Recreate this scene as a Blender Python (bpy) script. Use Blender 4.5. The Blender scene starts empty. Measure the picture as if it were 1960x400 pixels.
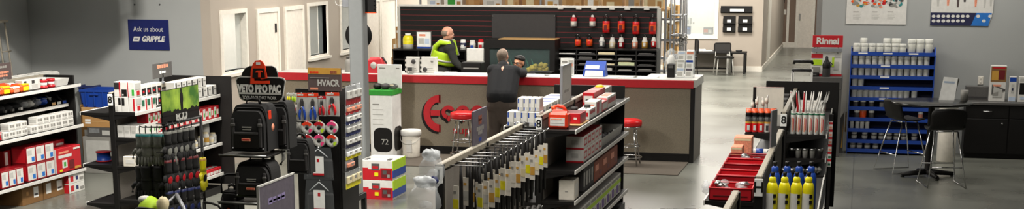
import bpy, bmesh, math, random
from mathutils import Vector, Matrix
random.seed(7)
PI = math.pi
SC = bpy.context.scene
COL = SC.collection
# ---------------------------------------------------------------- camera
F, CX, CY, H = 2750.0, 980.0, 517.0, 2.9          # focal length and principal point in pixels of a 1960x400 frame
PIT = math.atan(607 / F); YAW = math.atan(675 * math.cos(PIT) / F)
cam_d = bpy.data.cameras.new('camera'); cam = bpy.data.objects.new('camera', cam_d); COL.objects.link(cam)
cam.location = (0, 0, H); cam.rotation_euler = (PI / 2 - PIT, 0, YAW)
cam_d.sensor_fit = 'HORIZONTAL'; cam_d.sensor_width = 36; cam_d.lens = F / 1960 * 36
cam_d.shift_y = (CY - 200) / 1960; cam_d.clip_end = 200
SC.camera = cam
# ---------------------------------------------------------------- light and exposure
SC.view_settings.view_transform = 'Standard'; SC.view_settings.look = 'None'
SC.view_settings.gamma = 1; SC.view_settings.use_curve_mapping = False
SC.view_settings.exposure = 0.0
W = bpy.data.worlds.new('world'); SC.world = W; W.use_nodes = True
W.node_tree.nodes['Background'].inputs[0].default_value = (0.75, 0.8, 0.85, 1)
W.node_tree.nodes['Background'].inputs[1].default_value = 0.05
def lamp(name, loc, sx, sy, power, col=(1, 0.955, 0.885), rot=(0, 0, 0), spread=PI):
    d = bpy.data.lights.new(name, 'AREA'); d.shape = 'RECTANGLE'; d.size = sx; d.size_y = sy
    d.energy = power; d.color = col; d.spread = spread
    o = bpy.data.objects.new(name, d); o.location = loc; o.rotation_euler = rot; COL.objects.link(o); return o
lamp('ceiling_light_counter', (-5.2, 20.0, 4.25), 5.5, 1.2, 310)
lamp('ceiling_light_warehouse', (-5.5, 28.0, 4.25), 5.0, 3.0, 560)
lamp('ceiling_light_office', (-3.6, 33.5, 4.25), 3.0, 2.0, 440)
lamp('ceiling_light_corridor', (-1.45, 41.0, 4.25), 1.2, 4.0, 210)
lamp('ceiling_light_passage', (-1.5, 27.0, 4.25), 1.2, 4.0, 230)
lamp('ceiling_light_left', (-7.2, 12.0, 4.25), 2.5, 3.5, 190)
lamp('ceiling_light_middle', (-3.0, 12.5, 4.25), 1.5, 4.5, 260)
lamp('ceiling_light_aisle', (-1.0, 9.0, 4.25), 1.5, 3.0, 150)
lamp('ceiling_light_right', (1.4, 20.6, 4.25), 2.6, .6, 92)
lamp('wall_washer_left', (-7.0, 13.6, 4.2), .4, .3, 150, rot=(.62, 0, .55), spread=2.2)
lamp('side_room_light', (-9.9, 22.5, 3.4), 1.2, 7.0, 330)
# ---------------------------------------------------------------- pixel <-> place helpers
FW = Vector((-math.sin(YAW) * math.cos(PIT), math.cos(YAW) * math.cos(PIT), -math.sin(PIT)))
RT = Vector((math.cos(YAW), math.sin(YAW), 0)); UP = RT.cross(FW)
CAM = Vector((0, 0, H))
def ray(u, v): return FW * F + RT * (u - CX) - UP * (v - CY)
def PZ(u, v, z=0.0): d = ray(u, v); return CAM + d * ((z - H) / d.z)
def PY(u, v, y): d = ray(u, v); return CAM + d * (y / d.y)
def PX(u, v, x): d = ray(u, v); return CAM + d * (x / d.x)
def proj(x, y, z):
    q = Vector((x, y, z)) - CAM; w = q.dot(FW)
    return CX + F * q.dot(RT) / w, CY - F * q.dot(UP) / w
def XU(u, y, z):                                   # x at which (x,y,z) shows in column u
    lo, hi = -40.0, 20.0
    for _ in range(50):
        m = (lo + hi) / 2
        if proj(m, y, z)[0] < u: lo = m
        else: hi = m
    return m
def YU(u, x, z):                                   # depth at which (x,y,z) shows in column u (x<0: deeper is further right)
    lo, hi = 3.0, 60.0
    for _ in range(50):
        m = (lo + hi) / 2
        if proj(x, m, z)[0] < u: lo = m
        else: hi = m
    return m
def ZV(v, x, y):                                   # height at which (x,y,z) shows in row v
    lo, hi = -3.0, 8.0
    for _ in range(50):
        m = (lo + hi) / 2
        if proj(x, y, m)[1] > v: lo = m
        else: hi = m
    return m
# ---------------------------------------------------------------- materials
def s2l(c): return tuple(((x / 255) / 12.92 if x / 255 <= 0.04045 else ((x / 255 + 0.055) / 1.055) ** 2.4) for x in c)
MATS = {}
def mat(name, rgb, rough=0.55, metal=0.0, var=0.06, scale=18.0, emit=0.0, alpha=1.0, trans=0.0, bump=0.0, spec=0.5):
    m = bpy.data.materials.new(name); m.use_nodes = True; nt = m.node_tree; b = nt.nodes['Principled BSDF']
    c = s2l(rgb)
    tc = nt.nodes.new('ShaderNodeTexCoord'); nz = nt.nodes.new('ShaderNodeTexNoise'); nz.inputs['Scale'].default_value = scale
    nz.inputs['Detail'].default_value = 4
    nt.links.new(tc.outputs['Object'], nz.inputs['Vector'])
    r = nt.nodes.new('ShaderNodeValToRGB'); nt.links.new(nz.outputs['Fac'], r.inputs[0])
    r.color_ramp.elements[0].position = 0.3; r.color_ramp.elements[1].position = 0.7
    r.color_ramp.elements[0].color = tuple(x * (1 - var) for x in c) + (1,)
    r.color_ramp.elements[1].color = tuple(min(1, x * (1 + var)) for x in c) + (1,)
    nt.links.new(r.outputs[0], b.inputs['Base Color'])
    b.inputs['Roughness'].default_value = rough; b.inputs['Metallic'].default_value = metal
    b.inputs['Specular IOR Level'].default_value = spec
    if emit:
        nt.links.new(r.outputs[0], b.inputs['Emission Color']); b.inputs['Emission Strength'].default_value = emit
    if alpha < 1: b.inputs['Alpha'].default_value = alpha
    if trans: b.inputs['Transmission Weight'].default_value = trans; b.inputs['IOR'].default_value = 1.2
    if bump:
        bp = nt.nodes.new('ShaderNodeBump'); bp.inputs['Strength'].default_value = bump
        nt.links.new(nz.outputs['Fac'], bp.inputs['Height']); nt.links.new(bp.outputs[0], b.inputs['Normal'])
    MATS[name] = m; return m
for n, c, kw in [
    ('black', (19, 17, 16), dict(rough=0.5, spec=0.3)), ('black_soft', (20, 19, 19), dict(rough=0.8, bump=0.2)), ('film', (160, 165, 168), dict(rough=0.15, alpha=0.08)), ('clear_white', (226, 230, 232), dict(rough=0.25, alpha=0.6, var=0.2, scale=30)), ('black_gloss', (14, 13, 13), dict(rough=0.22)),
    ('char', (52, 50, 50), dict(rough=0.7)), ('grey_dark', (78, 76, 74), {}), ('grey', (140, 138, 132), {}), ('grey_light', (185, 184, 178), {}),
    ('white', (214, 212, 206), {}), ('white_warm', (216, 210, 197), {}), ('paper', (238, 238, 234), dict(rough=0.7)),
    ('red', (186, 22, 34), dict(rough=0.42)), ('red_deep', (140, 16, 26), dict(rough=0.35)), ('red_dark', (104, 14, 20), {}), ('red_bright', (214, 30, 34), dict(rough=0.3)),
    ('orange', (232, 84, 26), dict(rough=0.4)), ('orange_red', (222, 60, 28), dict(rough=0.4)), ('salmon', (222, 142, 112), dict(var=0.22, scale=70)), ('yellow', (226, 214, 22), dict(rough=0.35)),
    ('gold', (196, 148, 60), {}), ('lime', (178, 214, 32), dict(rough=0.6)), ('green', (44, 156, 48), {}), ('green_dark', (24, 96, 66), {}), ('teal', (40, 130, 130), {}),
    ('blue', (24, 66, 156), dict(rough=0.4)), ('blue_dark', (26, 38, 92), {}), ('blue_sky', (34, 110, 190), {}), ('navy', (32, 34, 70), {}), ('purple', (98, 60, 140), {}), ('pink', (228, 60, 120), {}),
    ('cardboard', (176, 132, 78), dict(rough=0.8)), ('cardboard_dark', (128, 92, 50), dict(rough=0.8)), ('wood', (190, 150, 96), dict(scale=6)),
    ('chrome', (205, 205, 205), dict(rough=0.18, metal=1.0)), ('steel', (160, 160, 158), dict(rough=0.35, metal=1.0)), ('steel_grey', (150, 152, 156), dict(rough=0.45, metal=0.6)),
    ('wall_grey', (162, 164, 162), dict(rough=0.85, scale=3, var=0.02)), ('wall_tan', (174, 163, 150), dict(rough=0.85, scale=3, var=0.02)), ('wall_taupe', (128, 108, 94), dict(rough=0.85, scale=3, var=0.03)),
    ('trim_white', (232, 226, 214), dict(rough=0.5)), ('door_white', (230, 222, 210), dict(rough=0.5)), ('ceil', (190, 190, 186), dict(rough=0.9)),
    ('laminate', (134, 124, 106), dict(rough=0.55, scale=120, var=0.16)), ('panel_grey', (120, 114, 106), dict(rough=0.75, scale=90, var=0.1)), ('rail', (150, 142, 126), dict(rough=0.5)),
    ('mat_dark', (92, 84, 74), dict(rough=0.95, scale=150, var=0.3)), ('peg', (158, 158, 152), dict(rough=0.7)), ('col_grey', (134, 137, 137), dict(rough=0.5, var=0.03)),
    ('skin', (206, 150, 124), dict(rough=0.5)), ('skin_warm', (198, 138, 104), dict(rough=0.5)), ('hair_grey', (128, 112, 98), dict(rough=0.8, scale=80, var=0.25)), ('hair_black', (22, 18, 17), dict(rough=0.6)),
    ('cloth_black', (15, 16, 20), dict(rough=0.9, bump=0.25, scale=30)), ('cloth_dark', (36, 37, 34), dict(rough=0.9, bump=0.25, scale=30)), ('cloth_taupe', (74, 64, 57), dict(rough=0.9, bump=0.3, scale=30)),
    ('glove_grey', (126, 126, 119), dict(rough=0.9, var=0.2, scale=40)), ('brown_sign', (84, 70, 68), {}), ('purple_grey', (92, 86, 96), dict(scale=30, var=0.12)), ('cream', (222, 208, 168), {}),
    ('glass', (225, 235, 235), dict(rough=0.05, alpha=0.16)), ('clear', (226, 230, 232), dict(rough=0.2, alpha=0.22, var=0.2, scale=30)), ('smoke', (60, 60, 60), dict(rough=0.2, alpha=0.6)),
    ('jar', (206, 206, 196), dict(rough=0.45)), ('jar_lid', (228, 228, 220), dict(rough=0.5)), ('light_on', (255, 250, 238), dict(emit=2.2)), ('screen', (190, 205, 225), dict(rough=0.3)),
    ('coral', (150, 130, 36), dict(rough=0.7, var=0.3)), ('water', (7, 36, 34), dict(rough=0.3, var=0.7, scale=9)), ('brick', (142, 74, 50), dict(rough=0.75)), ('lime_pale', (206, 214, 170), {}), ('tank_glass', (200, 230, 225), dict(rough=0.02, alpha=0.04)), ('stone', (88, 86, 84), dict(rough=0.4, scale=140, var=0.35)), ('blue_sign', (14, 26, 92), dict(rough=0.4)), ('purple_light', (140, 128, 170), {}), ('kraft', (206, 164, 104), dict(rough=0.8)), ('rock', (52, 66, 56), dict(rough=0.9, var=0.3)),
    ('reflective', (196, 196, 186), dict(rough=0.35)), ('mesh_black', (40, 38, 38), dict(rough=0.7, alpha=0.8)),
]: mat(n, c, **kw)
def floor_mat():
    m = bpy.data.materials.new('polished_concrete'); m.use_nodes = True; nt = m.node_tree; b = nt.nodes['Principled BSDF']
    tc = nt.nodes.new('ShaderNodeTexCoord'); n1 = nt.nodes.new('ShaderNodeTexNoise'); n1.inputs['Scale'].default_value = 0.9; n1.inputs['Detail'].default_value = 3; n1.inputs['Roughness'].default_value = 0.5
    nt.links.new(tc.outputs['Object'], n1.inputs['Vector'])
    r = nt.nodes.new('ShaderNodeValToRGB'); nt.links.new(n1.outputs['Fac'], r.inputs[0])
    r.color_ramp.elements[0].position = 0.25; r.color_ramp.elements[1].position = 0.75
    r.color_ramp.elements[0].color = s2l((98, 99, 92)) + (1,); r.color_ramp.elements[1].color = s2l((126, 127, 118)) + (1,)
    br = nt.nodes.new('ShaderNodeTexBrick'); br.inputs['Scale'].default_value = 1.0; br.inputs['Mortar Size'].default_value = 0.006
    br.inputs['Brick Width'].default_value = 4.0; br.inputs['Row Height'].default_value = 4.0; br.offset = 0
    nt.links.new(tc.outputs['Object'], br.inputs['Vector'])
    mx = nt.nodes.new('ShaderNodeMixRGB'); mx.blend_type = 'MULTIPLY'
    nt.links.new(br.outputs['Fac'], mx.inputs[0]); nt.links.new(r.outputs[0], mx.inputs[1]); mx.inputs[2].default_value = (0.6, 0.6, 0.6, 1)
    nt.links.new(mx.outputs[0], b.inputs['Base Color'])
    r2 = nt.nodes.new('ShaderNodeMapRange'); r2.inputs['To Min'].default_value = 0.2; r2.inputs['To Max'].default_value = 0.38
    nt.links.new(n1.outputs['Fac'], r2.inputs['Value']); nt.links.new(r2.outputs[0], b.inputs['Roughness'])
    MATS['floor'] = m
floor_mat()
# ---------------------------------------------------------------- mesh builder
class MB:
    def __init__(s): s.bm = bmesh.new(); s.mats = []
    def mi(s, m):
        if m not in s.mats: s.mats.append(m)
        return s.mats.index(m)
    def add(s, verts, faces, m, smooth=False, M=None):
        vs = [s.bm.verts.new(M @ Vector(v) if M else v) for v in verts]; k = s.mi(m); out = []
        for f in faces:
            try: q = s.bm.faces.new([vs[i] for i in f])
            except ValueError: continue
            q.material_index = k; q.smooth = smooth; out.append(q)
        return out
    def box(s, c, d, m, rz=0, bev=0.0, faces=None, M=None):
        x, y, z = d[0] / 2, d[1] / 2, d[2] / 2
        T = Matrix.Translation(c) @ Matrix.Rotation(rz, 4, 'Z')
        if M: T = T @ M
        if bev > 0:                                 # chamfered box
            b = min(bev, x * .9, y * .9, z * .9); v = []; f = []
            idx = {}
            for sx in (-1, 1):
                for sy in (-1, 1):
                    for sz in (-1, 1):
                        for a in range(3):
                            p = [sx * (x - (b if a != 0 else 0)), sy * (y - (b if a != 1 else 0)), sz * (z - (b if a != 2 else 0))]
                            idx[(sx, sy, sz, a)] = len(v); v.append(p)
            for a in range(3):
                o = [i for i in range(3) if i != a]
                for sg in (-1, 1):
                    q = []
                    for (p1, p2) in ((-1, -1), (1, -1), (1, 1), (-1, 1)):
                        t = [0, 0, 0]; t[a] = sg; t[o[0]] = p1; t[o[1]] = p2; q.append(idx[tuple(t) + (a,)])
                    f.append(q)
            for a in range(3):                      # edges along axis a
                o = [i for i in range(3) if i != a]
                for p1 in (-1, 1):
                    for p2 in (-1, 1):
                        t0 = [0, 0, 0]; t0[a] = -1; t0[o[0]] = p1; t0[o[1]] = p2; t1 = list(t0); t1[a] = 1
                        f.append([idx[tuple(t0) + (o[0],)], idx[tuple(t1) + (o[0],)], idx[tuple(t1) + (o[1],)], idx[tuple(t0) + (o[1],)]])
            for sx in (-1, 1):
                for sy in (-1, 1):
                    for sz in (-1, 1): f.append([idx[(sx, sy, sz, a)] for a in range(3)])
            qs = s.add(v, f, m, False, T)
            if faces:
                for key, mm in faces.items():
                    i = {'L': 0, 'R': 1, 'F': 2, 'B': 3, 'D': 4, 'T': 5}[key]
                    if i < len(qs): qs[i].material_index = s.mi(mm)
            return
        v = [(-x, -y, -z), (x, -y, -z), (x, y, -z), (-x, y, -z), (-x, -y, z), (x, -y, z), (x, y, z), (-x, y, z)]
        f = {'L': (0, 4, 7, 3), 'R': (1, 2, 6, 5), 'F': (0, 1, 5, 4), 'B': (2, 3, 7, 6), 'D': (0, 3, 2, 1), 'T': (4, 5, 6, 7)}
        vs = [s.bm.verts.new(T @ Vector(p)) for p in v]
        for key, q in f.items():
            fc = s.bm.faces.new([vs[i] for i in q]); fc.material_index = s.mi((faces or {}).get(key, m))
    def b2(s, a, b, m, **k):                        # box from two corners
        s.box([(a[i] + b[i]) / 2 for i in range(3)], [abs(a[i] - b[i]) for i in range(3)], m, **k)
    def lathe(s, prof, c, m, n=14, M=None, arc=None):   # prof: (r,z) or (r,z,mat-of-the-band-below)
        rings = []
        T = Matrix.Translation(c)
        if M: T = T @ M
        for p in prof:
            rings.append([s.bm.verts.new(T @ Vector((p[0] * math.cos(2 * PI * i / n), p[0] * math.sin(2 * PI * i / n), p[1]))) for i in range(n)])
        for k in range(len(rings) - 1):
            mm = s.mi(prof[k + 1][2] if len(prof[k + 1]) > 2 else m)
            for i in range(n):
                q = s.bm.faces.new([rings[k][i], rings[k][(i + 1) % n], rings[k + 1][(i + 1) % n], rings[k + 1][i]]); q.material_index = mm; q.smooth = True
        for ring, rev in ((rings[0], True), (rings[-1], False)):
            q = s.bm.faces.new(ring[::-1] if rev else ring); q.material_index = s.mi(prof[-1][2] if (not rev and len(prof[-1]) > 2) else m)
    def tube(s, pts, r, m, n=8, closed=False):
        pts = [Vector(p) for p in pts]; rings = []; N = len(pts)
        for i, p in enumerate(pts):
            if closed: t = pts[(i + 1) % N] - pts[i - 1]
            else: t = pts[min(i + 1, N - 1)] - pts[max(i - 1, 0)]
            t.normalize(); a = Vector((0, 0, 1)) if abs(t.z) < .95 else Vector((1, 0, 0))
            u = t.cross(a).normalized(); w = t.cross(u)
            rr = r[i] if isinstance(r, (list, tuple)) else r
            rings.append([s.bm.verts.new(p + u * rr * math.cos(2 * PI * k / n) + w * rr * math.sin(2 * PI * k / n)) for k in range(n)])
        k_ = s.mi(m)
        for i in range(N if closed else N - 1):
            A = rings[i]; B = rings[(i + 1) % N]
            for k in range(n):
                q = s.bm.faces.new([A[k], B[k], B[(k + 1) % n], A[(k + 1) % n]]); q.material_index = k_; q.smooth = True
        if not closed:
            for R_ in (rings[0], rings[-1][::-1]):
                q = s.bm.faces.new(R_); q.material_index = k_
    def prism(s, pts, d, m, M=None, m2=None):       # polygon in local xz, extruded along +y by d (front face at y=0)
        n = len(pts); T = M or Matrix.Identity(4)
        a = [s.bm.verts.new(T @ Vector((p[0], 0, p[1]))) for p in pts]; b = [s.bm.verts.new(T @ Vector((p[0], d, p[1]))) for p in pts]
        k = s.mi(m); k2 = s.mi(m2 or m)
        q = s.bm.faces.new(a); q.material_index = k
        q = s.bm.faces.new(b[::-1]); q.material_index = k2
        for i in range(n):
            q = s.bm.faces.new([a[i], b[i], b[(i + 1) % n], a[(i + 1) % n]]); q.material_index = k2
    def blob(s, c, r, m, M=None, seg=12, rings=8, jit=0.0, rnd=None):
        T = Matrix.Translation(c)
        if M: T = T @ M
        v = []; f = []
        for i in range(rings + 1):
            th = PI * i / rings
            for j in range(seg):
                ph = 2 * PI * j / seg; k = 1 + (rnd.uniform(-jit, jit) if rnd else 0)
                v.append((r[0] * k * math.sin(th) * math.cos(ph), r[1] * k * math.sin(th) * math.sin(ph), r[2] * k * math.cos(th)))
        for i in range(rings):
            for j in range(seg):
                f.append((i * seg + j, (i + 1) * seg + j, (i + 1) * seg + (j + 1) % seg, i * seg + (j + 1) % seg))
        s.add(v, f, m, True, T)
    def build(s, name, parent=None, loc=(0, 0, 0), rz=0):
        bmesh.ops.remove_doubles(s.bm, verts=s.bm.verts, dist=1e-5)
        bmesh.ops.dissolve_degenerate(s.bm, edges=s.bm.edges, dist=1e-6)
        bmesh.ops.recalc_face_normals(s.bm, faces=s.bm.faces)
        me = bpy.data.meshes.new(name); s.bm.to_mesh(me); s.bm.free()
        for m in s.mats: me.materials.append(MATS[m])
        o = bpy.data.objects.new(name, me); COL.objects.link(o); o.location = loc; o.rotation_euler = (0, 0, rz)
        if parent: o.parent = parent
        return o
def tag(o, label, cat, group=None, kind=None):
    o['label'] = label; o['category'] = cat
    if group: o['group'] = group
    if kind: o['kind'] = kind
    return o
def empty(name, loc, label, cat, group=None, rz=0):
    o = bpy.data.objects.new(name, None); COL.objects.link(o); o.location = loc; o.rotation_euler = (0, 0, rz); o.empty_display_size = .1
    return tag(o, label, cat, group)
def struct(mb, name, **k):
    o = mb.build(name, **k); o['kind'] = 'structure'; return o
def dup(o, loc=None, rz=None, label=None, group=None, parent=None):
    c = o.copy(); COL.objects.link(c)
    if parent: c.parent = parent
    if loc is not None: c.location = loc
    if rz is not None: c.rotation_euler = (0, 0, rz)
    if label: c['label'] = label
    if group: c['group'] = group
    for ch in o.children: dup(ch, parent=c)
    return c
def text(body, name, parent, loc, size, m, rot=(PI / 2, 0, 0), depth=0.001, align='CENTER', width=None, shear=0.0, bold=0.0):
    cu = bpy.data.curves.new(name, 'FONT'); cu.body = body; cu.size = size; cu.extrude = depth; cu.align_x = align; cu.align_y = 'CENTER'; cu.shear = shear; cu.offset = bold
    t = bpy.data.objects.new(name, cu); COL.objects.link(t)
    dg = bpy.context.evaluated_depsgraph_get(); me = bpy.data.meshes.new_from_object(t.evaluated_get(dg))
    bpy.data.objects.remove(t); bpy.data.curves.remove(cu)
    if width:
        w = max(v.co.x for v in me.vertices) - min(v.co.x for v in me.vertices)
        for v in me.vertices: v.co.x *= width / w
    me.materials.clear(); me.materials.append(MATS[m]); me.name = name
    o = bpy.data.objects.new(name, me); COL.objects.link(o); o.parent = parent; o.location = loc; o.rotation_euler = rot
    return o
ORD = ['first', 'second', 'third', 'fourth', 'fifth', 'sixth', 'seventh', 'eighth', 'ninth', 'tenth', 'eleventh', 'twelfth', 'thirteenth', 'fourteenth', 'fifteenth', 'sixteenth', 'seventeenth', 'eighteenth', 'nineteenth', 'twentieth']
def dashes(name, parent, x0, x1, y, z, h, m, n=5, gap=.22, axis='x', d=.0012, seed=1):
    # a line of lettering too small to read: a row of short uneven marks
    rr = random.Random(seed); mb = MB(); w = (x1 - x0) / n
    for k in range(n):
        a, b = x0 + w * k, x0 + w * (k + 1 - gap * rr.random() - .08); hh = h * (.75 + .25 * rr.random())
        if axis == 'x': mb.b2((a, y - d, z - hh / 2), (b, y, z + hh / 2), m)
        else: mb.b2((y, a, z - hh / 2), (y + d, b, z + hh / 2), m)
    return mb.build(name, parent=parent)
# a carton with printed faces.  decals: (face, u0, u1, v0, v1, material), u/v as fractions of that face
def decal(mb, d, face, u0, u1, v0, v1, m, t=0.0012):
    x, y, z = d
    if face in 'FB':
        s = -1 if face == 'F' else 1
        mb.b2((-x / 2 + u0 * x, s * y / 2, v0 * z), (-x / 2 + u1 * x, s * (y / 2 + t), v1 * z), m)
    elif face in 'RL':
        s = 1 if face == 'R' else -1
        mb.b2((s * x / 2, -y / 2 + u0 * y, v0 * z), (s * (x / 2 + t), -y / 2 + u1 * y, v1 * z), m)
    else:
        mb.b2((-x / 2 + u0 * x, -y / 2 + v0 * y, z), (-x / 2 + u1 * x, -y / 2 + v1 * y, z + t), m)
def carton(name, label, cat, loc, d, m, faces=None, decals=(), group=None, rz=0, bev=0.004, seam=None):
    mb = MB(); mb.box((0, 0, d[2] / 2), d, m, bev=bev, faces=faces)
    for i, q in enumerate(decals): decal(mb, d, *q, **({} if len(q) > 6 else {'t': .001 + .0008 * i}))
    if seam: decal(mb, d, 'T', 0.0, 1.0, 0.48, 0.52, seam, 0.0008)
    return tag(mb.build(name, loc=loc, rz=rz), label, cat, group)
# ================================================================ SETTING
TX = -8.47          # face of the tan side wall
def simple_struct(name, a, b, m, **k):
    mb = MB(); mb.b2(a, b, m, **k); return struct(mb, name)
simple_struct('floor', (-14, -4, -0.12), (8, 50, 0), 'floor')
simple_struct('ceiling', (-14, -4, 4.5), (8, 50, 4.6), 'ceil')
simple_struct('wall_front', (-14, -4.2, 0), (8, -4, 4.5), 'wall_grey')
simple_struct('wall_left', (-11.35, -4, 0), (-11.2, 18.2, 4.5), 'wall_grey')
simple_struct('wall_left_far', (-11.35, 18.03, 0), (TX - 0.14, 18.2, 4.5), 'wall_grey')
# side wall with three window openings
WZ0, WZ1 = 1.30, 2.08
WIN = [(18.36, 19.14), (21.58, 22.36), (23.05, 24.05)]
mb = MB()
mb.b2((TX - .14, 18.03, 0), (TX, 30, WZ0), 'wall_tan'); mb.b2((TX - .14, 18.03, WZ1), (TX, 30, 4.5), 'wall_tan')
ys = [18.03] + [y for w in WIN for y in w] + [30]
for i in range(0, len(ys), 2): mb.b2((TX - .14, ys[i], WZ0), (TX, ys[i + 1], WZ1), 'wall_tan')
struct(mb, 'wall_side')
for i, (y0, y1) in enumerate(WIN):
    mb = MB(); t = .055
    for a, b in (((y0 - t, WZ0 - t), (y1 + t, WZ0)), ((y0 - t, WZ1), (y1 + t, WZ1 + t)), ((y0 - t, WZ0), (y0, WZ1)), ((y1, WZ0), (y1 + t, WZ1))):
        mb.b2((TX - .15, a[0], a[1]), (TX + .02, b[0], b[1]), 'trim_white')
    mb.b2((TX - .02, y0 - t - .03, WZ0 - t - .02), (TX + .05, y1 + t + .03, WZ0 - t + .02), 'trim_white')
    w = struct(mb, 'window_%d' % (i + 1))
    mb = MB(); mb.b2((TX - .075, y0, WZ0), (TX - .067, y1, WZ1), 'glass'); mb.build('pane', parent=w)
# the rooms seen through those windows
mb = MB(); mb.b2((-11.2, 18.2, 0), (-11.1, 30, 4.5), 'white'); mb.b2((-11.1, 18.2, 3.6), (TX - .14, 30, 3.7), 'white')
mb.b2((-11.1, 29.9, 0), (TX - .14, 30, 3.6), 'white')
struct(mb, 'wall_inner')
# doors of the side wall
for i, (y0, y1) in enumerate([(19.58, 20.28), (20.62, 21.28), (24.35, 25.0), (25.15, 25.95)]):
    mb = MB(); t = .06
    mb.b2((TX, y0 - t, 0), (TX + .03, y0, 2.05 + t), 'trim_white'); mb.b2((TX, y1, 0), (TX + .03, y1 + t, 2.05 + t), 'trim_white'); mb.b2((TX, y0, 2.05), (TX + .03, y1, 2.05 + t), 'trim_white')
    mb.b2((TX, y0 + .004, 0.01), (TX + .014, y1 - .004, 2.045), 'door_white')
    d = struct(mb, 'door_%d' % (i + 1))
    mb = MB()
    if i == 0:
        for z in (1.0, 1.75): mb.b2((TX + .012, y1 - .10, z), (TX + .03, y1 - .06, z + .13), 'black')
        mb.build('hinge', parent=d)
    else:
        mb.lathe([(.028, 0), (.028, .012), (.01, .014), (.01, .04), (.026, .05), (.026, .075), (.012, .085)], (TX + .014, y1 - .07, 1.0), 'steel', n=12, M=Matrix.Rotation(PI / 2, 4, 'Y')); mb.build('door_knob', parent=d)
# far walls
BY = 36.6
ox0, ox1, oz0, oz1 = -4.9, -3.56, 0.88, 2.2      # window of the back office
mb = MB()
mb.b2((-9, BY, 0), (ox0, BY + .14, 4.5), 'wall_tan'); mb.b2((ox1, BY, 0), (-2.37, BY + .14, 4.5), 'wall_tan')
mb.b2((ox0, BY, 0), (ox1, BY + .14, oz0), 'wall_tan'); mb.b2((ox0, BY, oz1), (ox1, BY + .14, 4.5), 'wall_tan')
struct(mb, 'wall_back')
simple_struct('wall_back_left', (-9, 30, 0), (TX, BY, 4.5), 'wall_tan')
mb = MB(); t = .09
mb.b2((ox0 - t, BY - .03, oz0 - t), (ox1 + t, BY, oz0), 'trim_white'); mb.b2((ox0 - t, BY - .03, oz1), (ox1 + t, BY, oz1 + t), 'trim_white')
mb.b2((ox0 - t, BY - .03, oz0), (ox0, BY, oz1), 'trim_white'); mb.b2((ox1, BY - .03, oz0), (ox1 + t, BY, oz1), 'trim_white')
w = struct(mb, 'window_4')
mb = MB(); mb.b2((ox0, BY + .04, oz0), (ox1, BY + .05, oz1), 'glass'); mb.build('pane', parent=w)
mb = MB(); mb.b2((-6.5, 39.6, 0), (-2.5, 39.7, 4.5), 'white'); mb.b2((-6.6, BY + .14, 0), (-6.5, 39.7, 4.5), 'white'); struct(mb, 'wall_office')
lamp('office_inner_light', (-4.4, 38.2, 3.2), 2, 2, 160)
simple_struct('baseboard_back', (-9 + .6, BY - .02, 0), (-2.37, BY, .13), 'trim_white')
# corridor
EY = 46.4
simple_struct('wall_corridor_left', (-2.51, BY + .14, 0), (-2.37, EY, 4.5), 'wall_tan')
mb = MB(); mb.b2((-2.37, 38.4, 0), (-2.35, 39.6, 2.3), 'trim_white'); struct(mb, 'trim_1')
simple_struct('baseboard_corridor', (-2.37, BY, 0), (-2.345, EY, .12), 'trim_white')
u2x = lambda u: XU(u, EY, 1.0)
simple_struct('wall_end', (-3, EY, 0), (0.3, EY + .12, 4.5), 'wall_taupe')
mb = MB(); mb.b2((-3, EY - .03, 0), (u2x(1523), EY, .16), 'trim_white'); struct(mb, 'baseboard_end')
mb = MB(); a, b = u2x(1506), u2x(1511); mb.b2((a, EY - .05, 0), (b, EY, 4.4), 'trim_white')
a, b = u2x(1523), u2x(1528); mb.b2((a, EY - .05, 0), (b, EY, 4.4), 'trim_white'); a, b = u2x(1555), u2x(1560); mb.b2((a, EY - .05, 0), (b, EY, 4.4), 'trim_white'); struct(mb, 'trim_2')
mb = MB(); mb.b2((u2x(1528), EY - .03, 0), (u2x(1555), EY, 2.6), 'door_white'); d = struct(mb, 'door_5')
mb = MB(); mb.box((u2x(1531), EY - .05, .95), (.05, .04, .2), 'steel', bev=.01); mb.build('door_handle', parent=d)
mb = MB(); p = PY(1502, 23, EY - .01); mb.box(p, (.1, .012, .16), 'trim_white', bev=.004); mb.box(p + Vector((0, -.01, 0)), (.03, .012, .06), 'white'); tag(mb.build('light_switch'), 'white light switch on the taupe corridor end wall', 'light switch')
p = PY(1488, -6, EY - .02); mb = MB(); mb.box(p, (.46, .03, .36), 'black', bev=.006); mb.box(p + Vector((0, -.014, 0)), (.38, .008, .28), 'paper'); tag(mb.build('picture_frame'), 'black framed picture hung high on the corridor end wall', 'picture')
simple_struct('wall_corridor_right', (-.57, 22.24, 0), (-.43, EY, 4.5), 'wall_grey')
simple_struct('wall_right', (-.57, 22.1, 0), (8, 22.24, 4.5), 'wall_grey')
simple_struct('wall_right_side', (7.9, -4, 0), (8, 22.1, 4.5), 'wall_grey')
mb = MB(); mb.b2((XU(1560, 30, 1), 30, 0), (-.56, 30.08, 4.4), 'grey_dark'); struct(mb, 'trim_3')
# outlet on the right wall
mb = MB(); p = PY(1877, 154, 22.095); mb.box(p, (.075, .012, .12), 'trim_white', bev=.004)
for s in (-1, 1): mb.box(p + Vector((0, -.007, s * .025)), (.03, .006, .03), 'white_warm', bev=.003)
tag(mb.build('wall_outlet'), 'white wall outlet above the black cabinet on the grey wall', 'outlet')
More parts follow.
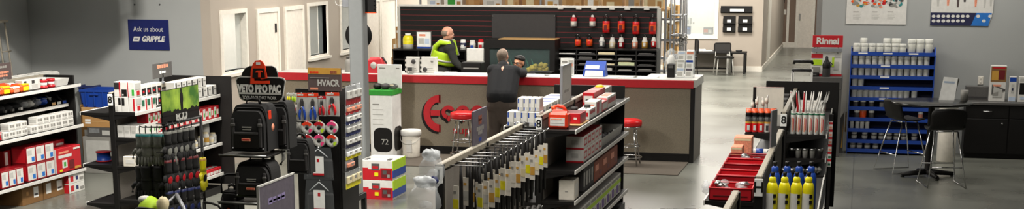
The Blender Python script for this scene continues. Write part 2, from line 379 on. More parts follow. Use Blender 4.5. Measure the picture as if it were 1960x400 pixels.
# unseen box hung above the frame, added to cast a shadow on the grey wall
r = empty('shadow_caster', (-9.6, 16.6, 2.6), 'unseen grey hung box added to cast a shadow on the grey wall', 'shadow caster')
mb = MB(); mb.b2((-.85, -.25, -.2), (.6, .25, .3), 'steel_grey', bev=.02); mb.build('housing', parent=r)
for x in (-.4, .4): mb = MB(); mb.tube([(x, 0, .3), (x, 0, 1.9)], .012, 'steel'); mb.build('hanger_rod', parent=r)
for k in range(6): mb = MB(); mb.box((0, -.26, -.14 + .075 * k), (.8, .04, .008), 'grey_dark'); mb.build('caster_slat', parent=r)
mb = MB(); mb.tube([(.45, 0, .1), (.8, .1, .1), (.8, .1, 1.9)], .06, 'steel_grey', n=12); mb.build('caster_pipe', parent=r)
# column
cx_, cy_ = PZ(684, 372)[0], 16.62
mb = MB(); mb.b2((cx_ - .09, cy_, 0), (cx_ + .09, cy_ + .18, 4.5), 'col_grey', bev=.012); mb.b2((cx_ - .14, cy_ - .05, 0), (cx_ + .14, cy_ + .23, .015), 'col_grey'); struct(mb, 'column')
# things on the column
r = empty('round_speaker', (cx_, cy_ + .19, 0), 'round black dish behind the grey steel column, sticking out on both sides', 'speaker')
mb = MB(); q = PY(686, 68, cy_ + .24); mb.lathe([(.02, 0), (.165, .0), (.17, .012), (.17, .03), (.15, .04), (.06, .045)], (q.x, q.y + .03, q.z), 'black', n=32, M=Matrix.Rotation(PI / 2, 4, 'X')); o = mb.build('dish', parent=r, loc=-Vector(r.location))
mb = MB(); mb.b2((cx_ - .02, cy_ + .17, q.z - .02), (cx_ + .02, cy_ + .25, q.z + .02), 'steel_grey'); mb.build('bracket', parent=r, loc=-Vector(r.location))
r = empty('display_monitor', (cx_ + .15, cy_ + .1, 2.1), 'black hanging panel with an orange lower edge beside the column top', 'panel')
a = PY(693, 24, cy_ + .1); b = PY(718, -14, cy_ + .1)
mb = MB(); mb.b2((a.x - .05, a.y, a.z), (b.x, a.y + .04, b.z), 'black', bev=.004); mb.build('panel', parent=r, loc=-Vector(r.location))
mb = MB(); mb.b2((a.x - .05, a.y - .004, a.z - .008), (b.x, a.y + .044, a.z + .004), 'orange'); mb.build('edge_strip', parent=r, loc=-Vector(r.location))
mb = MB()
for k in range(4): mb.tube([(b.x - .02, a.y - .01, a.z + .04 + .05 * k), (b.x + .02, a.y - .03, a.z + .06 + .04 * k), (b.x + .012, a.y - .02, a.z + .12 + .05 * k)], .005, 'steel')
mb.build('hook', parent=r, loc=-Vector(r.location))
r = empty('camera_bracket', (cx_ - .12, cy_ + .1, 2.1), 'grey device with a looped white wire beside the column top', 'device')
a = PY(655, 14, cy_ + .1); b = PY(667, -10, cy_ + .1)
mb = MB(); mb.b2((a.x, a.y, a.z), (cx_ - .085, a.y + .06, b.z), 'steel_grey', bev=.005); mb.build('housing', parent=r, loc=-Vector(r.location))
mb = MB(); q = PY(648, 3, cy_ + .12); mb.tube([(q.x + .04 * math.cos(t * PI / 6), q.y, q.z + .045 * math.sin(t * PI / 6)) for t in range(11)], .006, 'white'); mb.b2((q.x + .02, q.y - .01, q.z - .05), (a.x + .02, q.y + .01, q.z - .035), 'white'); mb.build('wire', parent=r, loc=-Vector(r.location))
# ================================================================ GONDOLAS
def gondola(label, xc, y0, y1, hl, hr, shl, shr, endp=None, letter=None, backz=(0.1, 1.36), backm='panel_grey', nmid=1, lipm='white', base=True, top=1.42):
    r = empty('gondola_shelving', (xc, (y0 + y1) / 2, 0), label, 'shelving'); L = -Vector(r.location)
    ys = [y0 + (y1 - y0) * i / nmid for i in range(nmid + 1)]
    for i, y in enumerate(ys):
        mb = MB(); yy = y + (.025 if i == 0 else -.025 if i == nmid else 0)
        mb.box((xc, yy, top / 2), (.06, .05, top), 'black', bev=.004); mb.build('upright_post', parent=r, loc=L)
    mb = MB(); mb.b2((xc - .014, y0 + .05, backz[0]), (xc + .014, y1 - .05, backz[1]), backm); mb.build('back_panel', parent=r, loc=L)
    mb = MB(); mb.b2((xc - .022, y0 - .004, top - .045), (xc + .022, y1, top + .006), 'rail', bev=.006); mb.b2((xc - .017, y0, top - .055), (xc + .017, y1, top - .045), 'black'); mb.build('top_rail', parent=r, loc=L)
    for side, hw, zs in ((-1, hl, shl), (1, hr, shr)):
        for z in zs:
            hq = hw
            if isinstance(z, tuple): z, hq = z
            mb = MB(); x0, x1 = xc + side * .03, xc + side * hq
            mb.b2((x0, y0 + .003, z - .028), (x1, y1 - .03, z), 'black')
            for y in ys:
                yy = min(max(y, y0 + .012), y1 - .04)
                mb.prism([(x0, z - .028), (x1 - side * .02, z - .028), (x0, z - .085)], .012, 'black', M=Matrix.Translation((0, yy - .006, 0)))
            s = mb.build('shelf', parent=r, loc=L)
            mb = MB(); mb.b2((x1, y0 + .003, z - .032), (x1 + side * .012, y1 - .03, z + .006), lipm, bev=.002); q = mb.build('price_rail', parent=s)
            q['label'] = 'pale price rail'
    if base:
        mb = MB(); mb.b2((xc - hl + .02, y0, 0.0), (xc + hr - .02, y1 - .03, .09), 'black'); mb.build('kick_base', parent=r, loc=L)
    if endp:
        mb = MB(); mb.b2((endp[0], y1, endp[2]), (endp[1], y1 + .03, endp[3]), 'black', bev=.004); mb.build('end_panel', parent=r, loc=L)
    if letter:
        mb = MB(); mb.box((xc, y0 - .006, top - .075), (.058, .008, .12), 'paper', bev=.002); q = mb.build('aisle_plate', parent=r, loc=L)
        text(letter, 'lettering', q, (xc, y0 - .0105, top - .075), .1, 'black', depth=.0015, bold=.002)
    return r
G1 = gondola('black gondola shelving at the far left, loaded with red and white boxes', -9.87, 12.9, 16.15, .3, .51, [1.32], [1.32, (1.07, .32), .82, .27], endp=(-10.25, -9.47, .25, 1.42), nmid=2, base=False)
G2 = gondola('black gondola shelving behind the glove rack, tall white cartons on its near end', -7.87, 14.16, 16.34, .37, .28, [1.2, .63, .2], [1.21, .93, .62, .25], endp=(-8.4, -7.45, .1, 1.43), letter='8', nmid=2)
G3 = gondola('black gondola shelving in front of the counter with an orange jug on top', -2.87, 13.05, 16.27, .33, .34, [1.31, .99, .6, .3], [1.29, .91, .62, .24], endp=(-3.4, -2.58, 0.0, 1.42), letter='8', nmid=2)
G4 = gondola('grey pegboard gondola hung with black tools, nearest in the middle aisle', -2.89, 9.81, 12.42, .34, .34, [.3], [.3], letter='I', nmid=2)
G5 = gondola('black gondola marked H between the red bins and the yellow cylinders', -.62, 9.77, 12.5, .36, .37, [1.24, .7, .25], [1.02, .6, .25], letter='H', nmid=2)
G6 = gondola('black gondola holding foam cans and white caulking tubes in the right aisle', -.67, 13.9, 16.4, .36, .40, [1.21, .85, .5], [1.21, .98, .82, .5], endp=(-1.0, -.2, .1, 1.5), letter='8', nmid=2)
G7 = gondola('low gondola rail cut off by the bottom edge, in front of the red bins', -.72, 6.4, 9.12, .34, .34, [.3], [.3], nmid=1)
# ================================================================ SERVICE COUNTER
KY, KX0, KX1, KZ = 20.2, TX + .02, -2.21, 1.17
r = empty('service_counter', ((KX0 + KX1) / 2, KY + .4, 0), 'long grey service counter with a red edge band and a large red emblem', 'counter'); L = -Vector(r.location); CTR = r
mb = MB(); mb.b2((KX0, KY + .02, .11), (KX1 - .06, KY + .06, 1.05), 'laminate'); mb.build('front_panel', parent=r, loc=L)
mb = MB()
for x in (-5.0, -3.55): mb.b2((x - .003, KY + .017, .11), (x + .003, KY + .03, 1.05), 'black')
mb.build('panel_seam', parent=r, loc=L)
mb = MB(); mb.b2((KX0, KY + .012, 0), (KX1 - .06, KY + .08, .11), 'black'); mb.b2((KX0, KY, .10), (KX1 - .06, KY + .03, .125), 'black'); mb.build('kick_base', parent=r, loc=L)
mb = MB(); mb.b2((KX1 - .062, KY, 0), (KX1, KY + .07, 1.05), 'black', bev=.004); mb.build('corner_post', parent=r, loc=L)
mb = MB(); mb.b2((KX1 - .03, KY + .07, 0), (KX1 - .002, KY + .92, 1.05), 'panel_grey'); mb.build('end_panel', parent=r, loc=L)
mb = MB(); mb.b2((KX0, KY - .03, 1.05), (KX1 - .02, KY - .012, KZ - .012), 'red', bev=.003); mb.build('edge_band', parent=r, loc=L)['label'] = 'red edge band'
mb = MB(); mb.b2((KX0, KY - .02, 1.06), (KX1 + .02, KY + .5, KZ), 'grey_light', bev=.004); mb.b2((KX1 - .75, KY + .5, 1.06), (KX1 + .02, KY + .92, KZ), 'grey_light'); mb.build('countertop', parent=r, loc=L)
mb = MB(); mb.b2((KX0, KY + .44, 0), (KX1 - .75, KY + .47, 1.06), 'char'); mb.build('rear_panel', parent=r, loc=L)
# emblem: red raised letters with a black offset layer behind
def ring_seg(mb, cx, cz, R, r, a0, a1, y, d, m, n=18, sx=1.0):
    o = [(cx + sx * R * math.cos(math.radians(a0 + (a1 - a0) * i / n)), cz + R * math.sin(math.radians(a0 + (a1 - a0) * i / n))) for i in range(n + 1)]
    q = [(cx + sx * r * math.cos(math.radians(a1 - (a1 - a0) * i / n)), cz + r * math.sin(math.radians(a1 - (a1 - a0) * i / n))) for i in range(n + 1)]
    mb.prism(o + q, d, m, M=Matrix.Translation((0, y, 0)))
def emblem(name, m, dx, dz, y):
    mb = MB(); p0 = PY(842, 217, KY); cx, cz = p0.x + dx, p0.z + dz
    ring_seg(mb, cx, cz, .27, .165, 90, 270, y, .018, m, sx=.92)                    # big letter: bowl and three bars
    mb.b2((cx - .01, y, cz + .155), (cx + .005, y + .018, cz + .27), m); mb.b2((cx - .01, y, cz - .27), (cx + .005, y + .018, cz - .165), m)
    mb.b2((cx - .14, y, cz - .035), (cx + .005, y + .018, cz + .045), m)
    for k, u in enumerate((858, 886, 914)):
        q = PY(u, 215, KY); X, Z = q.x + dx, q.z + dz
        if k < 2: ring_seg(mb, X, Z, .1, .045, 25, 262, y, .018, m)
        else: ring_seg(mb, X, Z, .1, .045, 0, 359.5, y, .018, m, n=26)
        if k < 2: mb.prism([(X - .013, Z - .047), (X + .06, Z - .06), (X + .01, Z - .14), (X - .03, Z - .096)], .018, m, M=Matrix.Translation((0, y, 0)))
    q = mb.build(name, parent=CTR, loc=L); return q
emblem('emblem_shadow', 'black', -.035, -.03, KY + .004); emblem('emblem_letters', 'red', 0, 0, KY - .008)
q = PY(898, 250, KY); text('supply', 'emblem_wording', CTR, Vector((q.x, KY + .012, q.z)) + L, .16, 'red', depth=.006, width=.5)
# dark entrance mat along the counter
a = PZ(1316, 314); b = PZ(1306, 336)
mb = MB(); mb.b2((KX0 + 1.3, b.y - .03, .001), (a.x, KY + .012, .012), 'mat_dark', bev=.004); tag(mb.build('floor_mat'), 'long dark floor mat lying along the front of the counter', 'mat')
# ================================================================ STOCK ON THE SHELVES
R = random.Random(3)
def yrow(xf, z, u0, u1, n, gap=.006):
    a, b = YU(u0, xf, z), YU(u1, xf, z); b = min(b, 16.11 if xf < -9 else 16.3 if xf < -7 else b); s = (b - a) / n
    return [(a + s * i + gap / 2, a + s * (i + 1) - gap / 2) for i in range(n)]
def shelf_row(name, cat, lab, group, xf, dx, z, u0, u1, n, h, m, faces=None, decals=(), levels=1, deep=1, rnd=.0, seam=None, skip=()):
    """cartons along an aisle shelf: fronts at x = xf facing +x; lab is formatted with the ordinal from the left"""
    k = 0
    for lv in range(levels):
        for i, (a, b) in enumerate(yrow(xf, z, u0, u1, n)):
            for q in range(deep):
                if (lv, i) in skip: continue
                d = (dx - .004, b - a, h - .002)
                o = carton(name, lab.format(o=ORD[i], lv=['bottom', 'upper', 'third'][lv] if levels > 1 else '', d=['front', 'rear'][q] if deep > 1 else ''), cat,
                           (xf - dx / 2 - q * dx + R.uniform(-rnd, 0), (a + b) / 2, z + .001 + lv * h), d, m, faces, decals, group, seam=seam)
                k += 1
# ---- far left gondola
XF = -9.39
z = 1.321
for i, (a, b) in enumerate(yrow(XF, z, -12, 62, 4)):
    for q in range(2):
        mb = MB(); hh = .07 + .02 * (i % 2)
        w = (b - a) * .95; mb.box((0, 0, hh / 2), (.16, w, hh), 'orange', bev=.022)
        mb.box((.04, w * .1, hh - .006), (.07, w * .7, .02), 'yellow' if (i + q) % 2 else 'paper', bev=.006); mb.box((-.05, -w * .1, hh - .006), (.04, w * .6, .02), 'red_bright', bev=.006); mb.box((.08, 0, hh * .45), (.008, w * .6, hh * .5), 'yellow' if i % 2 else 'salmon')
        tag(mb.build('orange_pack', loc=(XF - .1 - .17 * q, (a + b) / 2, z)), '%s orange soft pack from the left on the far-left top shelf, %s row' % (ORD[i], ['front', 'rear'][q]), 'bag', 'orange packs on the far-left gondola')
bw = [('F', .1, .9, .15, .9, 'grey'), ('R', .1, .9, .5, .85, 'grey_light')]
shelf_row('small_carton', 'box', '{o} grey-sided small box beside the orange packs on the far-left gondola', 'small grey boxes on the far-left gondola', XF - .09, .1, z, 44, 90, 3, .125, 'white', {'F': 'grey_light', 'B': 'char'}, [('R', .1, .9, .1, .5, 'grey_light'), ('R', .15, .5, .6, .9, 'char'), ('F', .1, .9, .2, .7, 'grey')], seam='grey')
for i, (a, b) in enumerate(yrow(XF, z, 88, 116, 2, .02)):
    mb = MB(); mb.lathe([(.0, 0), (.05, 0, 'red'), (.052, .02), (.04, .03), (.04, .07), (.052, .08), (.05, .1), (0, .1)], (0, 0, 0), 'red', n=16); mb.lathe([(.042, .034), (.044, .036), (.044, .064), (.042, .066)], (0, 0, 0), 'white', n=16)
    tag(mb.build('red_reel', loc=(XF - .08, (a + b) / 2, z)), '%s small red reel next to the white tray on the far-left gondola' % ['left', 'right'][i], 'reel', 'small red reels')
def tray(name, label, cat, x0, x1, y0, y1, z, h, m, fill=None, taper=.02, t=.006):
    mb = MB()
    o = [(x0 + taper, y0 + taper), (x1 - taper, y0 + taper), (x1 - taper, y1 - taper), (x0 + taper, y1 - taper)]; p = [(x0, y0), (x1, y0), (x1, y1), (x0, y1)]
    i1 = [(x0 + t, y0 + t), (x1 - t, y0 + t), (x1 - t, y1 - t), (x0 + t, y1 - t)]; i0 = [(x0 + taper + t, y0 + taper + t), (x1 - taper - t, y0 + taper + t), (x1 - taper - t, y1 - taper - t), (x0 + taper + t, y1 - taper - t)]
    cx, cy = (x0 + x1) / 2, (y0 + y1) / 2
    v = [(a - cx, b - cy, 0) for a, b in o] + [(a - cx, b - cy, h) for a, b in p] + [(a - cx, b - cy, h) for a, b in i1] + [(a - cx, b - cy, t) for a, b in i0]
    f = [(3, 2, 1, 0), (12, 13, 14, 15)]
    for k in range(4):
        n = (k + 1) % 4; f += [(k, n, 4 + n, 4 + k), (4 + k, 4 + n, 8 + n, 8 + k), (8 + k, 8 + n, 12 + n, 12 + k)]
    mb.add(v, f, m)
    o = tag(mb.build(name, loc=(cx, cy, z)), label, cat)
    return o
a, b = YU(102, XF, z), YU(136, XF, z)
tray('display_tray', 'white shallow tray at the far end of the far-left top shelf', 'tray', XF - .32, XF - .02, a + .12, b, z, .085, 'white')
for k, (u0, u1) in enumerate(((10, 62), (64, 108))):
    x = -9.98; zz = ZV(148, x, 15.0); zz = 1.44
    a, b = YU(u0, x, zz), YU(u1, x, zz); mb = MB(); mb.box((0, 0, .055), (.2, b - a, .11), 'grey_light', bev=.03); mb.box((0, 0, .112), (.05, (b - a) * .7, .008), 'white')
    tag(mb.build('pale_sleeve', loc=(-10.02, (a + b) / 2, 1.321)), '%s pale flat sleeve lying along the very top of the far-left gondola' % ['nearer', 'farther'][k], 'sleeve', 'pale sleeves on the far-left gondola')
def sign_panel(name, label, p0, p1, th, m, lines=(), post=None, frame=None, normal='R'):
    """flat sign between two world corners (vertical). lines: (text, v, size, material)"""
    p0, p1 = Vector(p0), Vector(p1); c = (p0 + p1) / 2; w = math.hypot(p1.x - p0.x, p1.y - p0.y); h = abs(p1.z - p0.z); rz = math.atan2(p1.y - p0.y, p1.x - p0.x)
    zb = min(p0.z, p1.z); r = empty(name, (c.x, c.y, zb), label, 'sign', rz=rz)
    mb = MB(); mb.box((0, 0, h / 2), (w, th, h), m, bev=.002); mb.build('sign_board', parent=r)
    if frame: 
        mb = MB()
        for q in ((0, 0), (0, h)): mb.box((0, -.001, q[1]), (w + .01, th + .006, .012), frame)
        for q in (-w / 2, w / 2): mb.box((q, -.001, h / 2), (.012, th + .006, h + .01), frame)
        mb.build('sign_frame', parent=r)
    for q, (wd, v, s, mm) in enumerate(lines): dashes('printed_line', r, -w * wd / 2, w * wd / 2, -th / 2 - .0004, h * v, s, mm, n=max(3, int(wd * 9)), seed=q + 1)
    if post:
        mb = MB(); mb.b2((-.012, -.006, -post), (.012, .006, h * .3), 'steel_grey'); mb.box((0, 0, -post + .012), (.05, .03, .024), 'steel_grey', bev=.003); mb.build('sign_clip', parent=r)
    return r
y0, y1 = YU(-12, -9.87, 1.5), YU(20, -9.87, 1.5)
sign_panel('shelf_sign', 'brown sign standing on top of the far-left gondola at the frame edge', (-9.86, y0, ZV(158, -9.87, y1)), (-9.86, y1, ZV(119, -9.87, y1)), .01, 'brown_sign', [(.5, .82, .03, 'grey'), (.7, .56, .03, 'salmon'), (.5, .4, .028, 'salmon'), (.5, .18, .025, 'grey')], post=.07)
z = 1.071; XB = -9.55
for i, (a, b) in enumerate(yrow(XB, z, 98, 146, 3, .02)):
    mb = MB(); w = b - a; t = .006                                             # open hopper bins
    mb.b2((-.14, -w / 2, 0), (.14, w / 2, t), 'black'); mb.b2((-.14, -w / 2, 0), (-.14 + t, w / 2, .15), 'black'); mb.b2((.14 - t, -w / 2, 0), (.14, w / 2, .05), 'black')
    for s in (-1, 1): mb.prism([(-.14, 0), (.14, 0), (.14, .05), (.04, .15), (-.14, .15)], t, 'black', M=Matrix.Translation((0, s * w / 2 - (t if s > 0 else 0), 0)))
    o = mb.build('hopper_bin', loc=(XB - .14, (a + b) / 2, z)); tag(o, '%s black open hopper bin from the left on the far-left gondola' % ORD[i], 'bin', 'black hopper bins')
    mb = MB(); mb.b2((.14, -w * .4, .012), (.143, w * .4, .044), ['wood', 'grey_light', 'blue'][i]); mb.build('bin_label', parent=o)
for i, (u, m) in enumerate(((50, 'clear'), (62, 'grey_light'), (76, 'clear'), (88, 'blue'), (96, 'clear'))):
    y = YU(u, XB - .05, z); mb = MB(); mb.blob((0, 0, .068), (.09, .06, .055), m, jit=.16, rnd=R); mb.box((.06, 0, .1), (.05, .05, .004), 'paper', rz=.4)
    tag(mb.build('parts_bag', loc=(XB - .12, y, z)), '%s crinkled parts bag from the left below the far-left top shelf' % ORD[i], 'bag', 'plastic parts bags')
for i, u in enumerate((6, 20, 36)):
    y = YU(u, XB - .05, z); mb = MB(); mb.blob((0, 0, .058), (.11, .085, .05), 'black_soft', jit=.1, rnd=R); mb.box((.1, .01, .04), (.03, .06, .03), 'white' if i == 2 else 'grey_dark', rz=.2)
    tag(mb.build('black_bag', loc=(XB - .13, y, z)), '%s black soft bag from the left below the far-left orange packs' % ORD[i], 'bag', 'black soft bags')
wd = [('R', .08, .92, .1, .3, 'grey_light'), ('R', .15, .45, .45, .8, 'grey'), ('R', .55, .85, .45, .8, 'grey'), ('F', .1, .9, .3, .7, 'grey_light')]
shelf_row('white_carton', 'box', '{o} {lv} white box in the left cluster on the far-left middle shelf', 'white boxes on the far-left middle shelf', XF - .02, .12, .821, 7, 54, 4, .085, 'white', None, wd, levels=2, skip=((1, 0),), seam='grey')
shelf_row('white_carton', 'box', '{o} {lv} white box in the right cluster on the far-left middle shelf', 'white boxes on the far-left middle shelf', XF - .02, .12, .821, 60, 142, 7, .09, 'white', None, wd, levels=2, skip=((1, 0),), seam='grey')
mb = MB(); mb.lathe([(.0, 0), (.05, 0), (.052, .01), (.05, .075), (.03, .085), (0, .085)], (0, 0, 0), 'red', n=14); mb.lathe([(.0521, .02), (.0525, .021), (.0515, .06), (.051, .061)], (0, 0, 0), 'red_deep', n=14)
tag(mb.build('red_can', loc=(XF - .09, YU(-1, XF - .09, .85), .821)), 'small red tin at the left frame edge on the far-left middle shelf', 'tin')
z = .271
wr = [('R', .06, .94, .08, .92, 'white'), ('R', .15, .6, .5, .8, 'grey_light'), ('R', .55, .85, .15, .4, 'blue_sky'), ('F', .1, .9, .1, .9, 'red')]
shelf_row('red_white_carton', 'box', '{o} red box with white front in the low row at the far-left bottom shelf', 'red and white boxes, low row', XF - .01, .2, z, 4, 47, 3, .205, 'red_deep', None, wr, seam='red_dark')
shelf_row('red_white_carton', 'box', '{o} {lv} red box with white front stacked two high on the far-left shelf', 'red and white boxes stacked two high', XF - .01, .2, z, 54, 107, 3, .205, 'red_deep', None, wr, levels=2, seam='red_dark')
shelf_row('red_carton', 'box', '{o} {lv} red box stacked behind the low row on the far-left shelf', 'red boxes behind the low row', XF - .22, .2, z, 12, 56, 2, .19, 'red_deep', None, [('R', .05, .3, .1, .9, 'white')], levels=2, seam='red_dark')
a, b = YU(113, XF, z), YU(159, XF, z)
o = carton('heater_carton', 'large red carton with product picture at the far end of the far-left shelf', 'box', (XF - .12, (a + b) / 2, z + .001), (.2, b - a, .3), 'red', {'F': 'white'}, [('R', .08, .62, .6, .72, 'white'), ('R', .1, .5, .78, .86, 'salmon'), ('R', .22, .42, .18, .5, 'white'), ('R', .28, .36, .24, .42, 'green'), ('R', .5, .7, .1, .45, 'red_dark'), ('R', .1, .2, .06, .14, 'yellow'), ('R', .72, .96, .05, .14, 'gold'), ('F', .15, .85, .2, .8, 'grey_light'), ('R', .7, .95, .85, .92, 'white')], seam='red_dark')
for i, (u0, u1) in enumerate(((72, 96), (96, 122))):
    a, b = YU(u0, XF - .3, .6), min(16.1, YU(u1, XF - .3, .6)); carton('flat_red_carton', '%s flat red carton at the back of the far-left shelf' % ['left', 'right'][i], 'box', (XF - .33, (a + b) / 2, .271), (.2, b - a, .36), 'red', None, [('R', .1, .9, .7, .9, 'white'), ('T', .1, .9, .2, .5, 'red_deep')], 'flat red cartons', seam='red_dark')
for i, (u0, u1) in enumerate(((98, 113), (114, 132))):
    a, b = YU(u0, XF - .43, .7), YU(u1, XF - .43, .7); carton('brown_carton', '%s small brown carton behind the flat red cartons, far-left shelf' % ['left', 'right'][i], 'box', (-9.79 + .0, 16.3 + .1 * i, 0), (.12 , .09, .7), 'cardboard', None, [('R', .4, .8, .7, .9, 'paper')], 'small brown cartons', seam='wood')
# cartons on the floor under the far left gondola
for i, (u0, u1, v, h_) in enumerate(((48, 88, 367, .3), (76, 131, 366, .32))):
    x = -9.36; zz = .3; a, b = YU(u0, x, zz), YU(u1, x, zz)
zt = .22
for i, (u0, u1, dx) in enumerate(((44, 84, .2), (85, 131, .0))):
    x = -9.42; y0_ = 14.15 if i == 0 else 14.6
    a, b = YU(u0, x, zt), YU(u1, x, zt)
    carton('brown_carton', '%s brown cardboard carton on the floor under the far-left gondola' % ['left', 'right'][i], 'box', (x - .2, (a + b) / 2, .0), (.36, b - a - .01, zt), 'cardboard_dark', None, [('R', .55, .78, .3, .85, 'paper'), ('R', .1, .3, .3, .85, 'paper') if i else ('R', .2, .3, .5, .7, 'cardboard'), ('R', .58, .75, .4, .5, 'grey_dark')], 'brown cartons on the floor', seam='wood')
x = -9.36; a, b = YU(133, x, .18), YU(162, x, .18)
for k in range(2):
    carton('red_white_carton', '%s white carton with red ends on the floor below the far-left end panel' % ['bottom', 'top'][k], 'box', (x - .12, (a + b) / 2, k * .12), (.22, b - a, .118), 'white', {'F': 'red'}, [('R', .1, .3, .2, .8, 'red'), ('R', .45, .6, .3, .7, 'blue_dark'), ('R', .7, .95, .2, .5, 'grey')], 'white cartons with red ends', seam='grey')
# ---- totes and cartons by the grey wall
y = 17.35
def stack_box(name, label, cat, u0, u1, v0, v1, y, dep, m, faces=None, decals=(), seam=None, group=None, z0=None):
    um = (u0 + u1) / 2; zt = ZV(v0, XU(um, y, 1), y); zb = ZV(v1, XU(um, y, 1), y) if z0 is None else z0
    zm = (zt + zb) / 2; x0, x1 = XU(u0, y, zm), XU(u1, y, zm)
    return carton(name, label, cat, ((x0 + x1) / 2, y + dep / 2, zb), (x1 - x0, dep, zt - zb - .001), m, faces, decals, group, seam=seam)
o1 = stack_box('wrapped_carton', 'pale wrapped carton at the bottom of the stack by the grey wall', 'box', 160, 216, 262, 300, y, .5, 'grey', None, [('F', .1, .9, .2, .9, 'grey_light')], seam='grey_light', z0=0)
zz = o1.dimensions.z
for (n, l, u0, u1, v0, v1, m, dc) in [('wrapped_carton', 'dark plastic-wrapped carton in the stack by the grey wall', 166, 214, 244, 262, 'grey_dark', [('F', .1, .5, .4, .9, 'clear'), ('F', .6, .9, .2, .7, 'grey_light')]),
        ('cardboard_box', 'lower tan cardboard box under the blue tote', 157, 210, 222, 244, 'cardboard', [('F', .1, .3, .3, .7, 'paper'), ('F', 0, 1, .46, .52, 'wood')]), ('cardboard_box', 'upper tan cardboard box directly under the blue tote', 155, 212, 206, 222, 'wood', [('F', .0, 1, .45, .55, 'cardboard')])]:
    zt = ZV(v0, XU(185, y, 1), y); x0, x1 = XU(u0, y, zt), XU(u1, y, zt)
    o = carton(n, l, 'box', ((x0 + x1) / 2, y + .25, zz + .001), (x1 - x0, .5, zt - zz - .001), m, None, dc, seam='wood'); zz = zt
def tote(label, u0, u1, v0, y, dep, z0, m):
    zt = ZV(v0, XU((u0 + u1) / 2, y, 1), y); x0, x1 = XU(u0, y, zt), XU(u1, y, zt)
    o = tray('storage_tote', label, 'tote', x0, x1, y, y + dep, z0 + .001, zt - z0 - .001, m, taper=.025, t=.012)
    w, h = x1 - x0, zt - z0; mb = MB(); mb.b2((-w / 2 - .012, -dep / 2 - .012, h - .03), (w / 2 + .012, -dep / 2, h - .004), m); mb.b2((-w / 2 - .012, dep / 2, h - .03), (w / 2 + .012, dep / 2 + .012, h - .004), m)
    for s in (-1, 1): mb.b2((s * w / 2, -dep / 2, h - .03), (s * (w / 2 + .012), dep / 2, h - .004), m)
    for q in (-.3, 0, .3): mb.b2((q * w - .008, -dep / 2 - .008, .02), (q * w + .008, -dep / 2 + .02, h - .03), m)
    mb.build('rim', parent=o); mb = MB(); mb.b2((-.06, -dep / 2 - .02, h - .075), (.06, -dep / 2, h - .05), m, bev=.004); mb.build('handle', parent=o)
    return o
tote('large blue plastic tote on the carton stack by the grey wall', 153, 207, 172, y, .46, zz, 'blue')
zb = .0
t2 = tote('smaller blue-grey tote heaped with pale bags behind the large tote', 149, 179, 164, y + .5, .2, zz - .02, 'blue_dark')
carton('cardboard_box', 'tall cardboard box holding up the smaller blue-grey tote', 'box', (t2.location.x, t2.location.y, 0), (.22, .19, zz - .022), 'cardboard', None, [('F', .2, .8, .4, .6, 'paper')], seam='wood')
mb = MB()
mb.blob((0, 0, .05), (.085, .07, .06), 'grey_light', jit=.2, rnd=R); tag(mb.build('plastic_bag', loc=(t2.location.x, t2.location.y, t2.location.z + .1)), 'crumpled pale bag heaped in the smaller blue-grey tote', 'bag')
# ---- second gondola (tall white cartons)
XF = -7.6; z = 1.211
x0 = -7.835
fr = [[('F', .55, .95, .5, .95, 'black'), ('F', .1, .5, .1, .4, 'grey_light')], [('F', .05, .45, .45, .95, 'black')], [('F', .7, .95, .1, .9, 'red')], [('F', .05, .9, .5, .95, 'black_soft'), ('F', .8, .98, 0, 1, 'red')], [('F', .1, .9, .05, .5, 'black'), ('F', .2, .4, .1, .2, 'white')], [('F', .6, .95, .1, .5, 'green'), ('F', .0, .1, .0, 1, 'red')]]
for lv in range(2):
    for i in range(3):
        w = .082; dc = fr[lv * 3 + i]
        carton('boxed_fitting', '%s tall white carton in the %s tier on the near end of its gondola' % (ORD[i], ['lower', 'upper'][lv]), 'box', (x0 + w / 2 + i * w, 14.26, z + .001 + lv * .165), (w - .003, .16, .163), 'white', None, dc + [('R', .1, .9, .5, .9, 'grey_light'), ('R', .3, .7, .1, .4, 'red')], 'tall white cartons on the gondola end', seam='grey')
shelf_row('boxed_fitting', 'box', '{o} {lv} small white box with red edge behind the tall white cartons', 'small white boxes with red edges', XF, .09, z, 268, 300, 3, .13, 'white', {'F': 'grey_light'}, [('R', .05, .3, 0, 1, 'red'), ('R', .4, .9, .4, .9, 'green_dark'), ('F', .1, .9, .2, .8, 'grey')], levels=1)
shelf_row('boxed_fitting', 'box', '{o} {lv} black-fronted box behind the tall white cartons', 'black-fronted boxes', XF - .1, .09, z, 262, 312, 5, .13, 'white', None, [('R', .1, .9, .1, .7, 'black'), ('R', .3, .6, .3, .5, 'red'), ('F', .1, .9, .1, .9, 'char')], levels=2)
shelf_row('boxed_fitting', 'box', '{o} {lv} white box with dark stripes beyond the green picture sign', 'white boxes with dark stripes', XF - .02, .12, z, 326, 428, 9, .12, 'white', {'F': 'grey'}, [('R', .1, .35, .1, .9, 'char'), ('R', .45, .9, .6, .7, 'grey')], levels=2, skip=((1, 0), (1, 8), (1, 7)))
z = .931
for i in range(3):
    w = .079; carton('long_white_carton', '%s long plain white carton on the second shelf of the tall-carton gondola' % ORD[i], 'box', (x0 + w / 2 + i * w, 14.45, z + .001), (w - .003, .5, .13), 'white', None, [('F', .2, .8, .4, .6, 'grey_light')], 'long white cartons', seam='grey')
rw = [('R', .06, .5, .1, .9, 'white'), ('R', .6, .9, .3, .7, 'white_warm'), ('F', .2, .8, .2, .8, 'red_deep'), ('R', .15, .35, .3, .6, 'green')]
shelf_row('red_carton', 'box', '{o} {lv} red and white carton left of the green picture sign', 'red and white cartons on the second shelf, left', XF, .14, z, 276, 312, 4, .12, 'red', None, rw, levels=2, seam='red_dark', skip=((1, 0),))
shelf_row('red_carton', 'box', '{o} red and white carton right of the green picture sign', 'red and white cartons on the second shelf, right', XF, .14, z, 322, 441, 9, .155, 'red', None, rw, seam='red_dark')
z = .621
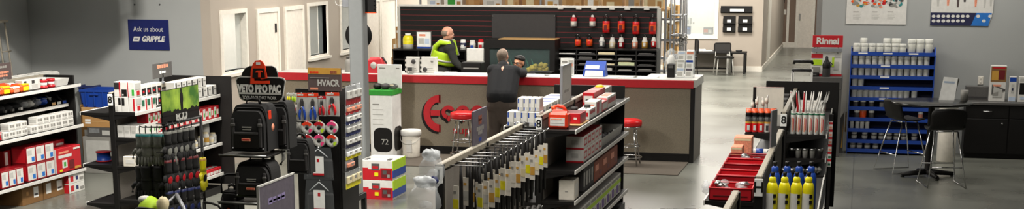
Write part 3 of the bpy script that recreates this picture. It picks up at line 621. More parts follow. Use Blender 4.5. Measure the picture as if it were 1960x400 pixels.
carton('white_carton', 'plain white carton alone on the third shelf behind grey gloves', 'box', (-7.68, YU(262, -7.6, z) + .1, z + .001), (.16, .2, .11), 'white_warm', None, [('F', .2, .8, .3, .7, 'white')], seam='grey_light')
for i, u in enumerate((330, 345, 360, 372, 384, 394, 403, 411)):
    mb = MB(); hh = .1 + .03 * (i % 3); mb.lathe([(0, 0), (.04, 0), (.043, .01), (.043, hh * .8), (.03, hh * .88), (.03, hh, 'cream'), (0, hh, 'cream')], (0, 0, 0), 'white', n=12); mb.lathe([(.0432, hh * .25), (.0436, hh * .26), (.0436, hh * .6), (.0432, hh * .61)], (0, 0, 0), ['cream', 'grey_light', 'gold'][i % 3], n=12)
    tag(mb.build('white_jar', loc=(XF - .06, min(16.22, YU(u, XF - .06, z)), z)), '%s small white jar from the left on the third shelf behind the glove rack' % ORD[i], 'jar', 'small white jars on the third shelf')
mb = MB(); mb.lathe([(0, 0), (.06, 0), (.06, .28), (.045, .285), (.02, .285), (.02, .28), (0, .28)], (0, 0, 0), 'grey_light', n=16); mb.lathe([(.061, .1), (.062, .101), (.062, .2), (.061, .201)], (0, 0, 0), 'white', n=16)
tag(mb.build('paper_roll', loc=(XF - .16, 16.2, z)), 'upright pale roll standing on the third shelf at its far end', 'roll')
z = .251
shelf_row('red_carton', 'box', '{o} flat red and white carton on the bottom shelf behind the glove rack', 'flat red and white cartons on the bottom shelf', XF, .16, z, 392, 444, 6, .075, 'red', None, [('R', .05, .95, .1, .55, 'white'), ('T', .3, .7, .1, .9, 'white')])
p = PX(283, 366, -7.72)
r = empty('tape_dispenser', (-7.72, YU(283, -7.72, z), z), 'small pale metal bracket on the bottom shelf left of the black gloves', 'bracket')
mb = MB(); mb.b2((-.06, -.06, 0), (.06, .06, .01), 'steel_grey'); mb.b2((-.06, -.06, .01), (-.05, .06, .12), 'wood'); mb.b2((-.06, -.06, .11), (.06, .06, .12), 'grey'); mb.build('frame', parent=r)
mb = MB(); mb.lathe([(.02, 0), (.045, 0), (.045, .05), (.02, .05)], (0, 0, .012), 'grey_light', n=16); mb.build('roll', parent=r)
for i, (u, v, zz) in enumerate(((179, 311, .631), (204, 303, .631))):
    p = PZ(u, v, zz); mb = MB(); rr = .085
    mb.lathe([(0, 0), (rr, 0, 'red'), (rr, .012, 'red'), (rr * .9, .013, 'red'), (rr * .9, .1, 'blue'), (rr, .101, 'red' if i == 0 else 'white'), (rr, .113, 'red' if i == 0 else 'white'), (rr * .25, .113), (0, .113)], (0, 0, 0), 'red' if i == 0 else 'white', n=20)
    tag(mb.build('wire_spool', loc=(max(p.x, -8.14) , p.y + (0.12 if i == 0 else .3), zz)), ['blue wire spool with red flanges on the low shelf', 'blue wire spool with a white top flange beside the gondola post'][i], 'spool')
y = 16.3; p = PY(293, 158, 15.2)
x = -7.85; y0, y1 = YU(293, x, 1.5), YU(329, x, 1.5); zt = ZV(117, x, y1)
sign_panel('shelf_sign', 'grey sign with red wording standing above the tall white cartons', (x, y0, 1.49), (x, y1, zt), .012, 'grey_dark', [(.6, .76, .045, 'salmon'), (.34, .36, .03, 'paper')], post=.07)
# ================================================================ GLOVE RACK
def V(*a): return Vector(a)
RY = 11.0
q0 = PY(314, 240, RY); RX = q0.x; RZ = q0.z; RY1 = YU(384, RX, RZ)
r = empty('glove_rack', (RX, (RY + RY1) / 2, 0), 'black wire glove rack with a green picture sign on top', 'rack'); L = -Vector(r.location); RACK = r
mb = MB()
for y in (RY, RY1): mb.tube([(RX, y, 0.03), (RX, y, RZ)], .014, 'black')
mb.tube([(RX, RY, RZ), (RX, RY1, RZ)], .014, 'black'); mb.build('frame', parent=r, loc=L)
for y in (RY, RY1):
    mb = MB(); mb.tube([(RX - .3, y, .015), (RX + .25, y, .015)], .015, 'black'); mb.build('foot', parent=r, loc=L)
for z in (RZ - .05, RZ - .36, RZ - .68, RZ - .72):
    mb = MB(); mb.tube([(RX, RY, z), (RX, RY1, z)], .008, 'black'); mb.build('cross_bar', parent=r, loc=L)
# sign on the rack
sz0 = ZV(232, RX, (RY + RY1) / 2); sz1 = ZV(167, RX, (RY + RY1) / 2)
yA, yB = YU(307, RX, sz1), YU(381, RX, sz0)
mb = MB(); h = sz1 - sz0; w = yB - yA; ym = (yA + yB) / 2
mb.b2((RX - .006, yA, sz0), (RX + .004, yB, sz1), 'black'); s = mb.build('picture_sign', parent=r, loc=L)
def sp(name, m, mk):
    mb = MB(); mk(mb); return mb.build(name, parent=s)
def grad_mat():
    m = bpy.data.materials.new('sign_green'); m.use_nodes = True; nt = m.node_tree; b = nt.nodes['Principled BSDF']
    tc = nt.nodes.new('ShaderNodeTexCoord'); nz = nt.nodes.new('ShaderNodeTexNoise'); nz.inputs['Scale'].default_value = 6; nz.inputs['Detail'].default_value = 6
    nt.links.new(tc.outputs['Object'], nz.inputs['Vector']); rp = nt.nodes.new('ShaderNodeValToRGB'); nt.links.new(nz.outputs['Fac'], rp.inputs[0])
    rp.color_ramp.elements[0].position = .35; rp.color_ramp.elements[1].position = .68; rp.color_ramp.elements[0].color = s2l((58, 112, 34)) + (1,); rp.color_ramp.elements[1].color = s2l((176, 208, 74)) + (1,)
    nt.links.new(rp.outputs[0], b.inputs['Base Color']); b.inputs['Roughness'].default_value = .5; MATS['sign_green'] = m
grad_mat()
sp('picture', 'x', lambda mb: mb.b2((RX + .004, yA + .004, sz0 + .3 * h), (RX + .006, yB - .004, sz1 - .004), 'sign_green'))
def sil(mb):
    y = yA + w * .52; z = sz0 + .3 * h; x0, x1 = RX + .006, RX + .008
    M = Matrix.Translation((x1, 0, 0)) @ Matrix.Rotation(PI / 2, 4, 'Z')
    pts = [(y - .02, z), (y - .024, z + .07), (y - .03, z + .12), (y - .026, z + .15), (y - .012, z + .165), (y - .014, z + .18), (y - .008, z + .2), (y + .008, z + .2), (y + .013, z + .18), (y + .01, z + .165), (y + .026, z + .15), (y + .03, z + .1), (y + .022, z + .07), (y + .02, z)]
    mb.prism(pts, .002, 'black', M=M)
sp('figure_silhouette', 'x', sil)
def fol(mb):
    rr = random.Random(5); M = Matrix.Translation((RX + .0085, 0, 0)) @ Matrix.Rotation(PI / 2, 4, 'Z'); pts = [(yA + .004, sz0 + .26 * h)]
    for k in range(25): pts.append((yA + .004 + (w - .008) * k / 24, sz0 + (.32 + .1 * rr.random()) * h))
    pts.append((yB - .004, sz0 + .26 * h)); mb.prism(pts, .002, 'black', M=M)
sp('grass_silhouette', 'x', fol)
text('ECO', 'lettering', s, (RX + .0065, ym + .0, sz0 + .17 * h), .105, 'grey_light', rot=(PI / 2, 0, PI / 2), depth=.002, bold=.006)
dashes('printed_line', s, ym - .09, ym + .09, RX + .0065, sz0 + .05 * h, .016, 'grey', n=8, axis='y')
def glove(loc, rz, palm, cuff, back, name, label, group, sc=1.0, first={}):
    key = (palm, cuff, back)
    if key not in first:
        r = empty(name, (0, 0, 0), label, 'glove', group)
        mb = MB(); mb.blob((0, 0, -.135), (.05, .018, .06), palm, seg=14, rings=8)
        for k, (dx, l) in enumerate(((-.036, .07), (-.012, .085), (.012, .08), (.035, .06))):
            mb.tube([(dx, 0, -.17), (dx * 1.12, -.004, -.17 - l * .6), (dx * 1.2, -.002, -.17 - l)], [.0125, .012, .008], palm, n=8)
        mb.tube([(-.045, 0, -.12), (-.07, -.006, -.15), (-.076, -.006, -.19)], [.015, .014, .009], palm, n=8)
        mb.build('hand', parent=r)
        mb = MB(); mb.lathe([(.04, 0), (.044, -.02, cuff), (.044, -.022, palm), (.036, -.075, palm), (.044, -.1, palm)], (0, 0, 0), palm, n=14, M=Matrix.Diagonal((1, .5, 1, 1))); mb.build('cuff', parent=r)
        if back:
            mb = MB(); mb.blob((0, -.009, -.15), (.034, .013, .034), back, seg=12, rings=6); mb.build('knuckle_pad', parent=r)
        mb = MB(); mb.tube([(0, .0, .06), (0, -.005, .03), (0, 0, -.005)], .004, 'black_gloss', n=6); mb.build('hang_tag', parent=r)
        first[key] = r
    else: r = dup(first[key], label=label, group=group)
    r.location = loc; r.rotation_euler = (0, 0, rz); r.scale = (sc, sc, sc)
    return r
def peg(parent, a, b, name='peg_hook', m='chrome', r_=.004):
    a, b = Vector(a), Vector(b); L = -Vector(parent.location)
    mb = MB(); mb.tube([a, b + (a - b) * .1, b + Vector((0, 0, .012))], r_, m, n=6); return mb.build(name, parent=parent, loc=L)
# end-face hooks (towards the camera) with grey, then black gloves
for row, (v, palm, cuff, word) in enumerate(((256, 'glove_grey', 'teal', 'grey'), (318, 'black_soft', 'black', 'black'))):
    for k, u in enumerate((268, 279, 290, 301, 312, 324)):
        y = RY - .03 - .025 * (k % 2); p = PY(u, v, y)
        peg(RACK, (RX, RY, p.z + .055), (p.x, y, p.z + .055), r_=.005, m='black')
        glove(p, .25 * (k % 3 - 1), palm, cuff, None, 'work_glove', '%s %s glove from the left, %s row on the rack end' % (ORD[k], word, ['upper', 'lower'][row]), '%s gloves on the rack end' % word, sc=1.12 if row == 0 else 1.2)
# side-face gloves
n = 0
for row, (v, us, palm, cuff, back, word) in enumerate(((247, (321, 332, 343, 354, 366), 'black_soft', 'glove_grey', 'glove_grey', 'grey and black'), (302, (322, 335, 348, 361, 373), 'black_soft', 'red_dark', 'red', 'red and black'), (362, (325, 338, 351, 364, 377), 'black_soft', 'blue_dark', 'blue_dark', 'blue and black'))):
    for k, u in enumerate(us):
        x = RX + .1; z = ZV(v, x, (RY + RY1) / 2); y = YU(u, x, z)
        z = ZV(v - (u - 345) * .18, x, y)
        peg(RACK, (RX, y, z + .06), (x, y, z + .06), m='black')
        glove((x, y, z), PI / 2 + .1 * (k % 3 - 1), palm, cuff, back, 'work_glove', '%s %s glove from the left on the glove rack side' % (ORD[k], word), '%s gloves on the rack side' % word, sc=1.1)
x = RX + .1; z = ZV(296, x, RY1); y = YU(388, x, z)
peg(RACK, (RX, RY1, z + .06), (x, y, z + .06), m='black'); glove((x, y, z), PI / 2, 'yellow', 'gold', 'black', 'work_glove', 'yellow and black glove at the right edge of the glove rack', 'yellow gloves', sc=1.15)
# lime vest-like pack and grey handle in the bottom
p = PY(287, 398, 10.6)
r = empty('lime_pack', (p.x, 10.6, 0), 'lime green helmet-like pack with white top, below the black gloves', 'helmet')
mb = MB(); z = p.z; mb.blob((0, 0, z - .06), (.1, .13, .16), 'lime', seg=20, rings=12); mb.build('shell', parent=r)
mb = MB(); mb.blob((-.035, -.02, z + .075), (.05, .05, .03), 'white', jit=.1, rnd=R); mb.build('cap', parent=r); mb = MB(); mb.tube([(.1 * math.cos(t), -.128 * abs(math.sin(t)) - .004, z - .03 + .05 * math.sin(t)) for t in [PI * k / 8 for k in range(9)]], .012, 'black'); mb.build('visor', parent=r)
mb = MB(); mb.lathe([(0, 0), (.12, 0), (.12, .015), (.02, .03), (.02, z - .2), (0, z - .2)], (0, 0, 0), 'black', n=16); mb.build('stand', parent=r)
p = PY(316, 398, 10.5); q = PY(332, 345, 10.8)
r = empty('grey_tool_handle', (p.x, 10.5, 0), 'long grey pole leaning against the lower glove rack', 'pole')
mb = MB(); d = (q - p).normalized(); b = p + d * (p.z / -d.z if d.z < 0 else -p.z / d.z); e0 = PY(352, 396, 10.4); mb.tube([(PY(338, 372, 10.7) - Vector((0, 0, 0))), PY(352, 398, 10.45), (PY(352, 398, 10.45).x + .2, 10.2, .02)], .016, 'steel_grey'); mb.build('shaft', parent=r, loc=-Vector(r.location))
mb = MB(); mb.blob(PY(312, 392, 10.55), (.05, .05, .07), 'cream', jit=.1, rnd=R); mb.tube([PY(312, 396, 10.55), PY(338, 372, 10.7)], .01, 'steel_grey'); mb.build('grip', parent=r, loc=-Vector(r.location))
# ================================================================ TOOL-BAG DISPLAY
BYD = 11.6
c = PY(499, 156, BYD)
r = empty('bag_display_stand', (c.x, BYD, 0), 'black tool bag display stand topped by a shaped dark sign', 'display stand'); L = -Vector(r.location); BAGS = r
mb = MB(); mb.tube([(c.x - .0, BYD + .2, .02), (c.x, BYD + .2, c.z)], .02, 'black'); mb.build('pole', parent=r, loc=L)
mb = MB(); mb.b2((c.x - .3, BYD - .1, 0), (c.x + .3, BYD + .45, .02), 'black', bev=.004); mb.build('base', parent=r, loc=L)
def poly(us, y): return [(PY(u, v, y).x, PY(u, v, y).z) for u, v in us]
def plate(us, y, d, m, name, parent, L): mb = MB(); mb.prism(poly(us, y), d, m, M=Matrix.Translation((0, y, 0))); return mb.build(name, parent=parent, loc=L)
hump = [(462, 150), (464, 140), (470, 131), (478, 127), (520, 127), (527, 131), (530, 140), (531, 150)]
body = [(451, 153), (453, 148), (458, 146), (536, 148), (543, 150), (546, 155), (541, 188), (537, 193), (530, 196), (470, 194), (462, 191), (458, 186)]
def grow(us, k):
    cu = sum(a for a, b in us) / len(us); cv = sum(b for a, b in us) / len(us); return [(cu + (a - cu) * k[0], cv + (b - cv) * k[1]) for a, b in us]
plate(grow(hump, (1.03, 1.08)), BYD, .012, 'steel', 'sign_crest_edge', r, L); plate(hump, BYD - .004, .012, 'black', 'sign_crest', r, L)
s1 = plate(body, BYD - .012, .012, 'grey_light', 'sign_edge', r, L); s2 = plate(grow(body, (.965, .91)), BYD - .018, .012, 'black', 'sign_board', r, L)
def om(mb):                                        # orange open-bag mark with a hammer
    y = BYD - .03; T = Matrix.Translation((0, y, 0))
    o = poly([(479, 160), (480, 134), (484, 122), (489, 116), (498, 115), (503, 119), (507, 126), (511, 150), (500, 152), (498, 150), (486, 150), (486, 155), (515, 155), (515, 160)], y)
    mb.prism(o, .012, 'orange_red', M=T)
mb = MB(); om(mb); em = mb.build('emblem', parent=r, loc=L); em['label'] = 'orange bag emblem'
plate([(483, 149), (484.5, 131), (504.5, 131), (507, 149)], BYD - .034, .004, 'black', 'emblem_window', em, L * 0)
plate([(488, 139), (491, 135), (501, 135), (503, 139), (499, 138), (499, 148), (494, 148), (494, 139)], BYD - .038, .004, 'orange_red', 'emblem_hammer', em, L * 0)
mb = MB(); mb.b2(PY(490, 124, BYD - .034), PY(498, 119, BYD - .03), 'white'); mb.build('emblem_handle', parent=em)
text('VETO PRO PAC', 'lettering', r, Vector((PY(498, 170, BYD).x, BYD - .0195, PY(498, 170, BYD).z)) + L, .085, 'white', width=PY(540, 170, BYD).x - PY(457, 170, BYD).x, depth=.0015, bold=.005)
mb = MB(); a, b = PY(459, 179.5, BYD), PY(540, 178, BYD); mb.b2((a.x, BYD - .021, a.z), (b.x, BYD - .017, b.z), 'grey_light'); mb.build('sign_rule', parent=r, loc=L)
text('TOOL BAGS THAT WORK', 'lettering', r, Vector((PY(498, 188, BYD).x, BYD - .0195, PY(498, 187, BYD).z)) + L, .04, 'grey_light', width=PY(531, 187, BYD).x - PY(466, 187, BYD).x, depth=.0015)
for u, v, d_ in ((485, 291, 0), (482, 380, 0)):
    p = PY(u, v, BYD); mb = MB(); mb.b2((p.x - .22, BYD - .22, p.z - .02), (p.x + .22, BYD + .2, p.z - .004), 'black', bev=.003); mb.tube([(p.x - .22, BYD - .23, p.z + .0), (p.x + .22, BYD - .23, p.z + .0)], .006, 'steel'); mb.build('shelf', parent=r, loc=L)
mb = MB()
p = PY(428, 338, BYD); mb.tube([(c.x, BYD + .2, p.z), (p.x + .03, BYD, p.z + .02), (p.x, BYD - .05, p.z), (p.x, BYD - .05, p.z - .14)], .012, 'black'); mb.build('arm', parent=r, loc=L)
mb = MB(); p = PY(395, 388, BYD); mb.tube([PY(390, 387, BYD), PY(405, 389, BYD), PY(418, 394, BYD), PY(424, 402, BYD - .02)], .011, 'black'); mb.tube([PY(390, 387, BYD), (PY(390, 387, BYD).x - .05, BYD + .05, .02)], .011, 'black'); mb.build('side_arm', parent=r, loc=L)
def bag(label, u0, u1, v0, v1, y, dep, logo=True, handle=True, strap=True, orange=False, rz=0.0, z0=None):
    p0, p1 = PY(u0, v1, y), PY(u1, v0, y); w, h = p1.x - p0.x, p1.z - p0.z; x = (p0.x + p1.x) / 2; zb = p0.z if z0 is None else z0
    r = empty('tool_bag', (x, y + dep / 2, zb), label, 'bag', rz=rz)
    def outline(w, h, k=.4):
        o = [(-w / 2, 0), (w / 2, 0)]; n = 7
        for i in range(n + 1): a = PI / 2 * i / n; o.append((w / 2 * (1 - k) + w / 2 * k * math.cos(a), h * (1 - k) + h * k * math.sin(a)))
        for i in range(n + 1): a = PI / 2 + PI / 2 * i / n; o.append((-w / 2 * (1 - k) + w / 2 * k * math.cos(a), h * (1 - k) + h * k * math.sin(a)))
        return o
    mb = MB(); mb.prism(outline(w, h), dep * .8, 'black_soft', M=Matrix.Translation((0, -dep * .3, 0))); mb.build('bag_body', parent=r)
    mb = MB(); mb.prism(outline(w * .94, h * .88), dep * .2, 'black_soft', M=Matrix.Translation((0, -dep * .5, 0))); mb.build('front_panel', parent=r)
    mb = MB(); mb.prism(outline(w * .7, h * .36, .2), dep * .1, 'black', M=Matrix.Translation((0, -dep * .58, h * .08))); mb.b2((-w * .33, -dep * .595, h * .38), (w * .33, -dep * .5, h * .43), 'char', bev=.004); mb.build('front_pocket', parent=r)
    mb = MB(); o = outline(w * .97, h * .93); mb.tube([(a, -dep * .31, b + .002) for a, b in o[1:]], .005, 'black', n=6); mb.build('zipper', parent=r)
    mb = MB(); mb.b2((-w * .46, -dep * .53, 0), (w * .46, dep * .48, h * .09), 'black_gloss', bev=.01); mb.build('moulded_base', parent=r)
    for s in (-1, 1):
        mb = MB(); mb.b2((s * w * .38 - .012, -dep * .56, h * .1), (s * w * .38 + .012, -dep * .5, h * .72), 'char', bev=.003); mb.b2((s * w * .38 - .018, -dep * .58, h * .55), (s * w * .38 + .018, -dep * .5, h * .62), 'grey_dark', bev=.004); mb.build('strap', parent=r)
    if handle:
        mb = MB(); mb.tube([(-w * .2, 0, h - .005), (-w * .17, 0, h + .035), (0, 0, h + .045), (w * .17, 0, h + .035), (w * .2, 0, h - .005)], .014, 'black', n=8); mb.build('carry_handle', parent=r)
    if logo:
        mb = MB(); mb.box((0, -dep * .6, h * .27), (w * .24, .006, h * .06), 'salmon'); mb.box((0, -dep * .603, h * .27), (w * .2, .006, h * .025), 'red'); mb.build('logo_patch', parent=r)
        mb = MB(); mb.box((0, -dep * .52, h * .53), (w * .26, .01, h * .025), 'grey'); mb.box((0, -dep * .52, h * .48), (w * .24, .01, h * .02), 'grey'); mb.build('name_strip', parent=r)
    if orange:
        mb = MB(); mb.lathe([(0, 0), (w * .08, 0), (w * .08, .006), (0, .006)], (0, 0, 0), 'orange', n=18, M=Matrix.Translation((orange[0] * w, -dep * orange[2], orange[1] * h)) @ Matrix.Rotation(PI / 2, 4, 'X')); mb.build('round_patch', parent=r)
    return r
b1 = bag('large black backpack on the upper display shelf under the shaped sign', 441, 505, 203, 289, BYD - .2, .3, orange=None)
B1W = PY(505, 289, BYD - .2).x - PY(441, 289, BYD - .2).x; B1H = PY(441, 203, BYD - .2).z - PY(441, 289, BYD - .2).z
b2 = bag('plain black tool bag behind the upper backpack, nearer the blister rack', 508, 548, 196, 284, BYD + .1, .22, logo=False)
mb = MB(); mb.box((B1W / 2 + .002, -.02, B1H * .72), (.008, .06, .13), 'orange_red', bev=.003); mb.build('orange_panel', parent=b1)
mb = MB(); mb.lathe([(0, 0), (.032, 0), (.032, .008), (0, .008)], (B1W / 2 + .001, .03, B1H * .5), 'salmon', n=18, M=Matrix.Rotation(PI / 2, 4, 'Y')); mb.build('round_patch', parent=b1)
bag('black backpack on the lower display shelf beside the tilted sign', 449, 514, 313, 377, BYD - .2, .26, logo=True)
bag('small black pouch with an orange round patch beside the lower backpack', 423, 454, 366, 412, BYD - .12, .14, logo=False, orange=(.0, .28, .62), z0=None)
bag('black tool pouch hanging between the bag stand and the blister-pack rack', 549, 590, 268, 332, BYD + .5, .16, logo=False, orange=None)
peg(BAGS, (c.x, BYD + .22, PY(569, 262, BYD + .58).z), (PY(569, 262, BYD + .58).x, BYD + .58, PY(569, 262, BYD + .58).z), m='black', name='hook', r_=.008)
for (u, v, l) in ((538, 262, 0), (541, 302, 1)):
    p = PY(u, v, BYD + .3); mb = MB(); mb.tube([(p.x, BYD + .3, p.z + .06), (p.x + .02, BYD + .28, p.z), (p.x - .015, BYD + .28, p.z - .06)], [.012, .02, .014], 'cardboard_dark' if l == 0 else 'grey_light', n=8); o = mb.build('strap_clip')
    tag(o, ['tan strap end hanging behind the upper black backpack', 'pale tag hanging between black bags beside the blister rack'][l], 'strap')
    peg(BAGS, (c.x, BYD + .22, p.z + .06), (p.x, BYD + .3, p.z + .062), m='black', name='hook')
# little things behind the bags: two pale cartons on the display
p = PY(462, 312, BYD + .25)
# ================================================================ TILTED SIGN IN FRONT
y0 = 9.6; a = PY(493, 358, y0); y1 = YU(561, a.x, a.z); zt = a.z
r = sign_panel('promotion_sign', 'purple-grey promotion sign with script lettering at the bottom edge', (a.x, y0, zt - .62), (a.x, y1, zt), .012, 'purple_grey', [(.5, .78, .05, 'purple_light'), (.46, .775, .018, 'navy'), (.3, .55, .06, 'grey_light')], frame='grey_light')
mb = MB(); mb.b2((-.015, -.01, -(zt - .62)), (.015, .01, .05), 'steel_grey'); mb.b2((-.2, -.15, -(zt - .62)), (.2, .15, -(zt - .62) + .015), 'black', bev=.004); mb.build('sign_stand', parent=r)
# ================================================================ BLISTER-PACK RACK
HY = 12.9
pL, pR = PY(560, 300, HY), PY(652, 300, HY); zt = PY(620, 172, HY).z
r = empty('blister_rack', ((pL.x + pR.x) / 2, HY + .2, 0), 'black pegged display rack full of hanging tool packs below a gold and dark header', 'display rack'); L = -Vector(r.location); BR = r
mb = MB(); mb.b2((pL.x + .03, HY + .05, .12), (pR.x - .03, HY + .08, zt), 'black'); mb.build('peg_panel', parent=r, loc=L)
mb = MB(); mb.b2((pL.x + .02, HY, 0), (pR.x, HY + .5, .12), 'black', bev=.006); mb.build('base', parent=r, loc=L)
mb = MB(); mb.b2((pR.x - .04, HY + .08, .12), (pR.x - .02, HY + .55, zt), 'black'); mb.build('side_panel', parent=r, loc=L)
a, b = PY(588, 174, HY), PY(650, 131, HY)
mb = MB(); mb.b2((a.x, HY + .03, a.z), (b.x, HY + .05, b.z), 'brown_sign'); mb.b2((a.x, HY + .028, PY(588, 142, HY).z), (b.x, HY + .03, b.z), 'gold'); h_ = mb.build('header_sign', parent=r, loc=L)
mb = MB(); mb.b2((a.x + .02, HY + .026, PY(588, 150, HY).z), (b.x - .12, HY + .03, PY(588, 148.5, HY).z), 'grey'); mb.b2((a.x + .02, HY + .026, PY(588, 172, HY).z), (a.x + .1, HY + .03, PY(588, 168, HY).z), 'salmon'); mb.build('header_stripes', parent=h_)
text('HVACR', 'lettering', h_, (PY(626, 160, HY).x, HY + .029, PY(626, 160, HY).z), .085, 'grey_light', width=PY(648, 160, HY).x - PY(606, 160, HY).x, depth=.0015, bold=.003)
dashes('printed_line', h_, PY(591, 137, HY).x, PY(608, 137, HY).x, HY + .027, PY(608, 139, HY).z, .022, 'orange_red', n=6); dashes('printed_line', h_, PY(630, 137, HY).x, PY(643, 137, HY).x, HY + .027, PY(608, 138, HY).z, .03, 'brick', n=4)
def pk(name, label, group, u0, u1, v0, v1, y, build, cat='pack', pegz=True):
    p0, p1 = PY(u0, v1, y), PY(u1, v0, y); w, h = p1.x - p0.x, p1.z - p0.z; x = (p0.x + p1.x) / 2
    r = empty(name, (x, y, p0.z), label, cat, group); build(r, w, h)
    if pegz: peg(BR, (x, HY + .06, p1.z - .012), (x, y - .02, p1.z - .012))
    return r
def snips(c, hc):
    def f(r, w, h):
        mb = MB(); mb.b2((-w / 2, 0, 0), (w / 2, .003, h), 'grey_light', bev=.001); mb.b2((-w / 2, -.002, h * .86), (w / 2, 0, h), hc); mb.b2((-w * .4, -.003, h * .9), (w * .1, -.001, h * .96), 'white'); mb.build('backing_card', parent=r)
        for s in (-1, 1):
            mb = MB(); mb.tube([(s * w * .05, -.014, h * .52), (s * w * .17, -.014, h * .4), (s * w * .24, -.014, h * .2), (s * w * .2, -.014, h * .06)], [.008, .012, .012, .009], c, n=8); mb.build('grip', parent=r)
        mb = MB()
        for s in (-1, 1): mb.prism([(s * w * .02, h * .46), (s * w * .14, h * .56), (s * w * .15, h * .68), (s * .004, h * .82), (-s * w * .02, h * .6)], .01, 'char' , M=Matrix.Translation((0, -.018 + .004 * s, 0)))
        mb.build('jaws', parent=r)
        mb = MB(); mb.lathe([(0, 0), (.008, 0), (.008, .012), (0, .012)], (0, -.026, h * .5), 'steel', n=10, M=Matrix.Rotation(-PI / 2, 4, 'X')); mb.build('pivot', parent=r)
    return f
cols = [('blue', 'orange_red'), ('blue', 'orange_red'), ('red', 'red'), ('red_bright', 'orange_red')]
for k, (u0, u1, v0, v1) in enumerate(((569, 589, 178, 232), (590, 609, 178, 232), (609, 624, 184, 222), (624, 649, 177, 222))):
    pk('tin_snips_pack', ['blue-handled snips pack at the left end of the top row', 'blue-handled snips pack next to the small red pliers', 'small red-handled pliers pack with a red-topped card', 'large open red-handled snips pack at the right of the top row'][k], None, u0, u1, v0, v1, HY - .06, snips(*cols[k]))
def disc(m1, m2):
    def f(r, w, h):
        R_ = w / 2 * .96
        mb = MB(); mb.lathe([(R_ * .28, 0), (R_ * .95, 0), (R_, .006), (R_, .03), (R_ * .95, .036), (R_ * .28, .036), (R_ * .28, 0)], (0, .02, h * .48), 'grey_light', n=24, M=Matrix.Rotation(PI / 2, 4, 'X')); mb.build('coil', parent=r)
        mb = MB(); ring_seg(mb, 0, h * .48, R_ * .98, R_ * .5, 30, 150, -.019, .002, m1); mb.build('label_band', parent=r)
        mb = MB(); ring_seg(mb, 0, h * .48, R_ * .9, R_ * .45, 300, 350, -.02, .002, m2); mb.lathe([(0, 0), (R_ * .27, 0), (R_ * .27, .03), (0, .03)], (0, .01, h * .48), 'black', n=16, M=Matrix.Rotation(PI / 2, 4, 'X')); mb.build('hub', parent=r)
        mb = MB(); mb.b2((-.012, -.004, h * .93), (.012, .004, h * 1.05), m2); mb.build('hang_tab', parent=r)
    return f
for row, v in enumerate((232, 257)):
    for k, u in enumerate((577, 600, 624)):
        pk('wire_coil_pack', '%s round coil pack in the %s row under the snips' % (['left', 'middle', 'right'][k], ['upper', 'lower'][row]), 'round coil packs', u, u + 23, v, v + 24, HY - .06, disc(['orange_red', 'red', 'pink'][(k + row) % 3], ['pink', 'lime', 'pink'][(k + row * 2) % 3]))
def polybag(r, w, h):
    mb = MB(); mb.prism([(-w * .5, 0), (w * .5, 0), (w * .46, h * .7), (w * .42, h), (-w * .42, h), (-w * .46, h * .7)], .002, 'film', M=Matrix.Translation((0, -.035, 0))); mb.build('clear_film', parent=r)
    mb = MB(); mb.box((0, 0, h * .33), (w * .86, .06, h * .62), 'black_soft', bev=.02); mb.build('black_bundle', parent=r)
    mb = MB(); mb.b2((-w * .18, -.042, h * .2), (w * .18, -.038, h * .72), 'paper'); mb.b2((-w * .18, -.043, h * .14), (w * .18, -.038, h * .2), 'red'); mb.b2((-w * .04, -.043, h * .55), (w * .04, -.041, h * .65), 'red'); mb.build('white_label', parent=r)
    for s in (-1, 1):
        mb = MB(); mb.tube([(0, -.036, h * .95), (s * w * .12, -.03, h * .85), (s * w * .32, -.034, h * .7)], [.003, .007, .003], 'clear_white', n=6); mb.build('film_fold', parent=r)
pk('black_bundle_bag', 'clear bag of black goods with white and red label, upper of two', None, 584, 640, 282, 342, HY - .08, polybag)
pk('black_bundle_bag', 'clear bag of black goods with white and red label, lower of two', None, 586, 642, 345, 410, HY - .08, polybag)
def small(m1, m2, n=2):
    def f(r, w, h):
        mb = MB(); mb.b2((-w / 2, 0, 0), (w / 2, .003, h), 'grey_light'); mb.b2((-w / 2, -.002, h * .7), (w / 2, 0, h), m1); mb.build('backing_card', parent=r)
        for k in range(n):
            mb = MB(); x = (-.5 + (k + .5) / n) * w * .8; mb.blob((x, -.012, h * .35), (w * .35 / n, .012, h * .32), m2, seg=10, rings=6); mb.build('blister', parent=r)
    return f
for k, (u0, u1, v0, v1, m1, m2, l) in enumerate(((549, 558, 178, 196, 'white', 'yellow', 'yellow clips pack at the top left of the blister rack, left one'), (558, 568, 178, 196, 'white', 'lime', 'yellow clips pack at the top left of the blister rack, right one'), (543, 556, 200, 216, 'red', 'red_bright', 'red plug pack left of the snips, outer one'), (556, 569, 200, 216, 'white', 'red', 'red and white plug pack left of the snips, inner one'),
        (557, 570, 220, 231, 'yellow', 'white', 'small yellow-topped pack left of the coils'), (550, 562, 232, 254, 'grey', 'steel_grey', 'grey fittings pack left of the coils, outer one'), (562, 576, 234, 256, 'white', 'grey_dark', 'dark fittings pack left of the coils, inner one'), (562, 576, 258, 270, 'white', 'grey_light', 'pale fittings pack left of the lower coil row'))):
    pk('fittings_pack', l, None, u0, u1, v0, v1, HY - .05 - .02 * (k % 2), small(m1, m2))
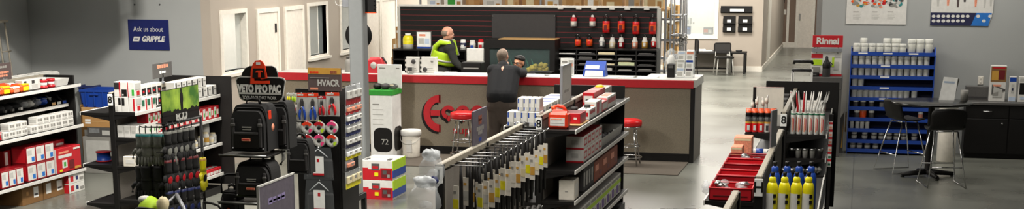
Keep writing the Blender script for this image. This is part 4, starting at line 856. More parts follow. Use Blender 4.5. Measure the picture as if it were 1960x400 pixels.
# packs hanging on the right-hand side of the rack
def side_pack(label, v0, v1, top, bot, u0=652, u1=681, n=3):
    x = pR.x + .015; z1 = ZV(v0 - 2, x, HY + .3); z0 = ZV(v1, x, HY + .3); y0, y1 = YU(u0, x, (z0 + z1) / 2), YU(u1, x, (z0 + z1) / 2)
    for k in range(n):
        w = (y1 - y0) / n; y = y0 + w * (k + .5); r = empty('side_pack', (x + .05, y, z0), label % ORD[k], 'pack', 'packs on the right side of the rack', rz=PI / 2)
        mb = MB(); mb.b2((-w * .48, 0, 0), (w * .48, .003, z1 - z0), 'clear'); mb.b2((-w * .46, -.004, 0), (w * .46, -.001, (z1 - z0) * .3), bot); mb.build('card', parent=r)
        h = z1 - z0
        mb = MB(); mb.box((0, -.012, h * .52), (w * .8, .022, h * .42), top, bev=.006); mb.box((w * .1, -.024, h * .6), (w * .3, .003, h * .16), 'grey'); mb.build('contents', parent=r)
        mb = MB(); mb.tube([(0, .055, h - .006), (0, -.01, h - .006), (0, -.016, h)], .004, 'chrome', n=6); mb.build('hook', parent=r)
for k, (v0, v1, t, b, l) in enumerate(((162, 196, 'grey_light', 'red_deep', 'top'), (198, 214, 'salmon', 'red', 'second'), (214, 233, 'white', 'blue_dark', 'third'), (234, 254, 'grey_light', 'blue_dark', 'fourth'), (257, 276, 'white', 'navy', 'fifth'), (279, 298, 'paper', 'yellow', 'sixth'), (301, 318, 'salmon', 'char', 'seventh'), (322, 352, 'cream', 'yellow', 'lowest'))):
    side_pack('%s pack in the ' + l + ' row on the right side of the blister rack', v0, v1, t, b, n=1 if l == 'seventh' else 3, u1=668 if l == 'seventh' else 681)
# grey wall panel behind the rack's right side
q = PZ(697, 371, .3); PXX = q.x
r = empty('peg_wall_unit', (PXX, q.y - .9, 0), 'low pale pegboard panel on a black frame between the blister rack and the steel column', 'panel'); L = -Vector(r.location)
yb = YU(622, PXX, .3)
mb = MB(); mb.b2((PXX - .03, yb, .32), (PXX - .01, q.y, ZV(303, PXX, q.y)), 'peg'); mb.b2((PXX - .03, yb, ZV(301, PXX, q.y)), (PXX - .01, q.y, ZV(195, PXX, q.y)), 'peg'); mb.build('peg_panel', parent=r, loc=L)['label'] = 'pale grey peg panel'
mb = MB(); mb.b2((PXX - .04, yb, .26), (PXX + .02, q.y + .02, .32), 'black', bev=.004); mb.build('bottom_rail', parent=r, loc=L)
for y in (yb, q.y): mb = MB(); mb.b2((PXX - .035, y - .01, 0), (PXX + .015, y + .04, .3), 'black'); mb.build('leg', parent=r, loc=L)
mb = MB(); zr = ZV(366, PXX, q.y - .3); y = YU(667, PXX, zr); h = .12; 
mb.b2((PXX + .0, y - .035, zr - .02), (PXX + .012, y + .035, zr + .14), 'red', bev=.002); tag(mb.build('red_tag'), 'small red tag hanging on the pale peg panel', 'tag')
# ================================================================ RED APPLIANCE CARTONS ON THE FLOOR
a, b = PZ(702, 383), PZ(752, 383); dz = (ZV(308, b.x, b.y)) / 2
for k in range(2):
    w = b.x - PZ(686, 383).x; d = (w, .5, dz - .003)
    carton('appliance_carton', '%s of two red and white appliance cartons stacked beside the steel column' % ['lower', 'upper'][k], 'box', (b.x - w / 2, b.y + .25, k * dz), d, 'white', {'R': 'white'}, [('F', 0, 1, .0, .62, 'red'), ('F', .25, .62, .55, .78, 'white'), ('F', .35, .6, .5, .85, 'grey_dark'), ('F', .38, .56, .58, .72, 'red'), ('F', .66, .95, .12, .55, 'red_dark'), ('F', .7, .82, .3, .5, 'grey_dark'), ('F', .84, .92, .15, .3, 'grey'), ('F', .44, .56, .2, .38, 'yellow'), ('R', 0, 1, .5, .98, 'lime'), ('R', 0, 1, .12, .5, 'blue'), ('T', .1, .2, .1, .3, 'grey_dark'), ('T', .8, .9, .1, .3, 'grey_dark')], 'red appliance cartons', seam='grey_light')
# ================================================================ THERMOSTAT DISPLAY BOX
y = PZ(720, 298).y
y = 19.45
a, b = PY(710, 299, y), PY(750, 182, y); dep = .42
r = empty('thermostat_display', ((a.x + b.x) / 2, y + dep / 2, 0.012), 'tall white thermostat display box with a green band and black rounded picture', 'display box'); L = -Vector(r.location)
g0, g1 = PY(708, 182, y).z, PY(708, 172, y).z
mb = MB(); mb.box(((a.x + b.x) / 2, y + dep / 2, g0 / 2 + .006), (b.x - a.x, dep, g0 - .012), 'paper', bev=.012); mb.build('box_body', parent=r, loc=L)
mb = MB(); mb.b2((a.x - .008, y - .008, g0), (b.x + .008, y + dep + .008, g1), 'green', bev=.003); mb.build('green_band', parent=r, loc=L)['label'] = 'green band'
mb = MB(); hb = PY(722, 123, y + .3); hc = PY(768, 123, y + .3); mb.b2((hb.x, y + .3, g1), (hc.x, y + .33, hb.z), 'paper', bev=.004); bd = mb.build('back_board', parent=r, loc=L)
mb = MB(); mb.b2((hb.x + .03, y + .296, hb.z - .06), (hb.x + .12, y + .3, hb.z - .045), 'grey'); mb.b2((hc.x - .08, y + .296, hb.z - .06), (hc.x - .03, y + .3, hb.z - .045), 'grey'); mb.build('printed_lines', parent=bd)
def rrect(cx, cz, w, h, k, n=7):
    o = []
    for (sx, sz, a0) in ((1, -1, -PI / 2), (1, 1, 0), (-1, 1, PI / 2), (-1, -1, PI)):
        for i in range(n + 1):
            t = a0 + PI / 2 * i / n; o.append((cx + sx * (w / 2 - k) + k * math.cos(t), cz + sz * (h / 2 - k) + k * math.sin(t)))
    return o
p0, p1 = PY(716, 295, y), PY(752, 246, y)
mb = MB(); mb.prism(rrect((p0.x + min(p1.x, b.x - .004)) / 2, (p0.z + p1.z) / 2 + .02, min(p1.x, b.x - .004) - p0.x, p1.z - p0.z - .03, .09), .003, 'black', M=Matrix.Translation((0, y - .003, 0))); pic = mb.build('thermostat_picture', parent=r, loc=L)
text('72', 'lettering', pic, (PY(737, 272, y).x, y - .0045, PY(737, 272, y).z), .11, 'grey_light', depth=.001)
mb = MB(); mb.prism(rrect(.04, (p0.z + p1.z) / 2 + .02, .34, p1.z - p0.z - .03, .09), .003, 'black', M=Matrix.Translation((b.x + .003, y + dep / 2, 0)) @ Matrix.Rotation(PI / 2, 4, 'Z')); mb.build('thermostat_picture', parent=r, loc=L)
mb = MB()
for k in range(5): mb.b2((a.x + .04, y - .002, g0 - .14 - .07 * k), (a.x + .04 + (.1 if k == 0 else .16), y, g0 - .13 - .07 * k + (.008 if k == 0 else 0)), 'grey_light' if k else 'grey')
mb.build('printed_lines', parent=r, loc=L)
for k, (u, m, s) in enumerate(((716, 'black', .1), (735, 'char', .12), (752, 'smoke', .1))):
    p = PY(u + 3, 168, y + .14); mb = MB(); mb.blob((0, 0, .04), (.065, .1, .045), m, seg=12, rings=8); mb.box((0, -.05, .06), (.05, .06, .02), 'cream' if k == 2 else 'grey_dark', bev=.004)
    tag(mb.build('thermostat_pack', loc=(a.x + .075 + .115 * k, y + .15, g1 + .001)), '%s dark pack lying on the green-banded display box' % ['left', 'middle', 'right'][k], 'pack', 'packs on the thermostat display')
# ---- white pail
p = PZ(791, 300); p = V(p.x, 19.8, .012); rr = .5 * (PY(808, 290, 19.6).x - PY(774, 290, 19.6).x); hp = ZV(250, p.x, p.y - rr) - .012
r = empty('plastic_pail', p, 'white plastic pail with lid on the mat in front of the counter', 'pail')
mb = MB(); mb.lathe([(0, 0), (rr * .9, 0), (rr * .93, .02), (rr, hp * .82), (0, hp * .82)], (0, 0, 0), 'white_warm', n=28); mb.build('bucket', parent=r)
mb = MB(); mb.lathe([(rr * 1.02, hp * .78), (rr * 1.12, hp * .8), (rr * 1.14, hp * .88), (rr * 1.12, hp * .97), (rr * .98, hp), (rr * .95, hp * .97), (0, hp * .97)], (0, 0, 0), 'white', n=28); mb.build('lid', parent=r)
mb = MB(); ring = [(rr * 1.1 * math.cos(t), -rr * .3 - abs(math.sin(t)) * rr * .8, hp * .76 - .1 * math.sin(t)) for t in [PI * k / 12 for k in range(13)]]; mb.tube(ring, .004, 'grey_light', n=6); mb.build('bail_handle', parent=r)
mb = MB(); mb.b2((-.03, -rr - .004, hp * .2), (.05, -rr * .88, hp * .66), 'white'); mb.build('printed_label', parent=r)
# ---- bar stools
def stool(label, u, v, vt):
    b = PZ(u, v); zt = ZV(vt, b.x, b.y)
    b.y = min(b.y, 19.72); b.z = .012
    s = zt - .012; r = empty('bar_stool', b, label, 'stool', 'red bar stools')
    mb = MB(); mb.lathe([(0, s - .1), (.17, s - .1), (.185, s - .085), (.19, s - .05), (.18, s - .015), (.13, s), (0, s + .004)], (0, 0, 0), 'red_bright', n=26); mb.build('seat', parent=r)['label'] = 'red padded seat'
    mb = MB(); mb.lathe([(.178, s - .115), (.188, s - .112), (.188, s - .098), (.178, s - .095), (.178, s - .115)], (0, 0, 0), 'chrome', n=26); mb.build('seat_ring', parent=r)
    for k in range(4):
        a = PI / 4 + PI / 2 * k; mb = MB(); mb.tube([(.12 * math.cos(a), .12 * math.sin(a), s - .1), (.15 * math.cos(a), .15 * math.sin(a), s * .5), (.21 * math.cos(a), .21 * math.sin(a), .008)], .011, 'chrome'); mb.build('leg', parent=r)
    for zz, q in ((s * .42, .165), (s * .18, .19)):
        mb = MB(); mb.tube([(q * math.cos(t), q * math.sin(t), zz) for t in [2 * PI * k / 24 for k in range(24)]], .009, 'chrome', closed=True); mb.build('foot_ring', parent=r)
    return r
stool('red-seated chrome bar stool under the counter emblem', 888, 312, 213)
stool('red-seated chrome bar stool right of the middle gondola', 1211, 309, 221)
# ================================================================ PEGBOARD GONDOLA (nearest) STOCK
def tie(label, y, z, k, tagm):
    x0 = -2.876; x = x0 + .24
    r = empty('cable_tie_pack', (x0 + .2, y, z), label, 'tool', 'black packs on the nearest pegboard')
    mb = MB(); mb.tube([(-.184, 0, .004), (.06, 0, .004), (.075, 0, .02)], .0045, 'chrome', n=6); mb.build('peg_hook', parent=r)
    for q in range(3):
        mb = MB(); xx = -.1 + .07 * q; mb.tube([(xx, 0, 0), (xx, .008, -.12), (xx + .004, -.006, -.3), (xx, 0, -.52)], [.008, .014, .016, .012], 'black', n=7); mb.build('black_strap', parent=r)
    rr = random.Random(k)
    for q, ox in enumerate((-.13 + .03 * (k % 3), -.02 + .02 * (k % 2), .055)):
        if k == 0 and q == 1: continue
        dz = -.05 * rr.random(); mb = MB(); T = Matrix.Translation((ox, -.025 - .004 * q, dz)) @ Matrix.Rotation(-.6 + .3 * rr.random(), 4, 'Z'); w_ = .05 + .02 * (q == 1); m_ = tagm if q != 1 else 'white_warm'
        for (x, w, z0, z1, m, y) in ((0, w_, -.31, -.1, 'white_warm', 0), (0, w_, -.27, -.2, m_, -.0015), (-.008, w_ * .5, -.16, -.14, 'gold' if k % 2 else 'grey', -.0015)): mb.box((0, 0, 0), (w, .004, z1 - z0), m, M=T @ Matrix.Translation((x, y, (z0 + z1) / 2)))
        mb.build('paper_tag', parent=r)['label'] = 'pale paper tag with printed blocks'
ys = [9.98 + .172 * k for k in range(14)]
zp = ZV(318, -2.65, 10.0)
for k, y in enumerate(ys):
    tie('%s black strap pack from the front on the nearest pegboard' % ORD[k], y, zp - .0 + .0 * k, k, ['yellow', 'grey_light', 'gold', 'yellow', 'yellow', 'white_warm', 'white_warm', 'gold', 'cream', 'yellow', 'gold', 'cream', 'yellow', 'gold'][k])
for k in range(12):
    y = 10.05 + .19 * k; z = .62; x0 = -2.876
    r = empty('grey_coil', (x0 + .17, y, z), '%s grey coil bundle from the front below the strap packs' % ORD[k], 'coil', 'grey coils under the strap packs')
    mb = MB(); mb.tube([(-.155, 0, .1), (.06, 0, .1), (.07, 0, .115)], .0045, 'chrome', n=6); mb.build('peg_hook', parent=r)
    for q in range(3):
        mb = MB(); rad = .085 + .008 * q; mb.tube([(-.06 + .05 * q, rad * math.cos(t), rad * math.sin(t) + .012) for t in [2 * PI * i / 16 for i in range(16)]], .014, 'grey_dark', closed=True, n=6); mb.build('coil_loop', parent=r)
# end of the pegboard: chrome hooks
r = empty('wire_hook_strip', (-2.6, 12.5, 0), 'bent chrome wire hooks at the far end of the nearest pegboard', 'hooks'); 
for k, (u, v0, v1) in enumerate(((984, 240, 330), (990, 238, 330), (996, 236, 396))):
    a, b = PY(u, v0, 12.46), PY(u + 3, v1, 12.46); mb = MB(); mb.tube([(-2.83, 12.46, a.z), (a.x, 12.46, a.z + .02), (a.x + .03, 12.46, a.z - .04), (b.x, 12.46, b.z)], .007, 'steel', n=6); mb.build('wire_hook', parent=r, loc=-Vector(r.location))
# plastic bags on the left side of the pegboard
for k, (u, v, s, l) in enumerate(((826, 330, .13, 'crumpled clear plastic bag hanging left of the nearest pegboard end'), (812, 392, .17, 'large clear plastic bag hanging low left of the nearest pegboard end'))):
    p = PY(u, v, 9.62 - .12 * k); mb = MB(); rr = random.Random(k)
    mb.blob((0, 0, 0), (s * .7, s * .7, s * .95), 'clear', seg=16, rings=12, jit=.12, rnd=rr); mb.blob((.01, 0, .02 - s * .2), (s * .3, s * .35, s * .25), 'clear', seg=12, rings=8, jit=.1, rnd=rr)
    o = mb.build('plastic_bag', loc=p); tag(o, l, 'bag')
    mb = MB(); mb.blob((0, 0, s * .95), (s * .45, s * .35, .04), 'clear_white', seg=12, rings=6, jit=.3, rnd=rr); mb.build('gathered_top', parent=o)
    if k == 0:
        mb = MB(); mb.blob((.03, -s * .5, -s * .35), (s * .3, s * .2, s * .22), 'blue_dark', jit=.2, rnd=rr); mb.build('blue_contents', parent=o)
    peg(G4, (-2.9, 9.83, p.z + s * .95), (p.x, 9.62 - .12 * k, p.z + s * .97), m='chrome')
# sign on the pegboard rail
x = -2.89; y0 = YU(904, x, 1.5); y1 = YU(931, x, 1.5); zt = ZV(203, x, y1)
sign_panel('shelf_sign', 'narrow grey-purple sign standing on the rail of the nearest pegboard', (x, y0, 1.43), (x, y1, zt), .012, 'purple_grey', [(.25, .74, .05, 'brick'), (.22, .64, .05, 'brick'), (.5, .44, .035, 'grey'), (.3, .32, .035, 'grey'), (.2, .12, .03, 'blue')])
# ================================================================ MIDDLE GONDOLA STOCK
wb = [('F', .08, .3, .05, .95, 'blue'), ('F', .08, .3, .3, .6, 'white'), ('R', .1, .9, .4, .9, 'grey_light'), ('F', .45, .9, .1, .3, 'grey_light')]
def endrow(label, y, us, z, h, dep, dec, name='blue_striped_carton', grp=None, m='white', lv=1):
    for l in range(lv):
        for k in range(len(us) - 1):
            x0, x1 = XU(us[k], y, z), XU(us[k + 1], y, z)
            carton(name, label % ((ORD[k],) if lv == 1 else (ORD[k], ['lower', 'upper'][l])), 'box', ((x0 + x1) / 2, y + dep / 2, z + .001 + l * h), (x1 - x0 - .004, dep, h - .002), m, None, dec, grp, seam='grey_light')
endrow('%s white blue-striped carton from the left in the bottom tier on the upper left shelf', 13.08, (970, 983, 996, 1009, 1022, 1033), 1.311, .14, .18, wb, grp='blue-striped white cartons')
endrow('%s white blue-striped carton from the left in the top tier, nearest the aisle plate', 13.12, (990, 1001, 1012, 1023, 1033), 1.452, .125, .18, wb, grp='blue-striped white cartons')
endrow('%s white blue-striped carton from the left, %s tier on the second left shelf', 13.08, (976, 989, 1002, 1015, 1028), .991, .125, .2, wb, grp='blue-striped white cartons', lv=2)
for k in range(5):
    for l in range(2):
        y = 13.45 + .3 * k; carton('blue_striped_carton', '%s %s white carton lying along the middle gondola behind the tiers' % (ORD[k], ['lower', 'upper'][l]), 'box', (-3.03, y, 1.312 + .075 * l), (.2, .27, .073), 'white', None, [('R', .1, .4, .1, .9, 'grey_light'), ('T', .1, .9, .1, .3, 'blue'), ('R', .6, .9, .2, .5, 'blue_dark')], 'white cartons along the middle gondola', seam='grey_light')
carton('white_bottle_carton', 'slim white carton standing on the lower left shelf end', 'box', (XU(999, 13.15, .65), 13.15, .601), (.07, .1, .24), 'white_warm', None, [('F', .2, .8, .3, .6, 'grey_light')])
carton('white_bottle_carton', 'short white carton beside the slim one on the lower left shelf end', 'box', (XU(1004, 13.3, .65), 13.35, .601), (.08, .1, .15), 'white', None, [('F', .2, .8, .3, .6, 'grey')])
carton('flat_paper_stack', 'flat grey paper stack on the bottom left shelf of the middle gondola', 'paper', (-3.05, 13.3, .301), (.2, .4, .05), 'grey_light', None, [('T', .1, .9, .1, .4, 'white')])
# orange jug
z = 1.291; y = 13.22; a, b = XU(1052, y, z), XU(1089, y, z); w = b - a; hj = ZV(202, (a + b) / 2, y) - z
r = empty('orange_jug', ((a + b) / 2, y, z), 'bright orange plastic jug with a white label on the top shelf', 'jug')
mb = MB(); mb.box((0, 0, hj * .36), (w, .15, hj * .72), 'orange_red', bev=.02); mb.add([(-w / 2 + .02, -.055, hj * .7), (w / 2 - .01, -.055, hj * .7), (w / 2 - .01, .055, hj * .7), (-w / 2 + .02, .055, hj * .7), (-w * .25, -.035, hj * .86), (w * .42, -.03, hj * .78), (w * .42, .03, hj * .78), (-w * .25, .035, hj * .86)], [(0, 1, 5, 4), (1, 2, 6, 5), (2, 3, 7, 6), (3, 0, 4, 7), (4, 5, 6, 7)], 'orange_red'); mb.build('body', parent=r)
mb = MB(); mb.tube([(-w * .22, 0, hj * .8), (-w * .26, 0, hj * .95), (-w * .05, 0, hj * .99), (w * .2, 0, hj * .94), (w * .36, 0, hj * .76)], .016, 'orange_red'); mb.build('handle', parent=r)
mb = MB(); mb.lathe([(0, 0), (.022, 0), (.022, .03), (0, .03)], (-w * .3, 0, hj * .82), 'orange', n=14); mb.build('cap', parent=r)
mb = MB(); mb.b2((-w * .4, -.078, hj * .14), (w * .36, -.074, hj * .5), 'white'); mb.b2((-w * .36, -.0795, hj * .4), (w * .2, -.078, hj * .45), 'salmon'); mb.b2((-w * .36, -.0795, hj * .25), (w * .3, -.078, hj * .27), 'grey'); mb.build('white_label', parent=r)
carton('flat_cardboard', 'flat piece of tan cardboard under the red box beside the orange jug', 'cardboard', (-2.66, 13.62, 1.291), (.24, .42, .014), 'wood', None, [('T', .1, .5, .2, .6, 'cardboard')])
o = carton('red_tool_box', 'deep red box lying right of the orange jug', 'box', (-2.665, 13.62, 1.306), (.21, .3, .1), 'red', {'T': 'red_dark'}, [('R', .1, .9, .5, .8, 'red_deep'), ('F', .1, .6, .3, .8, 'red_deep'), ('F', .7, .85, .4, .6, 'white')])
for k in range(7):
    y = 13.9 + .13 * k; mb = MB()
    if k % 2 == 0: mb.lathe([(0, 0), (.035, 0), (.035, .05, 'steel'), (.02, .055, 'steel'), (.02, .1, 'steel'), (.034, .1, 'char'), (.034, .13, 'char'), (0, .13, 'char')], (0, 0, 0), 'grey', n=14)
    else: mb.tube([(-.04, 0, .03), (.02, 0, .03), (.04, 0, .05), (.04, 0, .11)], .024, 'steel_grey', n=10)
    tag(mb.build('pipe_fitting', loc=(-2.66 + .04 * (k % 3 - 1), y, 1.291 + (.0 if k % 2 == 0 else 0))), '%s metal pipe fitting from the jug on the middle top shelf' % ORD[k], 'fitting', 'pipe fittings on the middle top shelf')
z = 1.291
for k, (u0, u1, h, m, dc, dx) in enumerate(((1128, 1140, .1, 'white', [('R', .1, .9, .5, .8, 'red'), ('F', .1, .9, .3, .7, 'red')], 0), (1141, 1152, .14, 'white', [('R', .1, .5, .1, .9, 'red'), ('F', .2, .8, .2, .8, 'salmon')], 0), (1152, 1163, .1, 'red', [('R', .1, .9, .2, .8, 'white'), ('T', .1, .9, .3, .7, 'white')], 0), (1163, 1179, .12, 'white', [('R', .05, .95, .4, .8, 'red'), ('F', .1, .9, .2, .9, 'red_bright'), ('T', .2, .8, .2, .8, 'salmon')], 0), (1136, 1158, .17, 'red', [('F', .1, .9, .4, .8, 'white'), ('R', .1, .8, .3, .6, 'white')], -.14), (1158, 1180, .15, 'white', [('F', .1, .9, .2, .8, 'red'), ('R', .1, .8, .3, .6, 'red'), ('T', .3, .7, .3, .7, 'yellow')], -.14))):
    xf = -2.56 + dx; a, b = YU(u0, xf, z), min(YU(u1, xf, z), 16.1); carton('red_white_pack', '%s red and white pack from the left, %s row on the middle top shelf' % (ORD[k % 4], 'back' if dx else 'front'), 'box', (xf - .06, (a + b) / 2, z + .001), (.12, b - a - .006, h), m, None, dc, 'red and white packs on the middle top shelf', seam='grey_light')
mb = MB(); mb.blob((0, 0, .02), (.05, .06, .025), 'yellow', jit=.1, rnd=R); tag(mb.build('yellow_pack', loc=(-2.76, 15.65, 1.292 + .15)), 'small yellow pack on top of the red and white packs', 'pack')
bpy.context.view_layer.update()
# second shelf: red/white cartons two high
XF3 = -2.55; z = .911
rc = [('R', .12, .88, .25, .85, 'red'), ('R', .25, .75, .4, .7, 'white'), ('F', .3, .7, .35, .7, 'grey_light'), ('F', 0, 1, .0, .12, 'red')]
ys_ = yrow(XF3, z, 1117, 1152, 5)
x0, x1 = XU(1083, ys_[0][0], z), XU(1117, ys_[0][0], z)
for lv in range(2):
    for i, (a, b) in enumerate(ys_):
        carton('red_topped_carton', '%s red-topped white carton from the front, %s tier on the second shelf' % (ORD[i], ['bottom', 'upper'][lv]), 'box', ((x0 + x1) / 2, (a + b) / 2, z + .001 + lv * .128), (x1 - x0, b - a, .126), 'white', {'T': 'red'}, rc, 'red-topped white cartons')
a, b = YU(1153, XF3, z), 16.05
t = tray('fittings_tray', 'pale grey tray of metal fittings at the far end of the second shelf', 'tray', XF3 - .26, XF3 - .01, a + .1, b, z, .1, 'grey_light')
for k in range(6):
    mb = MB(); rr = random.Random(k); mb.tube([(-.05, 0, .02), (.03, 0, .03), (.05, .02, .05)], .02, ['steel_grey', 'grey_dark', 'steel'][k % 3], n=8); mb.lathe([(.012, 0), (.028, 0), (.028, .02), (.012, .02)], (-.05, 0, .02), 'steel', n=10, M=Matrix.Rotation(PI / 2, 4, 'Y'))
    tag(mb.build('metal_fitting', loc=(XF3 - .14 + .05 * (k % 2), a + .2 + (b - a - .25) * k / 6, z + .007), rz=k), '%s grey metal fitting from the front in the pale tray' % ORD[k], 'fitting', 'fittings in the pale tray')
# third shelf
z = .621; y = 13.35
for k, (u0, u1, y, h, m, dcs, lab) in enumerate(((1069, 1109, 13.12, .19, 'white_warm', [('F', .4, .6, .4, .45, 'grey'), ('R', .2, .8, .2, .8, 'white')], 'plain white square carton at the front of the third shelf'),)):
    x0, x1 = XU(u0, y, z), min(XU(u1, y, z), -2.545); carton('white_carton', lab, 'box', ((x0 + x1) / 2, y + .12, z + .001), (x1 - x0, .22, h), m, None, dcs, seam='grey_light')
shelf_row('dark_carton', 'box', '{o} dark grey carton with pale label behind the plain white carton', 'dark cartons on the third shelf', XF3, .3, z, 1117, 1137, 4, .23, 'char', None, [('R', .1, .45, .2, .8, 'grey_light'), ('R', .6, .9, .5, .8, 'grey_dark'), ('T', .3, .7, .2, .8, 'cardboard_dark')])
shelf_row('brown_carton', 'box', '{o} reddish brown carton from the front on the third shelf', 'reddish brown cartons on the third shelf', XF3, .26, z, 1138, 1182, 3, .21, 'brick', None, [('R', .1, .5, .5, .8, 'salmon'), ('R', .6, .9, .2, .4, 'red_dark')], seam='red_dark')
z = .251
gw = [('R', .0, 1, .55, .75, 'lime'), ('R', .1, .5, .1, .5, 'purple'), ('R', .6, .9, .1, .4, 'grey'), ('F', .1, .9, .3, .7, 'grey_light'), ('R', .1, .9, .8, .92, 'grey')]
shelf_row('striped_carton', 'box', '{o} white carton with green and purple print on the bottom shelf', 'green and purple printed cartons', XF3 - .01, .26, z, 1108, 1188, 8, .22, 'white', None, gw, seam='grey_light')
# sign on the middle gondola's rail
x = -2.87; y0 = 14.6; a = PY(1073, 180, y0); 
y0 = YU(1074, x, 1.5); y1 = YU(1091, x, 1.5); zt = ZV(126, x, y0 + .1)
sign_panel('shelf_sign', 'pale upright sign clipped to the rail of the middle gondola', (x, y0, 1.43), (x, y1, zt), .02, 'grey_light', [(.5, .3, .03, 'grey')], frame='steel_grey')
# ================================================================ ON THE COUNTER
def rect(u0, u1, v0, v1, y): a, b = PY(u0, v1, y), PY(u1, v0, y); return a, b
def onctr(u, v): p = PZ(u, v, KZ); p.y = min(max(p.y, KY + .08), KY + .36); p.z = KZ + .001; p.x = XU(u, p.y, KZ); return p
p = onctr(722, 139); y = p.y; a, b = rect(702, 740, 110, 139, y); w = b.x - a.x; h = b.z - KZ
r = empty('red_tool_case', p, 'red domed case with a grey badge on the counter behind the thermostat display', 'case')
mb = MB(); mb.add([(-w / 2, -.12, 0), (w / 2, -.12, 0), (w / 2, .12, 0), (-w / 2, .12, 0), (-w * .36, -.09, h * .8), (w * .3, -.09, h * .9), (w * .3, .09, h * .9), (-w * .36, .09, h * .8), (-w * .28, -.05, h), (w * .2, -.05, h), (w * .2, .05, h), (-w * .28, .05, h)], [(0, 1, 5, 4), (1, 2, 6, 5), (2, 3, 7, 6), (3, 0, 4, 7), (4, 5, 9, 8), (5, 6, 10, 9), (6, 7, 11, 10), (7, 4, 8, 11), (8, 9, 10, 11), (3, 2, 1, 0)], 'red'); mb.build('case_shell', parent=r)
mb = MB(); mb.lathe([(0, 0), (.05, 0), (.045, .012), (0, .014)], (-.02, -.1, h * .5), 'grey_light', n=16, M=Matrix.Rotation(PI / 2, 4, 'X')); mb.build('badge', parent=r)
mb = MB(); mb.tube([(w * .1, 0, h * .9), (w * .3, 0, h * .98), (w * .48, 0, h * .6)], .014, 'char'); mb.build('handle', parent=r)
for k, (u, hh, m, m2) in enumerate(((698, .05, 'white', 'red'), (706, .035, 'cream', 'char'), (713, .045, 'red', 'white'), (720, .03, 'white', 'gold'))):
    q = onctr(u, 143); carton('small_pack', '%s small pack from the left in front of the red domed case' % ORD[k], 'pack', (q.x, KY + .1, q.z), (.055, .1, hh), m, {'F': m2}, [('T', .2, .8, .2, .8, m2)], 'small packs by the red case', rz=.15 * k)
r0 = onctr(661, 141)
mb = MB(); mb.lathe([(0, 0), (.045, 0), (.048, .01), (.048, .13), (.04, .17), (.022, .19), (.022, .2, 'grey_dark'), (.026, .2, 'grey_dark'), (.026, .225, 'grey_dark'), (0, .225, 'grey_dark')], (0, 0, 0), 'grey', n=18); tag(mb.build('grey_flask', loc=(r0.x, KY + .2, r0.z)), 'grey flask on the counter just left of the steel column', 'bottle')
mb = MB(); mb.b2((-.12, -.08, 0), (.12, .08, .012), 'paper'); mb.b2((-.1, -.06, .012), (.1, .06, .016), 'grey_light'); tag(mb.build('paper_stack', loc=(XU(692, KY + .3, KZ), KY + .35, KZ + .001), rz=.2), 'white paper stack on the counter right of the steel column', 'paper')
for k, (u0, u1, lab) in enumerate(((775, 801, 'white device display box with a black checkered edge, left of the pair'), (804, 834, 'white device display box with a black checkered edge, right of the pair'))):
    y = KY + .22; a, b = rect(u0, u1, 110, 143, y); w, h = b.x - a.x, b.z - KZ
    r = empty('device_display', ((a.x + b.x) / 2, y + .06, KZ + .001), lab, 'display box', 'device display boxes on the counter')
    mb = MB(); mb.box((0, 0, h / 2), (w, .1, h), 'white', bev=.004); mb.build('box', parent=r)
    mb = MB()
    for q in range(7):
        if q % 2 == 0: mb.b2((-w / 2 - .002, -.054, h * q / 7), (-w / 2 + .02, -.049, h * (q + 1) / 7), 'black')
    mb.build('checkered_edge', parent=r)
    for (cx, cz, R_, m) in (((.12, .72, .035, 'char'), (-.15, .2, .03, 'grey_dark')) if k == 0 else ((-.2, .22, .035, 'char'), (.25, .75, .02, 'grey'))):
        mb = MB(); mb.lathe([(0, 0), (R_, 0), (R_ * .9, .015), (R_ * .5, .02), (0, .02)], (cx * w, -.05, cz * h), m, n=18, M=Matrix.Rotation(PI / 2, 4, 'X')); mb.build('dial', parent=r)
    mb = MB(); mb.b2((-.05 * w, -.052, h * .15), (.4 * w, -.05, h * .2), 'grey_light'); mb.b2((-.05 * w, -.052, h * .28), (.3 * w, -.05, h * .31), 'grey'); mb.build('printed_lines', parent=r)
p = onctr(784, 143); carton('small_grey_device', 'small dark grey device standing before the left display box', 'device', (p.x, KY + .12, KZ + .001), (.1, .06, .1), 'grey', None, [('F', .15, .85, .4, .9, 'char'), ('F', .2, .4, .1, .3, 'white')], bev=.01)
for k, (u, w, d, rz, l) in enumerate(((842, .16, .12, .1, 'crumpled white paper beside the right display box'), (860, .2, .14, -.2, 'white paper pad in front of the worker in the safety vest'), (905, .3, .2, .05, 'long white form on the counter left of the customer'), (1030, .35, .2, 0, 'white sheet on the counter right of the customer'), (1055, .2, .2, .3, 'tilted white sheet near the leaflet stand'), (1200, .3, .2, 0, 'white sheet on the counter right of the blue brochure box'), (1236, .34, .22, -.1, 'wide white sheet on the counter near its right end'))):
    mb = MB(); mb.b2((-w / 2, -d / 2, 0), (w / 2, d / 2, .006 + .016 * (k < 2)), 'paper')
    for q in range(4): mb.b2((-w * .4, -d * .35 + q * d * .2, .006 + .016 * (k < 2)), (w * (.2 + .05 * q), -d * .32 + q * d * .2, .0075 + .016 * (k < 2)), 'grey_light')
    tag(mb.build('paper_sheet', loc=(XU(u, KY + .22, KZ), KY + .22, KZ + .001), rz=rz), l, 'paper')
# leaflet stand
y = KY + .3; a, b = rect(1073, 1099, 112, 149, y); w, h = b.x - a.x, b.z - KZ
r = empty('leaflet_stand', ((a.x + b.x) / 2, y, KZ + .001), 'white leaflet stand on the counter left of the blue brochure box', 'leaflet stand')
mb = MB(); mb.b2((-w / 2, -.008, 0), (w / 2, .008, h), 'paper', bev=.003); mb.b2((-w / 2, -.06, 0), (w / 2, .06, .01), 'clear'); mb.build('board', parent=r)
mb = MB(); mb.b2((w * .1, -.011, h * .1), (w * .45, -.008, h * .9), 'grey_light'); mb.b2((w * .2, -.013, h * .55), (w * .4, -.011, h * .7), 'salmon'); mb.b2((-w * .4, -.011, h * .75), (0, -.008, h * .85), 'grey'); mb.build('print', parent=r)
